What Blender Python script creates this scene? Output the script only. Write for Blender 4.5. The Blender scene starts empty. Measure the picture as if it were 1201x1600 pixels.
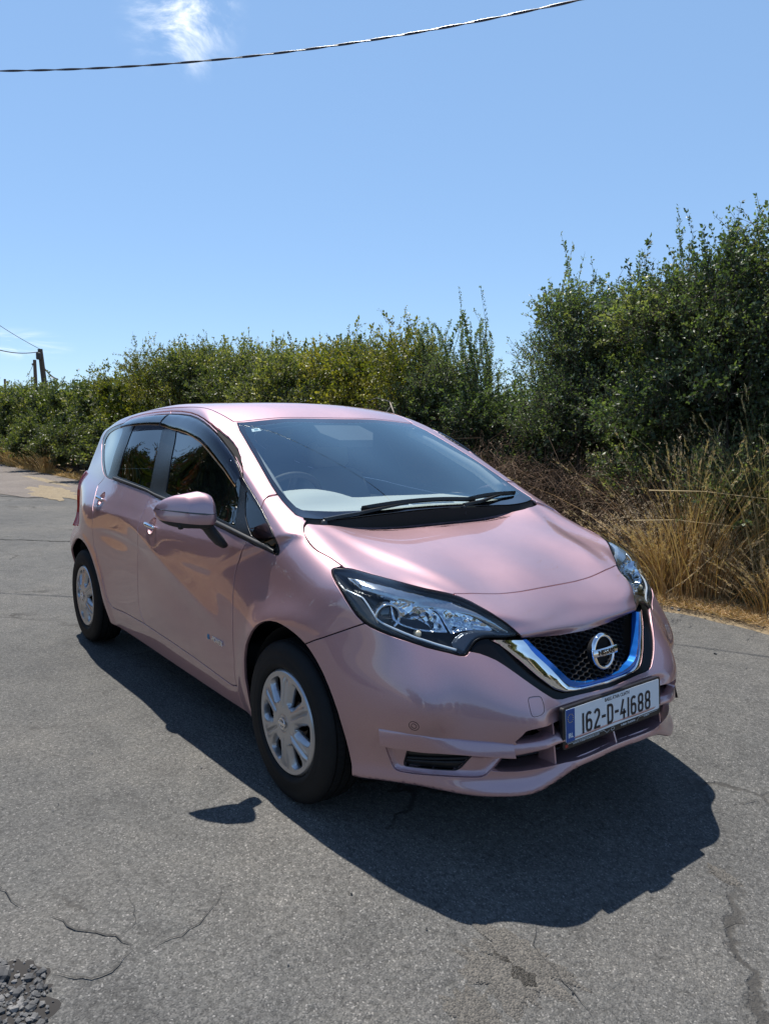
import bpy, math, random, json
import numpy as np
from mathutils import Matrix, Vector
C = bpy.context.scene.collection
sc = bpy.context.scene
# ---------------- camera ----------------
cam = bpy.data.cameras.new('camera'); camo = bpy.data.objects.new('camera', cam); C.objects.link(camo)
cam.sensor_fit = 'HORIZONTAL'; cam.sensor_width = 36; cam.lens = 35.0083; cam.clip_start = .05; cam.clip_end = 3000
camo.matrix_world = Matrix([[0.6025679, -0.0910414, 0.7928577, 2.3324035], [0.7980592, 0.0641624, -0.5991534, -2.1336402], [0.0036761, 0.993778, 0.1113186, 1.3792975], [0, 0, 0, 1]])
sc.camera = camo
# ---------------- sky, sun, exposure ----------------
SUN = Vector((-.40, .06, 1)).normalized()
world = bpy.data.worlds.new('World'); sc.world = world; world.use_nodes = True
wn = world.node_tree; bg = wn.nodes['Background']
sky = wn.nodes.new('ShaderNodeTexSky'); sky.sky_type = 'NISHITA'; sky.sun_disc = False
sky.sun_elevation = math.asin(SUN.z); sky.sun_rotation = math.atan2(SUN.x, SUN.y)
sky.altitude = 0; sky.dust_density = .0; sky.air_density = .85; sky.ozone_density = 3.2
wn.links.new(sky.outputs[0], bg.inputs[0]); bg.inputs[1].default_value = .122
# thin cloud wisps, laid out by direction in the sky
def wn_(k, **kw):
    n = wn.nodes.new(k)
    for a, v in kw.items():
        if a in n.inputs: n.inputs[a].default_value = v
        else: setattr(n, a, v)
    return n
flat = wn_('ShaderNodeMix', data_type='RGBA'); wn.links.new(sky.outputs[0], flat.inputs[6]); flat.inputs[7].default_value = (2.15, 3.70, 6.0, 1)   # even summer haze low in the sky, deeper blue overhead
geo_ = wn_('ShaderNodeTexCoord'); sz_ = wn_('ShaderNodeSeparateXYZ'); wn.links.new(geo_.outputs['Generated'], sz_.inputs[0]); hz_m = wn_('ShaderNodeMapRange', interpolation_type='SMOOTHSTEP'); hz_m.inputs[1].default_value = .45; hz_m.inputs[2].default_value = .85; hz_m.inputs[3].default_value = .5; hz_m.inputs[4].default_value = 0; wn.links.new(sz_.outputs['Z'], hz_m.inputs[0]); wn.links.new(hz_m.outputs[0], flat.inputs[0])
tcw = wn_('ShaderNodeTexCoord'); last = flat.outputs[2]
for cdir, wid, amt, stretch, sc_ in (((-0.8261, 0.3443, 0.4461), (.11, .075, .07), 1.5, (1, 1, 1.6), 9.), ((-0.9756, 0.197, 0.0967), (.05, .07, .022), .8, (1, 1, 6), 12.)):
    mp_ = wn_('ShaderNodeMapping', vector_type='POINT'); mp_.inputs['Scale'].default_value = stretch; wn.links.new(tcw.outputs['Generated'], mp_.inputs[0])
    nz = wn_('ShaderNodeTexNoise', Scale=sc_, Detail=8, Roughness=.62, Distortion=.6); wn.links.new(mp_.outputs[0], nz.inputs['Vector'])
    df = wn_('ShaderNodeVectorMath', operation='SUBTRACT'); wn.links.new(tcw.outputs['Generated'], df.inputs[0]); df.inputs[1].default_value = cdir
    sc2 = wn_('ShaderNodeVectorMath', operation='DIVIDE'); wn.links.new(df.outputs[0], sc2.inputs[0]); sc2.inputs[1].default_value = wid
    ln = wn_('ShaderNodeVectorMath', operation='LENGTH'); wn.links.new(sc2.outputs[0], ln.inputs[0])
    fo = wn_('ShaderNodeMapRange', interpolation_type='SMOOTHSTEP'); fo.inputs[1].default_value = 0; fo.inputs[2].default_value = 1; fo.inputs[3].default_value = 1; fo.inputs[4].default_value = 0; wn.links.new(ln.outputs['Value'], fo.inputs[0])
    nr_ = wn_('ShaderNodeMapRange', interpolation_type='SMOOTHSTEP'); nr_.inputs[1].default_value = .42; nr_.inputs[2].default_value = .70; wn.links.new(nz.outputs[0], nr_.inputs[0])
    mu = wn_('ShaderNodeMath', operation='MULTIPLY'); wn.links.new(fo.outputs[0], mu.inputs[0]); wn.links.new(nr_.outputs[0], mu.inputs[1]); m3 = wn_('ShaderNodeMath', operation='MULTIPLY', use_clamp=True); m3.inputs[1].default_value = amt; wn.links.new(mu.outputs[0], m3.inputs[0])
    mx = wn_('ShaderNodeMix', data_type='RGBA'); wn.links.new(m3.outputs[0], mx.inputs[0]); wn.links.new(last, mx.inputs[6]); mx.inputs[7].default_value = (8.2, 8.6, 9.2, 1); last = mx.outputs[2]
wn.links.new(last, bg.inputs[0])
sl = bpy.data.lights.new('sun', 'SUN'); sl.energy = 5.0; sl.angle = math.radians(.53); sl.color = (1, .955, .88)
so = bpy.data.objects.new('sun', sl); C.objects.link(so); so.rotation_euler = SUN.to_track_quat('Z', 'Y').to_euler()
sc.view_settings.view_transform = 'Standard'; sc.view_settings.look = 'None'; sc.view_settings.gamma = 1
sc.view_settings.exposure = 0.40
sc.cycles.max_bounces = 10; sc.cycles.transparent_max_bounces = 24; sc.cycles.caustics_reflective = False; sc.cycles.caustics_refractive = False
R = random.Random(7); NR = np.random.RandomState(11)
# ---------------- materials ----------------
MATS = {}
def mat(name, color=(.5, .5, .5), rough=.5, metal=0., spec=.5, coat=0., coat_rough=.03, trans=0., emis=None, ior=1.45):
    if name in MATS: return MATS[name]
    m = bpy.data.materials.new(name); m.use_nodes = True; MATS[name] = m
    b = m.node_tree.nodes['Principled BSDF']
    b.inputs['Base Color'].default_value = (*color, 1); b.inputs['Roughness'].default_value = rough; b.inputs['Metallic'].default_value = metal
    b.inputs['Specular IOR Level'].default_value = spec; b.inputs['Coat Weight'].default_value = coat; b.inputs['Coat Roughness'].default_value = coat_rough
    b.inputs['Transmission Weight'].default_value = trans; b.inputs['IOR'].default_value = ior
    if emis: b.inputs['Emission Color'].default_value = (*emis[:3], 1); b.inputs['Emission Strength'].default_value = emis[3]
    return m
def nd(m, kind, **kw):
    n = m.node_tree.nodes.new(kind)
    for k, v in kw.items():
        if k in n.inputs: n.inputs[k].default_value = v
        else: setattr(n, k, v)
    return n
def lk(m, a, b): m.node_tree.links.new(a, b)
def bsdf(m): return m.node_tree.nodes['Principled BSDF']
def ramp(m, stops, interp='LINEAR'):
    r = nd(m, 'ShaderNodeValToRGB'); e = r.color_ramp.elements; r.color_ramp.interpolation = interp
    while len(e) < len(stops): e.new(.5)
    for el, (p, c) in zip(e, stops): el.position = p; el.color = (*c, 1) if len(c) == 3 else c
    return r
def coords(m, kind='Object'):
    return nd(m, 'ShaderNodeTexCoord').outputs[kind]
def noise(m, vec, scale, detail=4, rough=.55):
    n = nd(m, 'ShaderNodeTexNoise', Scale=scale, Detail=detail, Roughness=rough); lk(m, vec, n.inputs['Vector']); return n
def bump(m, h, strength, dist=.002, nrm=None):
    b = nd(m, 'ShaderNodeBump', Strength=strength, Distance=dist); lk(m, h, b.inputs['Height'])
    if nrm: lk(m, nrm, b.inputs['Normal'])
    return b
def glass(name, tint, ior=1.6, rough=0.0, gcol=(1, 1, 1)):
    """single-sheet window glass: tinted pass-through plus a fresnel mirror"""
    m = bpy.data.materials.new(name); m.use_nodes = True; MATS[name] = m; t = m.node_tree; t.nodes.remove(t.nodes['Principled BSDF'])
    tr = nd(m, 'ShaderNodeBsdfTransparent'); tr.inputs[0].default_value = (*tint, 1)
    gl = nd(m, 'ShaderNodeBsdfGlossy'); gl.inputs['Roughness'].default_value = rough; gl.inputs[0].default_value = (1, 1, 1, 1)
    lw = nd(m, 'ShaderNodeLayerWeight', Blend=.5); r0 = ((ior-1)/(ior+1))**2; mx = nd(m, 'ShaderNodeMixShader')
    p5 = nd(m, 'ShaderNodeMath', operation='POWER'); p5.inputs[1].default_value = 5*.8; lk(m, lw.outputs['Facing'], p5.inputs[0])
    fr = nd(m, 'ShaderNodeMath', operation='MULTIPLY_ADD', use_clamp=True); fr.inputs[1].default_value = 1-r0; fr.inputs[2].default_value = r0; lk(m, p5.outputs[0], fr.inputs[0])
    gl.inputs[0].default_value = (*gcol, 1)
    lk(m, fr.outputs[0], mx.inputs[0]); lk(m, tr.outputs[0], mx.inputs[1]); lk(m, gl.outputs[0], mx.inputs[2])
    lk(m, mx.outputs[0], t.nodes['Material Output'].inputs[0]); return m
# ---------------- object helpers ----------------
def tag(o, label=None, cat=None, group=None, kind=None):
    if label: o['label'] = label
    if cat: o['category'] = cat
    if group: o['group'] = group
    if kind: o['kind'] = kind
    return o
def empty(name, loc=(0, 0, 0), rz=0.):
    o = bpy.data.objects.new(name, None); C.objects.link(o); o.location = loc; o.rotation_euler = (0, 0, rz); o.empty_display_size = .2
    o.matrix_basis = Matrix.Translation(loc) @ Matrix.Rotation(rz, 4, 'Z'); return o
def link(name, me, m, parent=None, world_space=True):
    o = bpy.data.objects.new(name, me); C.objects.link(o)
    if m is not None and not len(me.materials): me.materials.append(m)
    if parent:
        o.parent = parent
        if world_space:
            w = Matrix.Identity(4); q = parent
            while q: w = q.matrix_basis @ w if q.parent is None else q.matrix_parent_inverse @ q.matrix_basis @ w; q = q.parent
            o.matrix_parent_inverse = w.inverted()
    return o
def mesh(name, V, Fc, smooth=True, nor=None, uv=None):
    V = np.asarray(V, float); me = bpy.data.meshes.new(name)
    if isinstance(Fc, np.ndarray):
        n = Fc.shape[1]; me.vertices.add(len(V)); me.vertices.foreach_set('co', V.ravel())
        me.loops.add(Fc.size); me.loops.foreach_set('vertex_index', Fc.ravel().astype(np.int32))
        me.polygons.add(len(Fc)); me.polygons.foreach_set('loop_start', np.arange(0, Fc.size, n, dtype=np.int32))
        me.update(calc_edges=True); me.validate()
    else:
        me.from_pydata(V.tolist(), [], [list(map(int, f)) for f in Fc])
    if smooth: me.polygons.foreach_set('use_smooth', [True]*len(me.polygons))
    if nor is not None and len(me.vertices) == len(nor): me.normals_split_custom_set_from_vertices(np.asarray(nor).tolist())
    return me
class MB:
    """collects simple solids into one mesh"""
    def __init__(s): s.V = []; s.F = []; s.n = 0
    def add(s, V, F):
        V = np.asarray(V, float); s.V.append(V); s.F += [[i+s.n for i in f] for f in F]; s.n += len(V); return s
    def box(s, c, d, rot=None):
        V = np.array([(x, y, z) for x in (-.5, .5) for y in (-.5, .5) for z in (-.5, .5)])*np.array(d)
        if rot is not None: V = V@np.array(rot).T
        return s.add(V+np.array(c), [(0, 1, 3, 2), (4, 6, 7, 5), (0, 4, 5, 1), (2, 3, 7, 6), (0, 2, 6, 4), (1, 5, 7, 3)])
    def rbox(s, c, d, r=.01, rot=None):
        """box with chamfered edges"""
        d = np.array(d)/2; V = []; idx = {}
        for sx in (-1, 1):
            for sy in (-1, 1):
                for sz in (-1, 1):
                    for k in range(3):
                        q = d-r; q[k] = d[k]; idx[(sx, sy, sz, k)] = len(V); V.append(q*[sx, sy, sz])
        F = []
        for k in range(3):
            a, b = [i for i in range(3) if i != k]
            for s1 in (-1, 1):
                def key(sa, sb):
                    t = [0, 0, 0]; t[k] = s1; t[a] = sa; t[b] = sb; return idx[(*t, k)]
                F.append([key(-1, -1), key(1, -1), key(1, 1), key(-1, 1)])
        for k in range(3):
            a, b = [i for i in range(3) if i != k]
            for sa in (-1, 1):
                for sb in (-1, 1):
                    def key(sk, which):
                        t = [0, 0, 0]; t[k] = sk; t[a] = sa; t[b] = sb; return idx[(*t, which)]
                    F.append([key(-1, a), key(1, a), key(1, b), key(-1, b)])
        for sx in (-1, 1):
            for sy in (-1, 1):
                for sz in (-1, 1): F.append([idx[(sx, sy, sz, k)] for k in range(3)])
        V = np.array(V)
        # orient outward
        G = []
        for f in F:
            p = V[f]; n = np.cross(p[1]-p[0], p[2]-p[0]); G.append(f if n@p.mean(0) > 0 else f[::-1])
        if rot is not None: V = V@np.array(rot).T
        return s.add(V+np.array(c), G)
    def tube(s, pts, r, n=8, cap=True):
        pts = np.array(pts, float); r = np.broadcast_to(r, (len(pts),)); m = len(pts)
        T = np.gradient(pts, axis=0); T /= np.linalg.norm(T, axis=1)[:, None]+1e-12
        u = np.cross(T[0], [0, 0, 1.]); u = u if np.linalg.norm(u) > .1 else np.cross(T[0], [1., 0, 0]); V = []
        for i in range(m):
            u = u-T[i]*(u@T[i]); u /= np.linalg.norm(u); v = np.cross(T[i], u)
            for k in range(n):
                a = 2*math.pi*k/n; V.append(pts[i]+r[i]*(math.cos(a)*u+math.sin(a)*v))
        F = [(i*n+k, i*n+(k+1) % n, (i+1)*n+(k+1) % n, (i+1)*n+k) for i in range(m-1) for k in range(n)]
        if cap: F += [tuple(range(n))[::-1], tuple(range((m-1)*n, m*n))]
        return s.add(V, F)
    def lathe(s, prof, n=32, axis=1, c=(0, 0, 0)):
        """prof: (radius, along) pairs turned about an axis"""
        V = []; o = [i for i in range(3) if i != axis]
        for (r, h) in prof:
            for k in range(n):
                a = 2*math.pi*k/n; p = [0, 0, 0]; p[o[0]] = r*math.cos(a); p[o[1]] = r*math.sin(a); p[axis] = h; V.append(np.array(p)+np.array(c))
        F = [(i*n+k, i*n+(k+1) % n, (i+1)*n+(k+1) % n, (i+1)*n+k) for i in range(len(prof)-1) for k in range(n)]
        return s.add(V, F)
    def obj(s, name, m, parent=None, smooth=False, sharp=None):
        me = bpy.data.meshes.new(name); me.from_pydata(np.concatenate(s.V).tolist(), [], s.F)
        me.polygons.foreach_set('use_smooth', [smooth or sharp is not None]*len(me.polygons))
        if sharp is not None: me.set_sharp_from_angle(angle=math.radians(sharp))
        return link(name, me, m, parent)
# ---------------- ground ----------------
def gz(x, y):
    """the tarmac falls away gently ahead of the car"""
    u = np.maximum(np.asarray(x, float)-.2, 0); return -np.where(u < .5, .15*u*u, .0375+.15*(np.minimum(u, 6)-.5))+0*np.asarray(y, float)
def vnoise(x, y, s, seed=0):
    x = np.asarray(x)/s+17.3*seed; y = np.asarray(y)/s-9.1*seed; xi = np.floor(x).astype(int); yi = np.floor(y).astype(int); fx = x-xi; fy = y-yi; fx = fx*fx*(3-2*fx); fy = fy*fy*(3-2*fy)
    def h(a, b): n = (a*374761393+b*668265263+seed*974711) & 0x7fffffff; n = ((n ^ (n >> 13))*1274126177) & 0x7fffffff; return ((n ^ (n >> 16)) & 0xffff)/65535.
    return (h(xi, yi)*(1-fx)+h(xi+1, yi)*fx)*(1-fy)+(h(xi, yi+1)*(1-fx)+h(xi+1, yi+1)*fx)*fy
def fb_(x, y, s, seed=0): return .5*vnoise(x, y, s, seed)+.3*vnoise(x, y, s/2.1, seed+1)+.2*vnoise(x, y, s/4.3, seed+2)
def grid(xs, ys, z, name, m, keep=None):
    X, Y = np.meshgrid(xs, ys, indexing='ij'); Z = z(X, Y); V = np.stack([X, Y, Z], -1).reshape(-1, 3); q = np.arange(len(V)).reshape(X.shape)
    Fq = np.stack([q[:-1, :-1], q[1:, :-1], q[1:, 1:], q[:-1, 1:]], -1).reshape(-1, 4)
    if keep is not None: cc_ = V[Fq].mean(1); Fq = Fq[keep(cc_[:, 0], cc_[:, 1])]; u, inv = np.unique(Fq, return_inverse=True); V = V[u]; Fq = inv.reshape(Fq.shape)
    return link(name, mesh(name, V, Fq), m)
def asphalt():
    m = mat('weathered_asphalt', (.10, .10, .10), .85); b = bsdf(m); co = coords(m); b.inputs['Specular IOR Level'].default_value = .25
    # stones in the binder
    v1 = nd(m, 'ShaderNodeTexVoronoi', Scale=210, Randomness=1.0); lk(m, co, v1.inputs['Vector'])
    v2 = nd(m, 'ShaderNodeTexVoronoi', Scale=420); lk(m, co, v2.inputs['Vector'])
    hs = nd(m, 'ShaderNodeSeparateColor'); lk(m, v1.outputs['Color'], hs.inputs[0])
    st = ramp(m, [(0, (.078, .077, .075)), (.45, (.106, .104, .100)), (.8, (.128, .125, .120)), (.96, (.165, .160, .153)), (1, (.25, .24, .23))]); lk(m, hs.outputs[0], st.inputs[0])
    big = noise(m, co, .55, 5, .6); bt_ = ramp(m, [(.28, (.72, .73, .75)), (.50, (.98, .98, .97)), (.72, (1.25, 1.21, 1.15))]); lk(m, big.outputs[0], bt_.inputs[0])
    med = noise(m, co, 6, 6, .65); mr = ramp(m, [(.28, (.78, .78, .78)), (.5, (1, 1, 1)), (.72, (1.12, 1.11, 1.09))]); lk(m, med.outputs[0], mr.inputs[0])
    fin = noise(m, co, 55, 3, .6); fr = ramp(m, [(.30, (.66, .66, .66)), (.5, (1, 1, 1)), (.75, (1.16, 1.16, 1.16))]); lk(m, fin.outputs[0], fr.inputs[0])
    def mul(a, c_, f=1.0):
        x = nd(m, 'ShaderNodeMix', data_type='RGBA', blend_type='MULTIPLY'); x.inputs[0].default_value = f; lk(m, a, x.inputs[6]); lk(m, c_, x.inputs[7]); return x.outputs[2]
    col = mul(mul(mul(st.outputs[0], bt_.outputs[0]), mr.outputs[0]), fr.outputs[0])
    # hairline cracks where large cells meet, only in some places
    dn = noise(m, co, 3.5, 5, .6); va = nd(m, 'ShaderNodeVectorMath', operation='SCALE'); va.inputs['Scale'].default_value = .35; lk(m, dn.outputs['Color'], va.inputs[0])
    vs = nd(m, 'ShaderNodeVectorMath', operation='ADD'); lk(m, co, vs.inputs[0]); lk(m, va.outputs[0], vs.inputs[1])
    vc = nd(m, 'ShaderNodeTexVoronoi', Scale=.85, feature='DISTANCE_TO_EDGE'); lk(m, vs.outputs[0], vc.inputs['Vector'])
    cr = ramp(m, [(0, (1, 1, 1)), (.006, (.9, .9, .9)), (.014, (0, 0, 0))]); lk(m, vc.outputs['Distance'], cr.inputs[0])
    gate = noise(m, co, 1.1, 3); gr_ = ramp(m, [(.50, (0, 0, 0)), (.60, (1, 1, 1))]); lk(m, gate.outputs[0], gr_.inputs[0]); crk = mul(cr.outputs[0], gr_.outputs[0])
    x = nd(m, 'ShaderNodeMix', data_type='RGBA'); lk(m, crk, x.inputs[0]); lk(m, col, x.inputs[6]); x.inputs[7].default_value = (.060, .057, .053, 1)
    lk(m, x.outputs[2], b.inputs['Base Color'])
    # relief
    h1 = nd(m, 'ShaderNodeMath', operation='MULTIPLY'); h1.inputs[1].default_value = -1; lk(m, v1.outputs['Distance'], h1.inputs[0])
    b1 = bump(m, h1.outputs[0], .7, .0025); b2 = bump(m, fin.outputs[0], .8, .008, b1.outputs[0]); b3 = bump(m, med.outputs[0], .5, .03, b2.outputs[0])
    inv = nd(m, 'ShaderNodeMath', operation='SUBTRACT'); inv.inputs[0].default_value = 1; lk(m, crk, inv.inputs[1]); b4 = bump(m, inv.outputs[0], .8, .006, b3.outputs[0]); lk(m, b4.outputs[0], b.inputs['Normal'])
    return m
ASPH = asphalt()
def soil():
    m = mat('dry_soil', (.2, .15, .1), .95); b = bsdf(m); co = coords(m); n1 = noise(m, co, 1.3, 6, .65); n2 = noise(m, co, 22, 6, .7)
    r = ramp(m, [(.25, (.10, .075, .05)), (.45, (.22, .165, .105)), (.6, (.34, .26, .15)), (.8, (.42, .33, .19))]); ad = nd(m, 'ShaderNodeMix', data_type='FLOAT'); ad.inputs[0].default_value = .55; lk(m, n1.outputs[0], ad.inputs[2]); lk(m, n2.outputs[0], ad.inputs[3]); lk(m, ad.outputs[0], r.inputs[0]); lk(m, r.outputs[0], b.inputs['Base Color'])
    bb_ = bump(m, n2.outputs[0], 1, .03); lk(m, bb_.outputs[0], b.inputs['Normal']); return m
SOIL = soil()
def ring_coords(lo, hi, step, far): 
    a = np.arange(lo, hi+1e-6, step); g = [far/3**k for k in range(5)][::-1]; return np.r_[[lo-v for v in g[::-1]], a, [hi+v for v in g]]
grid(ring_coords(-60, 12, .6, 800), ring_coords(-14, 14, .35, 800), lambda X, Y: gz(X, Y)-.030+.12*np.clip((Y-3.6)/1.4, 0, 1)**2+.030*fb_(X, Y, .9, 3), 'ground', SOIL).__setitem__('kind', 'structure')
def edge_r(x): return 3.10+.22*(fb_(x, 0*x, 1.3, 5)-.5)+.09*(fb_(x, 0*x, .25, 8)-.5)+np.interp(x, [-60, -30, -19, -12, -3, 0, 4, 12], [.7, .2, .15, .3, .0, -.02, -.1, -.1])
def edge_l(x): return np.interp(x, [-60, -8, -4.5, -3.2, -2.2, 12], [-2.9, -2.7, -2.7, -3.3, -9, -9])+.3*(fb_(x, 0*x, 1.1, 9)-.5)
# road sheet: dense strips whose outer rows follow the ragged tarmac edge
xs = np.unique(np.r_[np.arange(-220, -40, 6.), np.arange(-40, -6, .35), np.arange(-6, 5, .07), np.arange(5, 14, 1.)]); n_ = 70
EL, ER = edge_l(xs), edge_r(xs); tt = np.linspace(0, 1, n_); X = np.repeat(xs[:, None], n_, 1); Y = EL[:, None]+(ER-EL)[:, None]*tt[None]
Z = gz(X, Y)+.004*(fb_(X, Y, .5, 21)-.5); Z[:, 0] -= .04; Z[:, -1] -= .04; V = np.stack([X, Y, Z], -1).reshape(-1, 3); q = np.arange(len(V)).reshape(X.shape)
tag(link('road', mesh('road', V, np.stack([q[:-1, :-1], q[1:, :-1], q[1:, 1:], q[:-1, 1:]], -1).reshape(-1, 4)), ASPH), kind='structure')
# older, pinker surface of the side road behind the car, and its joint
def blotch(name, cx, cy, rx, ry, m, dz=.004, seed=1, n=90, ex=.25, kind='structure', rot=0.):
    V = [(cx, cy, float(gz(cx, cy))+dz)]; rings = 6
    for r in range(1, rings+1):
        for k in range(n):
            a = 2*math.pi*k/n; w = 1+ex*(2*fb_(np.array(40+3*math.cos(a)*1.0), np.array(40+3*math.sin(a)), .9, seed)-1)*(r/rings)+.06*(vnoise(np.array(60+14*math.cos(a)), np.array(60+14*math.sin(a)), .9, seed+4)-.5)
            u, v = rx*w*r/rings*math.cos(a), ry*w*r/rings*math.sin(a); x = cx+u*math.cos(rot)-v*math.sin(rot); y = cy+u*math.sin(rot)+v*math.cos(rot); V.append((x, y, float(gz(x, y))+dz-(.006 if r == rings else 0)))
    Fc = [(0, 1+k, 1+(k+1) % n) for k in range(n)]+[(1+(r-1)*n+k, 1+r*n+k, 1+r*n+(k+1) % n, 1+(r-1)*n+(k+1) % n) for r in range(1, rings) for k in range(n)]
    o = link(name, mesh(name, V, Fc), m); o['kind'] = kind; return o
def vary(name, c0, c1, c2, sc_=60, rough=.9, bd=.008, big=2.):
    m = mat(name, c1, rough); b = bsdf(m); co = coords(m); n1 = noise(m, co, big, 5, .65); n2 = nd(m, 'ShaderNodeTexVoronoi', Scale=sc_); lk(m, co, n2.inputs['Vector']); sp_ = nd(m, 'ShaderNodeSeparateColor'); lk(m, n2.outputs['Color'], sp_.inputs[0])
    x = nd(m, 'ShaderNodeMix', data_type='FLOAT'); x.inputs[0].default_value = .5; lk(m, n1.outputs[0], x.inputs[2]); lk(m, sp_.outputs[0], x.inputs[3]); r = ramp(m, [(.2, c0), (.5, c1), (.85, c2)]); lk(m, x.outputs[0], r.inputs[0]); lk(m, r.outputs[0], b.inputs['Base Color'])
    h = nd(m, 'ShaderNodeMath', operation='MULTIPLY'); h.inputs[1].default_value = -1; lk(m, n2.outputs['Distance'], h.inputs[0]); bb_ = bump(m, h.outputs[0], 1, bd); lk(m, bb_.outputs[0], b.inputs['Normal']); return m
OLDR = vary('old_pink_tarmac', (.10, .085, .075), (.165, .14, .125), (.24, .21, .18), 90, .92, .006, .8)
xs2 = np.arange(-60, -13.2, .5); 
def yl(x): return np.interp(x, [-60, -16, -13.6], [-1.2, .45, 1.0])
X = np.repeat(xs2[:, None], 24, 1); lo = yl(xs2)+.25*(fb_(xs2, 0*xs2, 1.5, 31)-.5); hi = edge_r(xs2)-.02; Y = lo[:, None]+(hi-lo)[:, None]*np.linspace(0, 1, 24)[None]; Z = gz(X, Y)+.0085; V = np.stack([X, Y, Z], -1).reshape(-1, 3); q = np.arange(len(V)).reshape(X.shape)
tag(link('side_road', mesh('side_road', V, np.stack([q[:-1, :-1], q[1:, :-1], q[1:, 1:], q[:-1, 1:]], -1).reshape(-1, 4)), OLDR), kind='structure')
STRAW = vary('straw_litter', (.20, .155, .105), (.32, .255, .17), (.48, .39, .25), 70, .95, .02, 5)
blotch('dry_patch', -14.6, 1.75, 1.9, .42, STRAW, .014, 3, ex=.5, rot=-.06); blotch('dry_patch', -18.4, 2.5, 2.3, .16, STRAW, .014, 5, ex=.6); blotch('dry_patch', -13.6, 2.75, 1.6, .28, STRAW, .014, 9, ex=.6)
# tar joint line behind the car
def crackline(pts, w, name='road_crack', m=None, seed=1):
    p = np.array(pts, float); d = np.r_[0, np.cumsum(np.hypot(*np.diff(p, axis=0).T))]; n = max(12, int(d[-1]/.03)); t = np.linspace(0, d[-1], n); x = np.interp(t, d, p[:, 0]); y = np.interp(t, d, p[:, 1])
    T = np.gradient(np.stack([x, y], 1), axis=0); T /= np.linalg.norm(T, axis=1)[:, None]; Nn = np.stack([-T[:, 1], T[:, 0]], 1); j = (fb_(t, 0*t+seed, .12, seed)-.5)*.10; ww = w*(.35+1.3*fb_(t, 0*t, .07, seed+3))*np.minimum(1, np.minimum(t, d[-1]-t)/.1+.1)
    a = np.stack([x, y], 1)+Nn*(j+ww/2)[:, None]; b = np.stack([x, y], 1)+Nn*(j-ww/2)[:, None]; V = [(*q, float(gz(q[0], q[1]))+.005) for q in np.r_[a, b]]; o = link(name, mesh(name, V, [(k, k+1, n+k+1, n+k) for k in range(n-1)]), m or mat('crack_dark', (.050, .048, .045), .95)); o['kind'] = 'structure'; return o
crackline([[-0.082, -1.775], [-0.063, -1.749], [0.044, -1.748], [0.12, -1.727]], 0.00378, seed=1)
crackline([[0.181, -1.705], [0.246, -1.665], [0.35, -1.601], [0.428, -1.532], [0.453, -1.538]], 0.0042, seed=2)
crackline([[0.453, -1.538], [0.467, -1.567], [0.484, -1.607], [0.463, -1.655], [0.413, -1.746]], 0.00378, seed=3)
crackline([[0.453, -1.538], [0.465, -1.502], [0.482, -1.442], [0.447, -1.366], [0.411, -1.301], [0.341, -1.278]], 0.00252, seed=4)
crackline([[0.381, -1.575], [0.358, -1.516], [0.299, -1.504], [0.228, -1.48]], 0.0021, seed=5)
crackline([[0.914, 0.665], [0.966, 0.656], [0.985, 0.743], [1.028, 0.737]], 0.0032, seed=11)
crackline([[0.962, -0.509], [1.01, -0.591], [1.077, -0.627], [1.197, -0.626], [1.268, -0.652]], 0.0024, seed=12)
crackline([[0.91, 0.303], [0.929, 0.398], [0.953, 0.536], [0.995, 0.533]], 0.002, seed=13)
crackline([[1.238, -0.09], [1.277, 0.025], [1.351, 0.078]], 0.0016, seed=14)
crackline([[-0.864, -1.543], [-0.937, -1.441], [-0.817, -1.381], [-0.869, -1.263]], 0.0016, seed=15)
crackline([(-10.5, -2.9), (-7.79, -.42), (-7.07, .23), (-4.9, 2.2)], .028, seed=30)
crackline([(-22., -.4), (-16, .42), (-14.2, .75), (-13.4, 1.1), (-12.9, 2.4)], .06, seed=31)
# worn patch with exposed stone ahead of the car, loose chippings bottom left
WORN = vary('exposed_stone', (.060, .056, .050), (.105, .098, .088), (.17, .155, .135), 190, .95, .004, 9)
blotch('worn_patch', 1.027, -0.67, 0.15, 0.075, WORN, .0045, 3, ex=.8, rot=0.3)
blotch('worn_patch', 1.051, -0.751, 0.12, 0.07, WORN, .0045, 6, ex=.8, rot=0.2)
blotch('worn_patch', 1.089, -0.902, 0.09, 0.06, WORN, .0045, 8, ex=.8, rot=0)
blotch('worn_patch', 1.147, 0.186, 0.06, 0.03, WORN, .0045, 9, ex=.8, rot=0)
HOLE = mat('hole_dirt', (.035, .032, .03), .95)
blotch('pothole', 0.461, -1.936, .21, .20, HOLE, .0045, 12, ex=.35)
def stones(name, pts, size, m, label, seed=5):
    rs = np.random.RandomState(seed); b = MB(); ico = [(-1, 0, -.7), (1, 0, -.7), (0, 1, -.6), (0, -1, -.6), (-.7, .6, .5), (.7, .5, .6), (.6, -.7, .4), (-.6, -.6, .55), (0, 0, 1.0), (0, 0, -1)]
    Fc = [(9, 0, 2), (9, 2, 1), (9, 1, 3), (9, 3, 0), (0, 4, 2), (2, 5, 1), (1, 6, 3), (3, 7, 0), (0, 7, 4), (4, 5, 2), (5, 6, 1), (6, 7, 3), (8, 5, 4), (8, 6, 5), (8, 7, 6), (8, 4, 7)]
    for x, y in pts:
        s = size*rs.lognormal(0, .45); P = np.array(ico, float)*[1, .8, .6]*s*(1+rs.normal(size=(10, 3))*.18); a = rs.uniform(0, 6.28); P = P@np.array([[math.cos(a), -math.sin(a), 0], [math.sin(a), math.cos(a), 0], [0, 0, 1]]).T; b.add(P+[x, y, float(gz(x, y))+s*.28+.004], [f[::-1] for f in Fc])
    o = b.obj(name, m, None); tag(o, label, 'stones', kind='stuff'); return o
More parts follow.
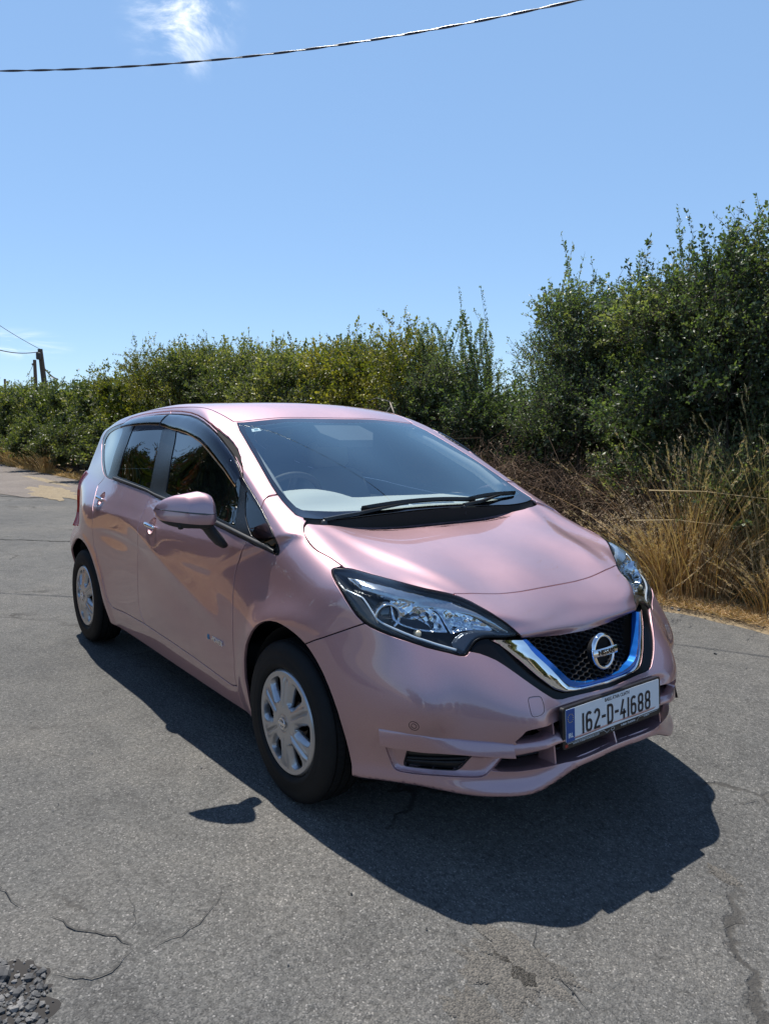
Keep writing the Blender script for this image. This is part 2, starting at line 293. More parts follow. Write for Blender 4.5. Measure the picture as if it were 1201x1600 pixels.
GRV = vary('gravel_stone', (.05, .05, .052), (.10, .10, .10), (.24, .23, .22), 40, .85, .004, 30)
rs_ = np.random.RandomState(77); a_ = rs_.uniform(0, 6.28, 620); r_ = rs_.uniform(0, 1, 620)**.5; stones('gravel', [(0.461+.19*r*math.cos(a), -1.936+.18*r*math.sin(a)) for a, r in zip(a_, r_)], .0065, GRV, 'loose dark gravel in the broken hole at the lower left corner')
stones('loose_chippings', list(zip(rs_.uniform(-2.5, 2.2, 240), rs_.uniform(-1.9, 2.9, 240))), .0032, GRV, 'small loose chippings scattered over the tarmac round the car', 6)
stones('verge_stones', list(zip(rs_.uniform(-3, 2.5, 260), 3.02+.28*rs_.uniform(0, 1, 260))), .008, GRV, 'small stones along the edge of the tarmac by the verge', 8)
me_ = None
# ---------------- vegetation ----------------
def leaf_mat(name, cols, rough=.42, trans=.35):
    m = bpy.data.materials.new(name); MATS[name] = m; m.use_nodes = True; b = bsdf(m); at = nd(m, 'ShaderNodeAttribute', attribute_name='tint'); r = ramp(m, [(i/(len(cols)-1), c_) for i, c_ in enumerate(cols)]); lk(m, at.outputs['Fac'], r.inputs[0]); lk(m, r.outputs[0], b.inputs['Base Color']); b.inputs['Roughness'].default_value = rough; b.inputs['Specular IOR Level'].default_value = .42
    t = nd(m, 'ShaderNodeBsdfTranslucent'); g = nd(m, 'ShaderNodeMix', data_type='RGBA', blend_type='MULTIPLY'); g.inputs[0].default_value = 1; lk(m, r.outputs[0], g.inputs[6]); g.inputs[7].default_value = (1.3, 1.5, .5, 1); lk(m, g.outputs[2], t.inputs[0])
    mx = nd(m, 'ShaderNodeMixShader'); mx.inputs[0].default_value = trans; lk(m, b.outputs[0], mx.inputs[1]); lk(m, t.outputs[0], mx.inputs[2]); lk(m, mx.outputs[0], m.node_tree.nodes['Material Output'].inputs[0]); return m
BARK = mat('bark', (.09, .07, .055), .9); 
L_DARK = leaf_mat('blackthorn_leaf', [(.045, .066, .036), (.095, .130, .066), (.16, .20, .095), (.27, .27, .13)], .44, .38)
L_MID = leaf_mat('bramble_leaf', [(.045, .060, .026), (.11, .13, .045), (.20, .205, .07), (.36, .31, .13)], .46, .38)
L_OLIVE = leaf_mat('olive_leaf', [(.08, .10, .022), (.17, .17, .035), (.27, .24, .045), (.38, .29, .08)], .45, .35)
L_RED = leaf_mat('photinia_leaf', [(.03, .055, .015), (.06, .085, .02), (.12, .07, .025), (.20, .05, .03)], .3, .2)
DRY = leaf_mat('dry_stalk', [(.18, .095, .040), (.36, .21, .085), (.54, .35, .16), (.70, .52, .30)], .7, .12)
DEAD = leaf_mat('dead_bramble', [(.05, .034, .024), (.11, .068, .045), (.19, .12, .075), (.30, .21, .14)], .85, .05)
GREENST = leaf_mat('green_stalk', [(.09, .10, .035), (.17, .16, .06), (.32, .25, .11), (.50, .40, .22)], .6, .15)
def ureal(v): return v/np.maximum(np.linalg.norm(v, axis=-1, keepdims=True), 1e-9)
def leaves(Pc, Ax, Nm, L, W, tint):
    """one folded four-point leaf per row"""
    S = ureal(np.cross(Ax, Nm)); n = len(Pc); L = np.broadcast_to(L, (n,))[:, None]; W = np.broadcast_to(W, (n,))[:, None]
    V = np.stack([Pc, Pc+Ax*L*.45+S*W*.5+Nm*W*.14, Pc+Ax*L, Pc+Ax*L*.45-S*W*.5+Nm*W*.14], 1).reshape(-1, 3); Fq = np.arange(4*n).reshape(-1, 4); return V, Fq, np.repeat(tint, 4)
def sticks(A, B, r0, r1, bend=None):
    """three-sided twigs, one bend each"""
    n = len(A); T = ureal(B-A); U = ureal(np.cross(T, NR.normal(size=(n, 3)))); W = np.cross(T, U); Mid = (A+B)/2+(bend if bend is not None else 0); out = []
    for P, r in ((A, r0), (Mid, (r0+r1)/2), (B, r1)):
        r = np.broadcast_to(r, (n,))[:, None]
        for k in range(3): a = 2*math.pi*k/3; out.append(P+U*r*math.cos(a)+W*r*math.sin(a))
    V = np.stack(out, 1).reshape(-1, 3); base = (np.arange(n)*9)[:, None]; Fq = []
    for l in (0, 3):
        for k in range(3): Fq.append(base+np.array([[l+k, l+(k+1) % 3, l+3+(k+1) % 3, l+3+k]]))
    return V, np.concatenate(Fq)
def vmesh(name, V, Fq, tint=None):
    me = mesh(name, V, Fq, smooth=False)
    if tint is not None and len(me.vertices) == len(tint): a = me.attributes.new('tint', 'FLOAT', 'POINT'); a.data.foreach_set('value', np.asarray(tint, np.float32))
    return me
def shrub_data(w, d, h, ntw, lpt, leaf, wid, seed, nblob=16, shoots=30, shoot_len=.55, base=.05, spread=.5, core=4500, upf=.55, dens=1.3):
    """twig-and-leaf crown inside a lumpy envelope; returns crown and stem meshes"""
    global NR; NR = np.random.RandomState(seed)
    bc = np.stack([NR.uniform(-.5, .5, nblob)*w*.85, NR.uniform(-.5, .5, nblob)*d*.8, base+NR.uniform(.12, .93, nblob)**.85*h*.88], 1); br = NR.uniform(.75, 1.2, nblob)*min(w, d, h)*.27
    # fill twigs
    k = NR.randint(0, nblob, ntw); dr = ureal(NR.normal(size=(ntw, 3))); dr[:, 2] = np.abs(dr[:, 2])*.8+dr[:, 2]*.2; rad = NR.uniform(.45, 1.0, ntw)**.6; A = bc[k]+dr*(br[k]*rad)[:, None]; A[:, 2] = np.maximum(A[:, 2], .08)
    D = ureal(dr*.7+NR.normal(size=(ntw, 3))*spread+[0, 0, upf]); Ln = NR.uniform(.12, .34, ntw)
    if shoots:
        top = np.argsort(-(bc[:, 2]+br))[:max(4, nblob//2)]; ks = top[NR.randint(0, len(top), shoots)]; As = bc[ks]+np.stack([NR.normal(size=shoots)*br[ks]*.45, NR.normal(size=shoots)*br[ks]*.45, br[ks]*.75], 1); A = np.r_[A, As]; D = np.r_[D, ureal(np.stack([NR.normal(size=shoots)*.16, NR.normal(size=shoots)*.16, np.ones(shoots)], 1))]; Ln = np.r_[Ln, NR.uniform(.5, 1.25, shoots)*shoot_len]
    nT = len(A); bend = NR.normal(size=(nT, 3))*.05*Ln[:, None]*2; SV, SF = sticks(A, A+D*Ln[:, None], .0035, .0012, bend)
    bt = NR.normal(0, .17, nblob); kk = np.r_[k, ks] if shoots else k; tw = NR.normal(.42, .17, nT)+bt[kk]; ls = NR.uniform(.75, 1.35, nT)*(1+.25*np.sin(kk*2.3))
    # leaves along each twig
    dm = np.ones(nT); dm[ntw:] = dens; cnt = np.maximum(3, (Ln/.23*lpt*dm*NR.uniform(.7, 1.2, nT)).astype(int)); ti = np.repeat(np.arange(nT), cnt); n = len(ti); t = NR.uniform(.04, 1.02, n); Pp = A[ti]+D[ti]*(Ln[ti]*t)[:, None]+bend[ti]*(4*t*(1-t))[:, None]
    off = ureal(NR.normal(size=(n, 3))); Ax = ureal(off+D[ti]*.6+[0, 0, .1]); Pp = Pp+off*(leaf*.35*NR.uniform(0, 1, n))[:, None]; Nm = ureal(np.cross(Ax, NR.normal(size=(n, 3)))+[0, 0, .5])
    LV, LF, tn = leaves(Pp, Ax, ureal(Nm-Ax*(Nm*Ax).sum(1)[:, None]), leaf*NR.uniform(.55, 1.3, n)*ls[ti], wid*NR.uniform(.7, 1.2, n)*ls[ti], np.clip(tw[ti]+NR.normal(0, .13, n), 0, 1))
    if core:
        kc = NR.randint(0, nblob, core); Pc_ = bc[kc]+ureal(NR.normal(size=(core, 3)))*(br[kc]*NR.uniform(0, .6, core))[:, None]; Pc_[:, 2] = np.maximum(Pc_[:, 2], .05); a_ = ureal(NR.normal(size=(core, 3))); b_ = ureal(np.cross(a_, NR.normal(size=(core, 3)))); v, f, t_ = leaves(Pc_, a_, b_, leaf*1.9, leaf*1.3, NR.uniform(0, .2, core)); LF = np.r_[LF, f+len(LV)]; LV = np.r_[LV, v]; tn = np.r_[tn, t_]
    # main stems
    b = MB(); ns = 7
    for s_ in range(ns):
        g = bc[NR.randint(0, nblob)]; x0 = np.array([NR.normal()*w*.12, NR.normal()*d*.10, -.05]); m_ = x0*.5+g*.5+NR.normal(size=3)*.08; b.tube([x0, x0*.8+m_*.2+[0, 0, .1], m_, g], [.035, .03, .018, .006], 6)
    SV0 = np.concatenate(b.V); sf = [f for f in b.F if len(f) == 4]; SF = np.r_[SF, np.array(sf)+len(SV)]; SV = np.r_[SV, SV0]
    return LV, LF, tn, SV, SF
SH = {}
def shrub(kind, x, y, rz, sc3, label, cat, group, name, lm=None):
    LV = SH[kind]; root = empty(name, (x, y, float(gz(x, y))), rz); tag(root, label, cat, group)
    for nm, me in (('crown', LV[0]), ('stems', LV[1])):
        o = bpy.data.objects.new(nm, me); C.objects.link(o); o.parent = root; o.scale = sc3
        if lm and nm == 'crown': o.material_slots[0].link = 'OBJECT'; o.material_slots[0].material = lm
    return root
def define(kind, lm, *a, **kw):
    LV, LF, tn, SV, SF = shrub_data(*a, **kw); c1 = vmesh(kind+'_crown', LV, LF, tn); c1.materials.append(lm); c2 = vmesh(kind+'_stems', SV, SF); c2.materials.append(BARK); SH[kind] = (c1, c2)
define('thorn1', L_DARK, 1.9, 1.7, 3.1, 6400, 17, .030, .019, 1, nblob=34, shoots=26, shoot_len=.55)
define('thorn2', L_DARK, 1.9, 1.7, 3.1, 6400, 17, .030, .019, 2, nblob=34, shoots=30, shoot_len=.6)
define('shoot', L_DARK, 1.7, 1.4, 2.35, 4200, 17, .029, .018, 3, nblob=26, shoots=46, shoot_len=.85, dens=3.0)
define('bush1', L_MID, 2.7, 2.0, 2.9, 5200, 15, .042, .029, 4, nblob=34, shoots=7, shoot_len=.45, upf=.35, spread=.7)
define('bush2', L_MID, 2.7, 2.0, 2.9, 5200, 15, .044, .030, 5, nblob=34, shoots=9, shoot_len=.4, upf=.3, spread=.8)
define('far1', L_MID, 4.0, 2.4, 2.9, 2400, 11, .085, .055, 6, nblob=40, shoots=14, shoot_len=.6, upf=.4)
define('low1', L_MID, 2.2, 1.0, 1.3, 1500, 11, .055, .038, 7, nblob=18, shoots=10, shoot_len=.4, upf=.2, spread=.9)
HG = 'shrubs of the roadside hedge'
hedge = [ # kind, x, y, rz, scale, material, label
 ('thorn1', 3.1, 5.0, .4, (1.1, 1, 1.05), None, 'dark blackthorn at the right end of the hedge, past the tall grass'),
 ('thorn2', 1.7, 4.9, 2.1, (1.0, 1, 1.14), None, 'dark thorn bush beside the right end of the hedge'),
 ('thorn1', .35, 4.8, 4.0, (1.0, 1, 1.10), None, 'tallest dark thorn bush rising over the tall dry grass at the right edge'),
 ('thorn2', -.85, 4.75, .9, (1.0, 1, 1.06), None, 'tall dark thorn bush right above the tufts of dry grass'),
 ('thorn1', -2.0, 4.8, 2.7, (1.0, 1, .95), None, 'dark thorn bush above the bonnet, left of the tallest ones'),
 ('thorn2', -3.1, 4.75, 5.1, (.88, 1, .97), None, 'dark thorn bush with loose sprays against the sky, right of the dip in the hedge'),
 ('shoot', -4.35, 4.7, .3, (1.0, 1, .95), None, 'thorn bush with thin spikes of growth, just left of the dip in the hedge'),
 ('shoot', -5.35, 4.9, 2.2, (1.0, 1, .98), None, 'thorn bush with the tallest upright spikes, behind the windscreen pillar'),
 ('bush1', -6.8, 4.7, 0.2, (.85, 1, .97), L_OLIVE, 'yellowish bush beside the upright thorn spikes, over the roof of the car'),
 ('bush2', -8.6, 4.8, 1.7, (.9, 1, .98), None, 'green bush in the hedge straight above the middle of the car roof'),
 ('bush1', -10.5, 4.8, 3.3, (.95, 1, 1.03), None, 'green bramble bush in the hedge above the rear half of the roof'),
 ('bush2', -12.6, 4.9, 4.4, (.95, 1, 1.08), None, 'green bush with ragged top right of the olive one'),
 ('bush1', -14.7, 4.9, 5.6, (.95, 1, 1.12), L_OLIVE, 'rounded olive-yellow bush in the hedge behind the rear of the car'),
 ('far1', -17.6, 5.0, .5, (.8, 1, 1.02), L_OLIVE, 'olive bush with a sparse sprig sticking up on its left'),
 ('far1', -20.6, 5.0, 2.9, (.9, 1, .92), None, 'green hedge bush left of the olive ones, before the two poles'),
 ('far1', -24.2, 5.1, 1.3, (1, 1, .98), None, 'bush in the far hedge just right of the wooden poles'),
 ('far1', -28.0, 5.1, 4.2, (1, 1, 1.06), None, 'bush in the far hedge below the two wooden poles'),
 ('far1', -32.0, 5.2, 5.5, (1, 1, 1.04), None, 'bush in the far hedge at the left edge of the picture'),
 ('far1', -36.5, 5.3, 2.0, (1.2, 1, 1.06), None, 'farthest bush of the hedge where it leaves the picture'),
 ('far1', -41.5, 5.3, 3.6, (1.3, 1, 1.0), None, 'last hazy bush at the far end of the hedge')]
for kd, x, y, rz, s3, lm, lb in hedge: shrub(kd, x, y, rz, s3, lb, 'shrub', HG, 'hedge_shrub', lm)
BG = 'low brambles along the hedge foot'
lowb = [(-33.0, 3.9, 'low bramble at the hedge foot at the left edge'), (-29.5, 3.95, 'low bramble at the hedge foot, second from the left edge'), (-26.3, 3.9, 'low bramble at the hedge foot, third from the left edge'), (-23.4, 3.95, 'bright low bramble at the hedge foot just before the end of the tarmac'), (-20.8, 3.95, 'low bramble spilling to the road behind the dry patches'), (-18.2, 4.0, 'low bramble at the hedge foot close to the tail lamp'), (-15.8, 4.0, 'low bramble at the hedge foot beside the rear pillar of the car'), (-13.4, 4.0, 'low bramble half hidden by the rear of the car')]
for i, (x, y, lb) in enumerate(lowb): shrub('low1', x, y, i*1.7, (1.35, 1.1, 1.15), lb, 'bramble', BG, 'bramble')
# dead bramble tangles and thin undergrowth at the hedge foot on the right
def tangle(w, d, h, n, seed, L=(.25, .8)):
    global NR; NR = np.random.RandomState(seed); A = np.stack([NR.uniform(-.5, .5, n)*w, NR.uniform(-.5, .5, n)*d, NR.uniform(0, 1, n)**1.3*h*.8], 1); D = ureal(np.stack([NR.normal(size=n), NR.normal(size=n)*.7-.25, NR.normal(size=n)*.55+.1], 1)); Ln = NR.uniform(*L, n); B = A+D*Ln[:, None]; B[:, 2] = np.clip(B[:, 2], .0, h*1.1)
    bend = NR.normal(size=(n, 3))*.07; bend[:, 2] += .07; V, Fq = sticks(A, B, .0028, .0012, bend); tn = np.repeat(np.clip(NR.normal(.45, .25, n), 0, 1), 9)
    m_ = n*3; k = NR.randint(0, n, m_); t = NR.uniform(0, 1, m_)[:, None]; P = A[k]*(1-t)+B[k]*t+bend[k]*(4*t*(1-t)); a_ = ureal(NR.normal(size=(m_, 3))); b_ = ureal(np.cross(a_, NR.normal(size=(m_, 3)))); v, f, t2 = leaves(P, a_, b_, .030*NR.uniform(.4, 1.3, m_), .014, np.clip(NR.normal(.5, .3, m_), 0, 1)); return np.r_[V, v], np.r_[Fq, f+len(V)], np.r_[tn, t2]
T_ = [vmesh('dead_bramble', *tangle(1.5, .7, 1.25, 1500, s)) for s in (31, 32)]
for me in T_: me.materials.append(DEAD)
TG = 'dead bramble tangles under the hedge'
for i, (x, y, rz, sz, lb) in enumerate([(-6.2, 3.95, 0, 1.25, 'brown dead bramble tangle behind the top of the windscreen'), (-5.0, 3.9, 3.1, 1.05, 'brown dead bramble tangle beside the windscreen pillar, under the upright spikes'), (-3.9, 3.9, .1, 1.0, 'brown dead bramble tangle left of the wiper end, above the bonnet edge'), (-2.9, 3.9, 3.2, .92, 'brown dead bramble tangle over the rear corner of the bonnet'), (-1.95, 3.95, 0, .85, 'brown dead bramble tangle between the bonnet and the tall grass'), (-1.0, 4.0, 3.1, .6, 'brown dead stalks behind the tall grass tufts'), (.2, 4.0, .2, .6, 'brown dead stalks behind the grass at the right edge')]):
    o = link('dead_bramble', T_[i % 2], None); o.matrix_basis = Matrix.Translation((x, y, float(gz(x, y))))@Matrix.Rotation(rz, 4, 'Z')@Matrix.Scale(sz, 4); o.location = (x, y, float(gz(x, y))); o.rotation_euler = (0, 0, rz); o.scale = (sz,)*3; tag(o, lb, 'dead bramble', TG)
# bare pale branch hanging in the hedge
b = MB(); b.tube([(-5.35, 3.75, 1.72), (-5.2, 3.66, 1.66), (-5.02, 3.6, 1.50), (-4.96, 3.58, 1.28)], [.006, .010, .009, .004], 6); b.tube([(-5.2, 3.66, 1.66), (-5.4, 3.6, 1.45), (-5.5, 3.6, 1.38)], [.007, .005, .003], 5); b.tube([(-5.35, 3.75, 1.72), (-5.7, 3.8, 1.78), (-6.0, 3.85, 1.74)], [.006, .005, .003], 5)
tag(b.obj('bare_branch', mat('pale_wood', (.34, .29, .24), .8), None, smooth=True), 'bare pale branch hanging out of the hedge beside the windscreen pillar', 'branch')
# tall dry grasses
def tussock(n, h, spread, lean, seed, heads=True, wid=.0032):
    global NR; NR = np.random.RandomState(seed); V = []; Fq = []; tn = []; c0 = 0
    for i in range(n):
        a = NR.uniform(0, 2*math.pi); r = abs(NR.normal())*.09*spread*2; x0, y0 = r*math.cos(a), r*math.sin(a)*.7; H = h*NR.uniform(.45, 1.05); dx = (x0*1.6+NR.normal()*.12)*spread*1.6+lean; dy = (y0*1.3+NR.normal()*.10)*spread*1.4-.05; seg = 6; w = wid*NR.uniform(.5, 1.3); th = NR.uniform(0, math.pi); wx, wy = w*math.cos(th), w*math.sin(th); tt_ = NR.uniform(.15, .95)
        droop = NR.uniform(.0, .35)*H
        for s in range(seg+1):
            t = s/seg; px, py = x0+dx*t**1.7*H, y0+dy*t**1.7*H; pz = H*t-droop*t**3*.6; k = (1-t)**.5+.12; V += [(px-wx*k, py-wy*k, pz), (px+wx*k, py+wy*k, pz)]; tn += [tt_, tt_]
        for s in range(seg): Fq.append((c0+2*s, c0+2*s+1, c0+2*s+3, c0+2*s+2))
        c0 += 2*(seg+1)
        if heads and NR.rand() < .42:      # feathery seed head
            ex, ey, ez = px, py, pz; tx, ty, tz = dx*1.7, dy*1.7, 1-1.1*droop/H; L_ = NR.uniform(.12, .24); q = np.array([tx, ty, tz]); q /= np.linalg.norm(q)
            for k in range(26):
                t = NR.uniform(0, 1); o = NR.normal(size=3)*.007*(1-t*.7)+q*L_*t; e = o+q*.022+NR.normal(size=3)*.006; sd = np.cross(q, NR.normal(size=3)); sd = sd/np.linalg.norm(sd)*.0022; b0 = np.array([ex, ey, ez]); V += [tuple(b0+o-sd), tuple(b0+o+sd), tuple(b0+e+sd*.3), tuple(b0+e-sd*.3)]; tn += [.95]*4; Fq.append((c0, c0+1, c0+2, c0+3)); c0 += 4
    return np.array(V), np.array(Fq), np.array(tn)
G1 = vmesh('grass', *tussock(420, 1.22, .95, .05, 41)); G2 = vmesh('grass', *tussock(190, 1.55, .7, -.05, 42)); G3 = vmesh('grass', *tussock(420, .55, 1.3, .0, 43, heads=True)); G4 = vmesh('grass', *tussock(330, .70, 1.2, -.1, 44, heads=True))
for g_, m_ in ((G1, DRY), (G2, GREENST), (G3, DRY), (G4, DRY)): g_.materials.append(m_)
GG = 'tall dry grass tufts at the hedge foot'
def tuft(me, x, y, rz, s, lb, grp=GG):
    o = link('grass_tuft', me, None); o.location = (x, y, float(gz(x, y))-.01); o.rotation_euler = (0, 0, rz); o.scale = (s,)*3; tag(o, lb, 'grass', grp); return o
for me, x, y, rz, s, lb in [(G1, -1.02, 3.62, 0, 1.0, 'golden grass tuft with the most seed heads, beside the far headlamp'), (G4, -1.34, 3.70, 1.9, .85, 'bushy golden tuft nearest the bonnet'), (G3, -1.18, 3.48, 4, 1.0, 'low golden tuft in front of the seed-head tuft'), (G2, -.42, 3.70, .4, 1.05, 'tall greenish tuft at the right edge'), (G1, -.02, 3.75, 2.5, 1.1, 'tall tuft cut by the right edge of the picture'), (G4, -.80, 3.58, 3.3, .9, 'short tuft between the golden and the greenish tall tufts'), (G2, .5, 3.8, 4.6, 1.0, 'tall tuft just outside the right edge'), (G2, -1.0, 3.85, 1.5, .92, 'thin tall tuft behind the golden ones'), (G3, -2.35, 3.55, 1.1, .62, 'small golden tuft just above the far corner of the bonnet'), (G3, -.25, 3.5, 5.5, .8, 'low tuft at the verge near the right edge')]: tuft(me, x, y, rz, s, lb)
for i, x in enumerate([-21.8, -24.0, -26.4, -28.6, -31.0, -33.5]): tuft(G4, x, 3.35+.1*(i % 2), i*1.3, 1.1, ['dry grass fringe nearest the car under the far hedge on the left', 'second dry grass fringe from the car under the far hedge', 'dry grass fringe below the two poles, nearer one', 'dry grass fringe below the two poles, farther one', 'dry grass fringe at the left edge where the tarmac ends', 'farthest dry grass fringe at the left edge'][i], 'dry grass fringe under the far hedge')
# loose stalks leaning out over the verge
b = MB()
for p in ([(-1.38, 3.25, .62), (-1.0, 3.3, .66), (-.55, 3.45, .64)], [(-1.25, 3.3, .88), (-.8, 3.35, .90), (-.25, 3.5, .86)], [(-1.05, 3.28, .05), (-.85, 3.30, .22), (-.68, 3.34, .42)]): b.tube(p, [.006, .003, .002], 5)
tag(b.obj('fallen_stalks', mat('straw', (.48, .37, .20), .8), None), 'three pale bent stalks across the front of the tall dry grass', 'stalks') 
# verge straw: fine cut grass lying along the tarmac edge
def verge(x0, x1, n, seed, off=(.02, .55), L=.07, side=1):
    global NR; NR = np.random.RandomState(seed); x = NR.uniform(x0, x1, n); e = edge_r(x) if side > 0 else edge_l(x); o = NR.uniform(*off, n)**1; dn = fb_(x, o*4, .35, seed); kp = dn > .36; x, e, o = x[kp], e[kp], o[kp]; y = e+side*(o-.06*NR.uniform(0, 1, len(x))); z = gz(x, y)+.006+.012*NR.uniform(0, 1, len(x)); A = np.stack([x, y, z], 1); a = NR.uniform(0, 2*math.pi, len(x)); Ax = ureal(np.stack([np.cos(a), np.sin(a), np.abs(NR.normal(size=len(x)))*.45], 1)); Nm = ureal(np.cross(Ax, NR.normal(size=(len(x), 3)))); return leaves(A, Ax, Nm, L*NR.uniform(.4, 1.4, len(x)), .004*L/.07, np.clip(NR.normal(.62, .25, len(x)), 0, 1))
me = vmesh('verge_straw', *verge(-3.2, 3.5, 52000, 51)); me.materials.append(DRY); tag(link('verge_straw', me, None), 'dry straw-coloured cut grass lying along the verge beside the road', 'grass', kind='stuff')
me = vmesh('verge_straw', *verge(-36, -12, 30000, 52, (.0, .9), .16)); me.materials.append(DRY); tag(link('verge_straw', me, None), 'dry straw-coloured grass along the far verge on the left', 'grass', kind='stuff')
# low green weeds at the hedge foot
NR = np.random.RandomState(61); n = 9000; x = NR.uniform(-6, 2, n); y = 3.55+.35*NR.uniform(0, 1, n)+.1*np.sin(x*3); kp = fb_(x, y, .3, 66) > .52; x, y = x[kp], y[kp]; n = len(x); A = np.stack([x, y, gz(x, y)+NR.uniform(0, .12, n)], 1); Ax = ureal(NR.normal(size=(n, 3))+[0, 0, .6]); Nm = ureal(np.cross(Ax, NR.normal(size=(n, 3))))
me = vmesh('weeds', *leaves(A, Ax, Nm, .035, .02, np.clip(NR.normal(.6, .25, n), 0, 1))); me.materials.append(L_MID); tag(link('weeds', me, None), 'low green weeds at the foot of the hedge behind the verge', 'weeds', kind='stuff')
# ---------------- photinia hedge and bank on the near side (seen in the paint and glass) ----------------
LITTER = vary('leaf_litter', (.14, .07, .03), (.34, .19, .09), (.55, .38, .20), 45, .95, .03, 4)
xs3 = np.arange(-26, -1.4, .3); X = np.repeat(xs3[:, None], 16, 1); u = np.linspace(0, 1, 16)[None]; Y = (-2.35-.2*(fb_(xs3, 0*xs3, .8, 41)-.5)-np.maximum(xs3+2.6, 0)*.8)[:, None]-2.6*u; Z = -.02+.75*u**1.3+.10*(fb_(X*1.0, Y, .4, 42)-.5)*u
V = np.stack([X, Y, Z], -1).reshape(-1, 3); q = np.arange(len(V)).reshape(X.shape); tag(link('bank', mesh('bank', V, np.stack([q[:-1, :-1], q[:-1, 1:], q[1:, 1:], q[1:, :-1]], -1).reshape(-1, 4)), LITTER), kind='structure')
define('photinia', L_RED, 2.6, 1.4, 2.7, 1500, 10, .105, .042, 8, nblob=22, shoots=40, shoot_len=.45)
for i, x in enumerate([-2.8, -5.1, -7.4, -9.7, -12.1, -14.6]): shrub('photinia', x, -4.6-.15*(i % 2), i*1.1, (1, 1, [1.0, 1.05, 1.12, 1.35, 1.5, 1.6][i]), ['red-tipped photinia nearest the car on its driver side', 'second photinia of the hedge on the driver side', 'third photinia of the hedge on the driver side', 'fourth photinia of the hedge on the driver side', 'fifth photinia of the hedge on the driver side', 'last photinia of the hedge on the driver side'][i], 'shrub', 'photinia hedge on the near side', 'photinia_shrub')
for i, x in enumerate([-18, -22, -27]): shrub('far1', x, -5.2, i*1.1, (1, 1, 1), ['green bush next to the last photinia', 'middle green bush beyond the photinias', 'farthest green bush beyond the photinias'][i], 'shrub', 'bushes beyond the photinia hedge', 'hedge_shrub')
for i, (x, y) in enumerate([(9.5, -4.5), (10.5, -1.0), (10.8, 2.8), (7.5, -7.0), (3.5, -8.2)]): shrub('far1', x, y, i*1.9+1.2, (1, 1, .85), ['green bush ahead of the car on its driver side', 'green bush straight ahead of the car bonnet', 'green bush ahead of the car on the tall grass side', 'green bush behind the photographer to the left', 'green bush behind the photographer beside the road'][i], 'shrub', 'bushes across the road ahead of the car', 'hedge_shrub')
# ---------------- poles and wires ----------------
WOOD = mat('pole_wood', (.075, .06, .05), .9); WIRE = mat('wire', (.05, .052, .06), .5)
def pole(x, y, zt, r, leanx, lb, parts):
    o = empty('utility_pole', (x, y, 0)); tag(o, lb, 'pole', 'wooden utility poles behind the hedge'); b = MB(); b.tube([(x, y, -.1), (x+leanx*.5, y, zt/2), (x+leanx, y, zt)], [r*1.15, r, r*.88], 12); b.obj('pole_shaft', WOOD, o, smooth=True, sharp=50)
    for nm, mb in parts: mb.obj(nm, WIRE, o)
    return o
def pole2(base, top, r, lb):
    o = empty('utility_pole', (base[0], base[1], 0)); tag(o, lb, 'pole', 'wooden utility poles behind the hedge'); b = MB(); q = resample_([(base[0], base[1], -.1), top], 6); b.tube(q, np.linspace(r*1.2, r*.85, 6), 14); b.obj('pole_shaft', WOOD, o, smooth=True, sharp=50); return o
def resample_(p, n):
    p = np.array(p, float); d = np.r_[0, np.cumsum(np.linalg.norm(np.diff(p, axis=0), axis=1))]; t = np.linspace(0, d[-1], n); return np.stack([np.interp(t, d, p[:, k]) for k in range(3)], 1)
def sagline(a, b, sag, n=30): a, b = np.array(a, float), np.array(b, float); t = np.linspace(0, 1, n)[:, None]; return a+(b-a)*t-[0, 0, 1]*(sag*4*t*(1-t))
p1 = pole2([-36.788, 7.07, 0.0], [-36.523, 6.616, 5.084], .13, 'tall leaning wooden pole standing behind the far hedge')
p2 = pole2([-54.152, 10.203, 0], [-54.152, 10.203, 6.002], .13, 'shorter wooden pole with a small arm, left of the leaning one')
p3 = pole2([-71.31, 11.43, 0], [-71.31, 11.43, 5.593], .11, 'farthest pole, only its tip showing over the hedge at the left edge')
b = MB(); b.rbox([-36.375, 6.498, 4.736], (.2, .2, .34), .04); b.tube([[-36.375, 6.498, 4.736], [-36.523, 6.616, 5.084]], .03, 6); b.obj('switch_box', mat('box_dark', (.03, .03, .035), .6), p1)
b = MB(); b.tube([[-54.218, 10.017, 5.669], [-54.153, 10.275, 5.788]], .07, 6); b.obj('cross_arm', WOOD, p2)
b = MB(); b.tube(sagline([-30.936, 1.042, 7.633], [-36.526, 6.603, 5.084], .25), 0.012, 6); tag(b.obj('overhead_wire', WIRE, None, smooth=True), 'thin upper wire running from the leaning pole out of the left edge', 'wire', 'overhead wires on the far poles')
b = MB(); b.tube(sagline([-31.175, 0.983, 6.232], [-36.534, 6.614, 4.965], .75), 0.022, 6); tag(b.obj('overhead_wire', WIRE, None, smooth=True), 'thicker lower sagging wire from the leaning pole to the left edge', 'wire', 'overhead wires on the far poles')
b = MB(); b.tube(sagline([-36.568, 6.719, 4.281], [-40.341, 8.281, 3.928], .12), 0.035, 6); tag(b.obj('overhead_wire', WIRE, None, smooth=True), 'short twisted cable going down from the leaning pole to the right', 'wire', 'overhead wires on the far poles')
b = MB(); b.tube(sagline([-54.21, 10.074, 5.607], [-66.077, 12.101, 5.573], .1), 0.018, 6); tag(b.obj('overhead_wire', WIRE, None, smooth=True), 'thin wire falling from the small arm of the shorter pole', 'wire', 'overhead wires on the far poles')
